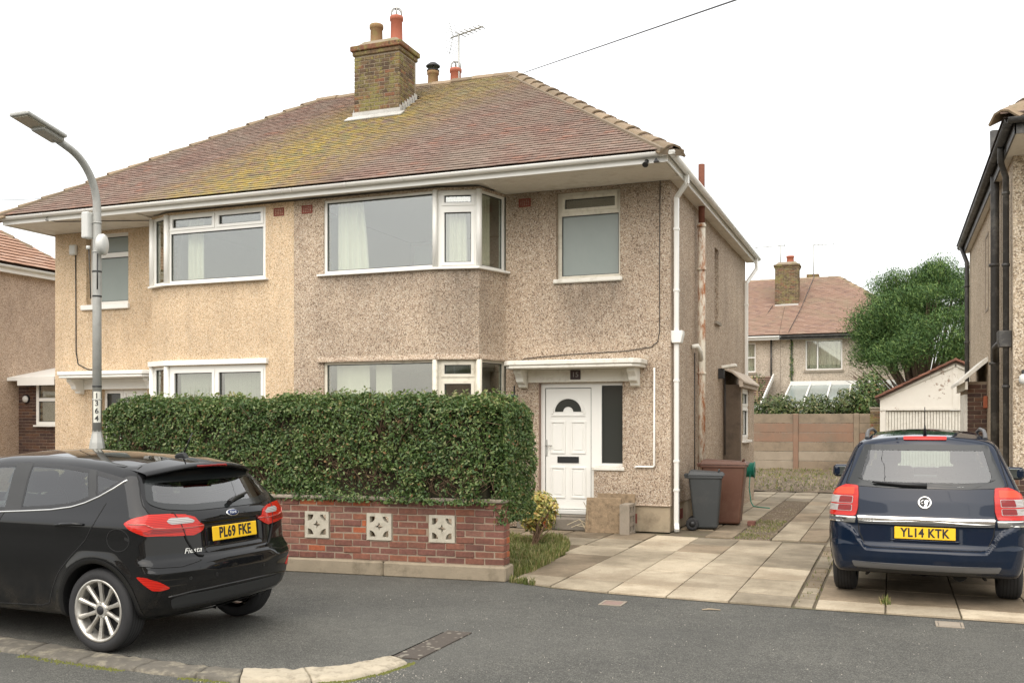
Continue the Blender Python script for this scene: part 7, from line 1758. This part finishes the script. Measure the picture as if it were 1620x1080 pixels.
put('brake_light', MB().box(.352, -.165, 1.348, .372, .165, 1.364).mesh('b', bevel=.004), M['lensdk'], spo)
# badge, lettering, wiper, plate
el = MB().lathe([(.001, .004), (.050, .004), (.054, .002), (.055, 0)], (0, 0, 0), 'z', 40).mesh('e'); el.transform(Matrix.Diagonal((1.3, .55, 1, 1))); bd = on_rear(fi, TG, 'oval_badge', el, 0, .988, M['chrome'], .003)
e2 = MB().lathe([(.001, .0052), (.047, .0052), (.048, .004)], (0, 0, 0), 'z', 40).mesh('e'); e2.transform(Matrix.Diagonal((1.3, .52, 1, 1))); on_rear(fi, bd, 'badge_field', e2, 0, .988, simple('badge_blue', (.01, .025, .09), .2, obj=True), .003)
on_rear(fi, bd, 'badge_script', text_mesh('Ford', .034, .0006, shear=.25, sx=1.1), .0, .988, M['chrome'], .0088)
on_rear(fi, TG, 'model_lettering', text_mesh('Fiesta', .055, .002, shear=.3, sx=1.25), .455, .742, M['chrome'], .004)
plate(fi, CA, 'PL69 FKE', .845)
wp = fi.rear([(.0, 1.052), (-.05, 1.07), (-.30, 1.112)]); put('rear_wiper', MB().tube([Vector(p)+Vector((-.02, 0, .012)) for p in wp], [.022, .017, .010], 8).mesh('w'), M['trim'], TG)
an = fi.top([(.66, .0)])[0]; ant = put('aerial', MB().prism([(.60, -.022, an[2]-.005), (.75, -.022, an[2]-.002), (.70, -.012, an[2]+.035), (.63, -.012, an[2]+.045)], (0, .044, 0)).mesh('a', bevel=.01), M['matt'], CA); put('aerial_rod', MB().tube([(.65, 0, an[2]+.03), (.56, 0, an[2]+.20)], [.007, .004], 6).mesh('r'), M['trim'], ant)
RB = parts['rear_bumper'][0]
put('lower_valance', patch(fi, rounded([(.66, .41), (.58, .43), (-.58, .43), (-.66, .41), (-.62, .325), (.62, .325)], .04), 'rear', 1, .003, .012), M['matt'], RB)
put('bumper_moulding', strip(fi, [(.68, .425), (.5, .445), (.2, .452), (-.2, .452), (-.5, .445), (-.68, .425)], .014, 'rear', 1, .004, 40, .008), M['paintblk'], RB)
for yy in (-.28, .28, .52): put('parking_sensor', patch(fi, [(yy+.014*math.cos(t), .545+.014*math.sin(t)) for t in np.linspace(0, 2*math.pi, 17)[:-1]], 'rear', 1, .002, .004, 16, 2), M['trim'], RB)
put('exhaust', MB().tube([(.22, -.42, .29), (.5, -.42, .28)], .024, 12).mesh('x'), M['under'], CA)
put('windscreen', patch(fi, rounded(ws_, .06), 'top', 1, .002, .01, 60, 6), M['glasscar2'], parts['body'][0])
seat(CA, 1.05, 0, 1.2, .55, 1.05, True, .45, 'rear_seat'); seat(CA, 2.0, .36, .5, .52, 1.10); seat(CA, 2.0, -.36, .5, .52, 1.10)
put('steering_wheel', MB().lathe([(.17+.014*math.cos(t), .014*math.sin(t)) for t in [k*math.pi/4 for k in range(9)]], (0, 0, 0), 'x', 24).mesh('w'), M['trim'], CA).location = (2.55, -.36, .95)
put('dashboard', MB().box(2.65, -.68, .6, 3.0, .68, .98).mesh('d', bevel=.05, seg=2), M['matt'], CA); put('parcel_shelf', MB().box(.35, -.6, .96, .86, .6, .98).mesh('d'), M['seat'], CA)
put('grille', MB().obox((4.0, 0, .5), (.02, 0, 0), (0, .5, 0), (0, 0, .13)).mesh('g', bevel=.02), M['trim'], CA)
for s_ in (-1, 1): put('headlamp', patch(fi, rounded([(3.55, .84), (3.9, .70), (3.93, .60), (3.75, .66), (3.5, .78)], .04), 'side', s_, .004, .01), M['lensclr'], CA)
# ------------------------------------------------------------------ dark blue people carrier
class Mpv(CarBody):
    cx, cy = .55, .42
    w = staticmethod(tab([(.15, .76), (.26, .80), (.36, .835), (.50, .858), (.68, .870), (.84, .862), (.96, .845), (1.06, .815), (1.10, .795), (1.28, .715), (1.47, .632), (1.55, .57), (1.62, .47)], .02))
    xr = staticmethod(tab([(.1, .35), (.26, .16), (.30, .065), (.36, .018), (.44, .0), (.49, .006), (.515, .045), (.56, .07), (.73, .085), (.745, .075), (.80, .075), (.815, .09), (.95, .115), (1.08, .16), (1.10, .175), (1.30, .32), (1.47, .45), (1.52, .47), (1.56, .47), (1.6, .55)], .010))
    tp = staticmethod(tab([(0, 1.50), (.45, 1.545), (.6, 1.565), (1.0, 1.60), (1.6, 1.622), (2.2, 1.612), (2.7, 1.56), (3.0, 1.44), (3.5, 1.14), (3.65, 1.08), (4.0, 1.0), (4.3, .88), (4.45, .7)], .05))
    def f(s, P):
        x, y, z = P[:, 0], np.abs(P[:, 1]), P[:, 2]; up = sstep(z, 1.02, 1.4)
        w = s.w(z)-.045*np.clip((.8-x)/.8, 0, 1)**2-np.clip((x-3.2)/1.25, 0, 1)**2*.16-up*.10*np.clip((x-2.3)/1.2, 0, 1)**2
        w = w+.014*np.exp(-((np.hypot(x-.83, z-.32)-.41)/.05)**2)*(z < .78)
        # bumper is wider than the tailgate: step that curves up at each side
        gl_ = .515+.16*sstep(y, .50, .66)+.06*sstep(y, .60, .78)
        bump = sstep(z, gl_+.025, gl_-.020)*sstep(y, .90, .45)
        xr0 = s.xr(np.where(z < .60, np.maximum(z, .535)*1., z)); xrb = s.xr(np.minimum(z, .44))+.0*y; xr_ = xr0*(1-bump)+np.where(z < .44, s.xr(z), xrb)*bump
        b = xr_+.15*(y/.82)**2.7+up*.03*(y/.7)**2-x; b = b*np.where(z > 1.08, .80, .97)
        c = (z-(s.tp(x)-.06*(y/.6)**2))*.96; d = .25+.04*np.clip((.35-x)/.35, 0, 1)-z; e = x-(4.46-.30*(y/.8)**3)
        v = smax(y-w, b, .10); v = smax(v, c, .06); v = smax(v, d, .05); return smax(v, e, .12)
za = Mpv(); RZZ = R(88.2); fz = Vector((math.cos(RZZ), math.sin(RZZ), 0)); ZO = Vector((.30, 10.60, 0))-fz*.83
CZ = thing('parked_car', 'dark blue people carrier parked on the right-hand driveway, seen from behind', 'car', ZO+Vector((0, 0, .012)), RZZ)
P, F = shell(za, 4.47, .92, .24, 1.66, 150, 116, 90, (.9, 3.5, .65, 1.05, .25)); G = za.grad(P); Cc = P[F].mean(1); Gc = za.grad(Cc); xz = Cc[:, [0, 2]]; sidef = np.abs(Gc[:, 1]) > .55
rgz = rounded([(.545, 1.475), (-.545, 1.475), (-.675, 1.125), (-.665, 1.088), (-.35, 1.072), (.35, 1.072), (.665, 1.088), (.675, 1.125)], .03)
clr = rounded([(.49, 1.445), (-.49, 1.445), (-.515, 1.40), (-.565, 1.19), (-.545, 1.135), (-.25, 1.120), (.25, 1.120), (.545, 1.135), (.565, 1.19), (.515, 1.40)], .05)
wz = [[(.62, 1.44), (1.30, 1.475), (1.36, 1.11), (.50, 1.13)], [(1.40, 1.475), (2.22, 1.475), (2.25, 1.09), (1.44, 1.11)], [(2.30, 1.475), (2.75, 1.44), (3.2, 1.22), (3.28, 1.09), (2.33, 1.09)]]
cut = (Gc[:, 0] < -.3) & (Cc[:, 0] < 1) & pip(Cc[:, [1, 2]], shrink(rgz, .90))
for q in wz: cut |= sidef & pip(xz, shrink(q, .88))
wsz = [(2.95, -.53), (2.95, .53), (3.5, .66), (3.5, -.66)]; cut |= (Gc[:, 2] > .3) & (Cc[:, 2] > 1.05) & pip(Cc[:, [0, 1]], wsz)
for ax_ in (.83, 3.53): cut |= (np.hypot(Cc[:, 0]-ax_, Cc[:, 2]-.32) < .385) & (np.abs(Cc[:, 1]) > .5)
gz = [(.60, 1.53), (-.60, 1.53), (-.70, 1.12), (-.63, 1.08), (-.585, .78), (-.57, .64), (-.51, .525), (.51, .525), (.57, .64), (.585, .78), (.63, 1.08), (.70, 1.12)]
isG = ~cut & (Gc[:, 0] < -.25) & (Cc[:, 0] < .8) & pip(Cc[:, [1, 2]], gz); isB = ~cut & ~isG & (Cc[:, 0] < .42) & (Cc[:, 2] < .74)
isS = ~cut & sidef & (Cc[:, 0] > 1.25) & (Cc[:, 0] < 3.25) & (Cc[:, 2] > .33) & (Cc[:, 2] < 1.47)
parts = {}
for nm, o in emit(za, CZ, P, F, [('body', ~cut & ~isG & ~isB & ~isS, M['paintblu']), ('tailgate', isG, M['paintblu']), ('rear_bumper', isB, M['paintblu']), ('door', isS & (Cc[:, 1] > 0), M['paintblu']), ('door', isS & (Cc[:, 1] < 0), M['paintblu'])], None, G): parts.setdefault(nm, []).append(o)
TG, RB, body = parts['tailgate'][0], parts['rear_bumper'][0], parts['body'][0]
put('rear_glass', patch(za, rgz, 'rear', 1, .002, .01, 90, 8), M['glassrear2'], TG)
put('glass_border', ring(za, rgz, 0, 'rear', 1, .0035, .008, 120, inner=clr) if False else ring(za, rgz, .055, 'rear', 1, .0035, .006), M['frit'], TG)
for s_ in (1, -1):
    put('glass_border_side', patch(za, [(s_*.545, 1.47), (s_*.50, 1.47), (s_*.505, 1.42), (s_*.565, 1.19), (s_*.54, 1.13), (s_*.40, 1.078), (s_*.66, 1.09), (s_*.672, 1.125)], 'rear', 1, .0042, .004, 60, 6, centre=(s_*.605, 1.16)), M['frit'], TG)
put('glass_border_low', patch(za, [(.60, 1.082), (.35, 1.074), (-.35, 1.074), (-.60, 1.082), (-.57, 1.13), (-.25, 1.118), (.25, 1.118), (.57, 1.13)], 'rear', 1, .0040, .004, 60, 3), M['frit'], TG)
put('chrome_bar', patch(za, rounded([(.585, .805), (-.585, .805), (-.580, .762), (.580, .762)], .01), 'rear', 1, .016, .02, 80, 3), M['chrome'], TG)
put('bar_lower', patch(za, rounded([(.582, .761), (-.582, .761), (-.578, .742), (.578, .742)], .006), 'rear', 1, .010, .016, 80, 3), M['grey'], TG)
put('bar_shadow', strip(za, [(.583, .808), (-.583, .808)], .006, 'rear', 1, .004, 30), M['under'], TG)
on_rear(za, TG, 'model_lettering', text_mesh('ZAFIRA', .036, .001, sx=1.3), .50, .776, M['galv'], .0175)
put('rear_shut_line', strip(za, [(.60, 1.50), (.70, 1.11), (.632, 1.075), (.60, .90), (.586, .78), (.575, .66), (.52, .535), (.45, .522), (-.45, .522), (-.52, .535), (-.575, .66), (-.586, .78), (-.60, .90), (-.632, 1.075), (-.70, 1.11), (-.60, 1.50)], .009, 'rear', 1, .002, 200), M['under'], TG)
put('brake_light', patch(za, rounded([(.19, 1.545), (-.19, 1.545), (-.19, 1.517), (.19, 1.517)], .008), 'rear', 1, .012, .012, 40, 3), M['lensred'], TG)
wp = za.rear([(-.02, 1.098), (.20, 1.103), (.46, 1.118)]); put('rear_wiper', MB().tube([Vector(p)+Vector((-.025, 0, .006)) for p in wp], [.021, .018, .008], 8).mesh('w'), M['trim'], TG)
bd = on_rear(za, TG, 'round_badge', MB().lathe([(.044, .003), (.050, .007), (.058, .005), (.061, 0)], (0, 0, 0), 'z', 40).mesh('b'), .0, .947, M['chrome'], .002)
on_rear(za, bd, 'badge_disc', MB().lathe([(.001, .002), (.045, .002)], (0, 0, 0), 'z', 32).mesh('b'), .0, .947, M['trim'], .002)
# the emblem: a winged creature's head and claw, as curved bars
gr = MB(); gr.prism([(x, y, .002) for x, y in ((-.002, .016), (.014, .026), (.030, .022), (.034, .010), (.022, .004), (.024, -.012), (.014, -.036), (-.008, -.040), (.004, -.018), (-.002, -.002))], (0, 0, .005)).tube([(-.042, -.004, .005), (-.030, .004, .006), (-.018, .020, .006), (-.006, .022, .006)], [.003, .007, .007, .004], 6).tube([(-.034, -.018, .005), (-.022, -.008, .006), (-.008, -.012, .005)], [.003, .006, .003], 6)
on_rear(za, bd, 'emblem', gr.mesh('g'), .0, .947, M['chrome'], .002)
plate(za, CZ, 'YL14 KTK', .668, xoff=-.010); put('plate_moulding', strip(za, [(.30, .598), (-.30, .598)], .016, 'rear', 1, .001, 30, .006), M['paintblu'], TG)
put('bolt', MB().obox((0, 0, 0), (.003, 0, 0), (0, .004, 0), (0, 0, .004)).mesh('b'), M['ink'], CZ).location = (.055, -.157, .667)
put('skid_strip', patch(za, rounded([(.635, .385), (-.635, .385), (-.61, .335), (.61, .335)], .012), 'rear', 1, .012, .02, 80, 4), M['grey'], RB); put('lower_valance', patch(za, rounded([(.60, .333), (-.60, .333), (-.56, .285), (.56, .285)], .01), 'rear', 1, .004, .015, 60, 3), M['matt'], RB)
def cmap2(mode, sgn=1, base=za.mapper): return (lambda q: za.corner(np.c_[np.asarray(q)[:, 0]*260., np.asarray(q)[:, 1]], sgn)) if mode == 'cs' else base(mode, sgn)
za.mapper = cmap2
for s_, dr in ((1, parts['door'][0]), (-1, parts['door'][1])):
    S = lambda L_: [(a/260., z) for a, z in L_]
    tl = put('tail_lamp', patch(za, rounded(S([(27, 1.085), (45, 1.090), (62, 1.03), (68, .94), (70, .80), (25, .80), (23, .88), (24, 1.0)]), .012), 'cs', s_, .012, .03, 80, 7), M['lensred'], CZ)
    for z0, z1 in ((.845, .905), (.918, .985)):
        put('clear_lens', patch(za, rounded(S([(30, z0), (67, z0), (66, z1), (30.5, z1)]), .01), 'cs', s_, .0145, .004, 40, 3), M['lensclr'], tl); put('inner_lens', patch(za, rounded(S([(31, z0+.004), (47, z0+.004), (46.5, z1-.004), (31, z1-.004)]), .008), 'cs', s_, .0160, .003, 30, 3), M['lensdk'], tl)
    put('orange_lens', patch(za, rounded(S([(30, 1.0), (60, 1.0), (52, 1.065), (31, 1.07)]), .012), 'cs', s_, .014, .004, 40, 3), simple('amber_lens', (.66, .06, .02), .15, .15, 40, obj=True), tl)
    put('lamp_sill', patch(za, rounded(S([(24, .795), (70, .795), (70, .742), (25, .742)]), .006), 'cs', s_, .010, .02, 50, 3), M['chrome'], RB); put('sill_inset', patch(za, rounded(S([(40, .785), (66, .785), (66, .756), (40, .756)]), .006), 'cs', s_, .012, .004, 30, 2), M['grey'], RB)
    for q in wz: put('side_glass', patch(za, q, 'side', s_, .002, .01, rings=5), M['glassdark'], dr); put('glass_seal', ring(za, q, .03, 'side', s_, .003, .015), M['trim'], dr)
    put('door_gap', strip(za, [(1.38, 1.48), (1.40, 1.1), (1.36, .8), (1.30, .35)], .008, 'side', s_), M['under'], dr); put('door_gap', strip(za, [(2.27, 1.48), (2.28, 1.1), (2.27, .7), (2.28, .33)], .008, 'side', s_), M['under'], dr)
    for ax_ in (.83, 3.53):
        th = np.linspace(R(-16), R(196), 60); V = []; fs = []
        for rr_, o_, ins in ((.408, .004, 0), (.368, .006, 0), (.362, 0, .05), (.364, 0, .12)):
            Q = za.side(np.c_[ax_+rr_*np.cos(th), .32+rr_*np.sin(th)], s_); Q = Q+za.grad(Q)*o_; Q[:, 1] -= s_*ins; V.append(Q)
        V = np.concatenate(V); k = len(th)
        for i in range(k-1):
            for q in range(3): fs.append((q*k+i, q*k+i+1, (q+1)*k+i+1, (q+1)*k+i))
        me = bpy.data.meshes.new('arch'); me.from_pydata(V.tolist(), [], fs); me.polygons.foreach_set('use_smooth', [i % 3 != 1 for i in range(len(fs))]); me.update(); put('wheel_arch', me, M['paintblu'], body)
        tt = np.linspace(R(2), R(178), 30); vs = []; ll = MB()
        for yy in (.80, .50): vs += [(ax_+.388*math.cos(t), s_*yy, .32+.388*math.sin(t)) for t in tt]
        ll.add(vs, [(i, i+1, 31+i, 30+i) for i in range(29)]); put('arch_liner', ll.mesh('l'), M['under'], body)
        wheel(CZ, ax_, s_*.74, .318, .215, s_, .205, False)
    mq = put('door_mirror', MB().obox((3.0, s_*.955, 1.10), (.055, s_*.01, 0), (-.02*s_, .095, 0), (0, 0, .075)).mesh('m', bevel=.045, seg=4), M['paintblu'], dr); put('mirror_glass', MB().obox((2.942, s_*.96, 1.10), (.002, 0, 0), (0, .068, 0), (0, 0, .052)).mesh('g', bevel=.03, seg=3), M['mirror'], mq)
    hb = za.side([(1.45, .92), (1.53, .93), (1.62, .93), (1.68, .92)], s_); put('door_handle', MB().tube([Vector(p)+Vector((0, s_*(.004 if i in (0, 3) else .035), 0)) for i, p in enumerate(hb)], .012, 8).mesh('h'), M['paintblu'], dr)
    rl = za.top([(x, s_*.535) for x in (.72, .80, 1.0, 1.8, 2.5, 2.62)]); rp = [Vector(p)+Vector((0, 0, h_)) for p, h_ in zip(rl, (.0, .045, .06, .06, .05, .0))]; put('roof_rail', MB().tube(rp, [.022, .02, .017, .017, .017, .02], 8).mesh('r'), M['grey'], body)
    put('tow_bracket', MB().tube([(.30, s_*.50, .30), (.30, s_*.50, .25), (.36, s_*.52, .23)], .014, 6).mesh('t'), M['under'], CZ)
an = za.top([(.62, 0)])[0]; q = put('aerial', MB().tube([(.62, 0, an[2]-.01), (.60, 0, an[2]+.05), (.585, 0, an[2]+.10)], [.018, .012, .006], 8).mesh('a'), M['trim'], CZ); put('aerial_rod', MB().tube([(.588, 0, an[2]+.08), (.52, 0, an[2]+.27)], .004, 6).mesh('r'), M['trim'], q)
put('washer_jet', MB().obox((.455, .25, 1.535), (.008, 0, 0), (0, .01, 0), (0, 0, .008)).mesh('j', bevel=.003), M['trim'], TG)
seat(CZ, 1.15, 0, 1.1, .62, 1.12, False, .4, 'rear_seat'); seat(CZ, 2.35, .38, .52, .6, 1.20); seat(CZ, 2.35, -.38, .52, .6, 1.20); seat(CZ, 1.75, .40, .46, .58, 1.10, True); seat(CZ, 1.75, -.40, .46, .58, 1.10, True)
put('dashboard', MB().box(3.0, -.68, .6, 3.4, .68, 1.05).mesh('d', bevel=.05, seg=2), M['matt'], CZ); put('interior_mirror', MB().box(2.95, -.11, 1.40, 2.98, .11, 1.46).mesh('d', bevel=.01), M['trim'], CZ); put('windscreen', patch(za, rounded(wsz, .06), 'top', 1, .002, .01, 60, 6), M['glasscar2'], body)
put('rear_axle', MB().tube([(.83, -.65, .30), (.83, .65, .30)], .04, 8).mesh('x'), M['under'], CZ); put('silencer', MB().tube([(.35, -.30, .27), (.75, -.30, .27)], .07, 12).mesh('x'), M['under'], CZ)
put('grille', MB().obox((4.43, 0, .55), (.02, 0, 0), (0, .5, 0), (0, 0, .13)).mesh('g', bevel=.02), M['trim'], CZ)
for s_ in (-1, 1): put('headlamp', patch(za, rounded([(4.0, .90), (4.3, .78), (4.33, .66), (4.1, .72), (3.95, .84)], .04), 'side', s_, .004, .01), M['lensclr'], CZ)
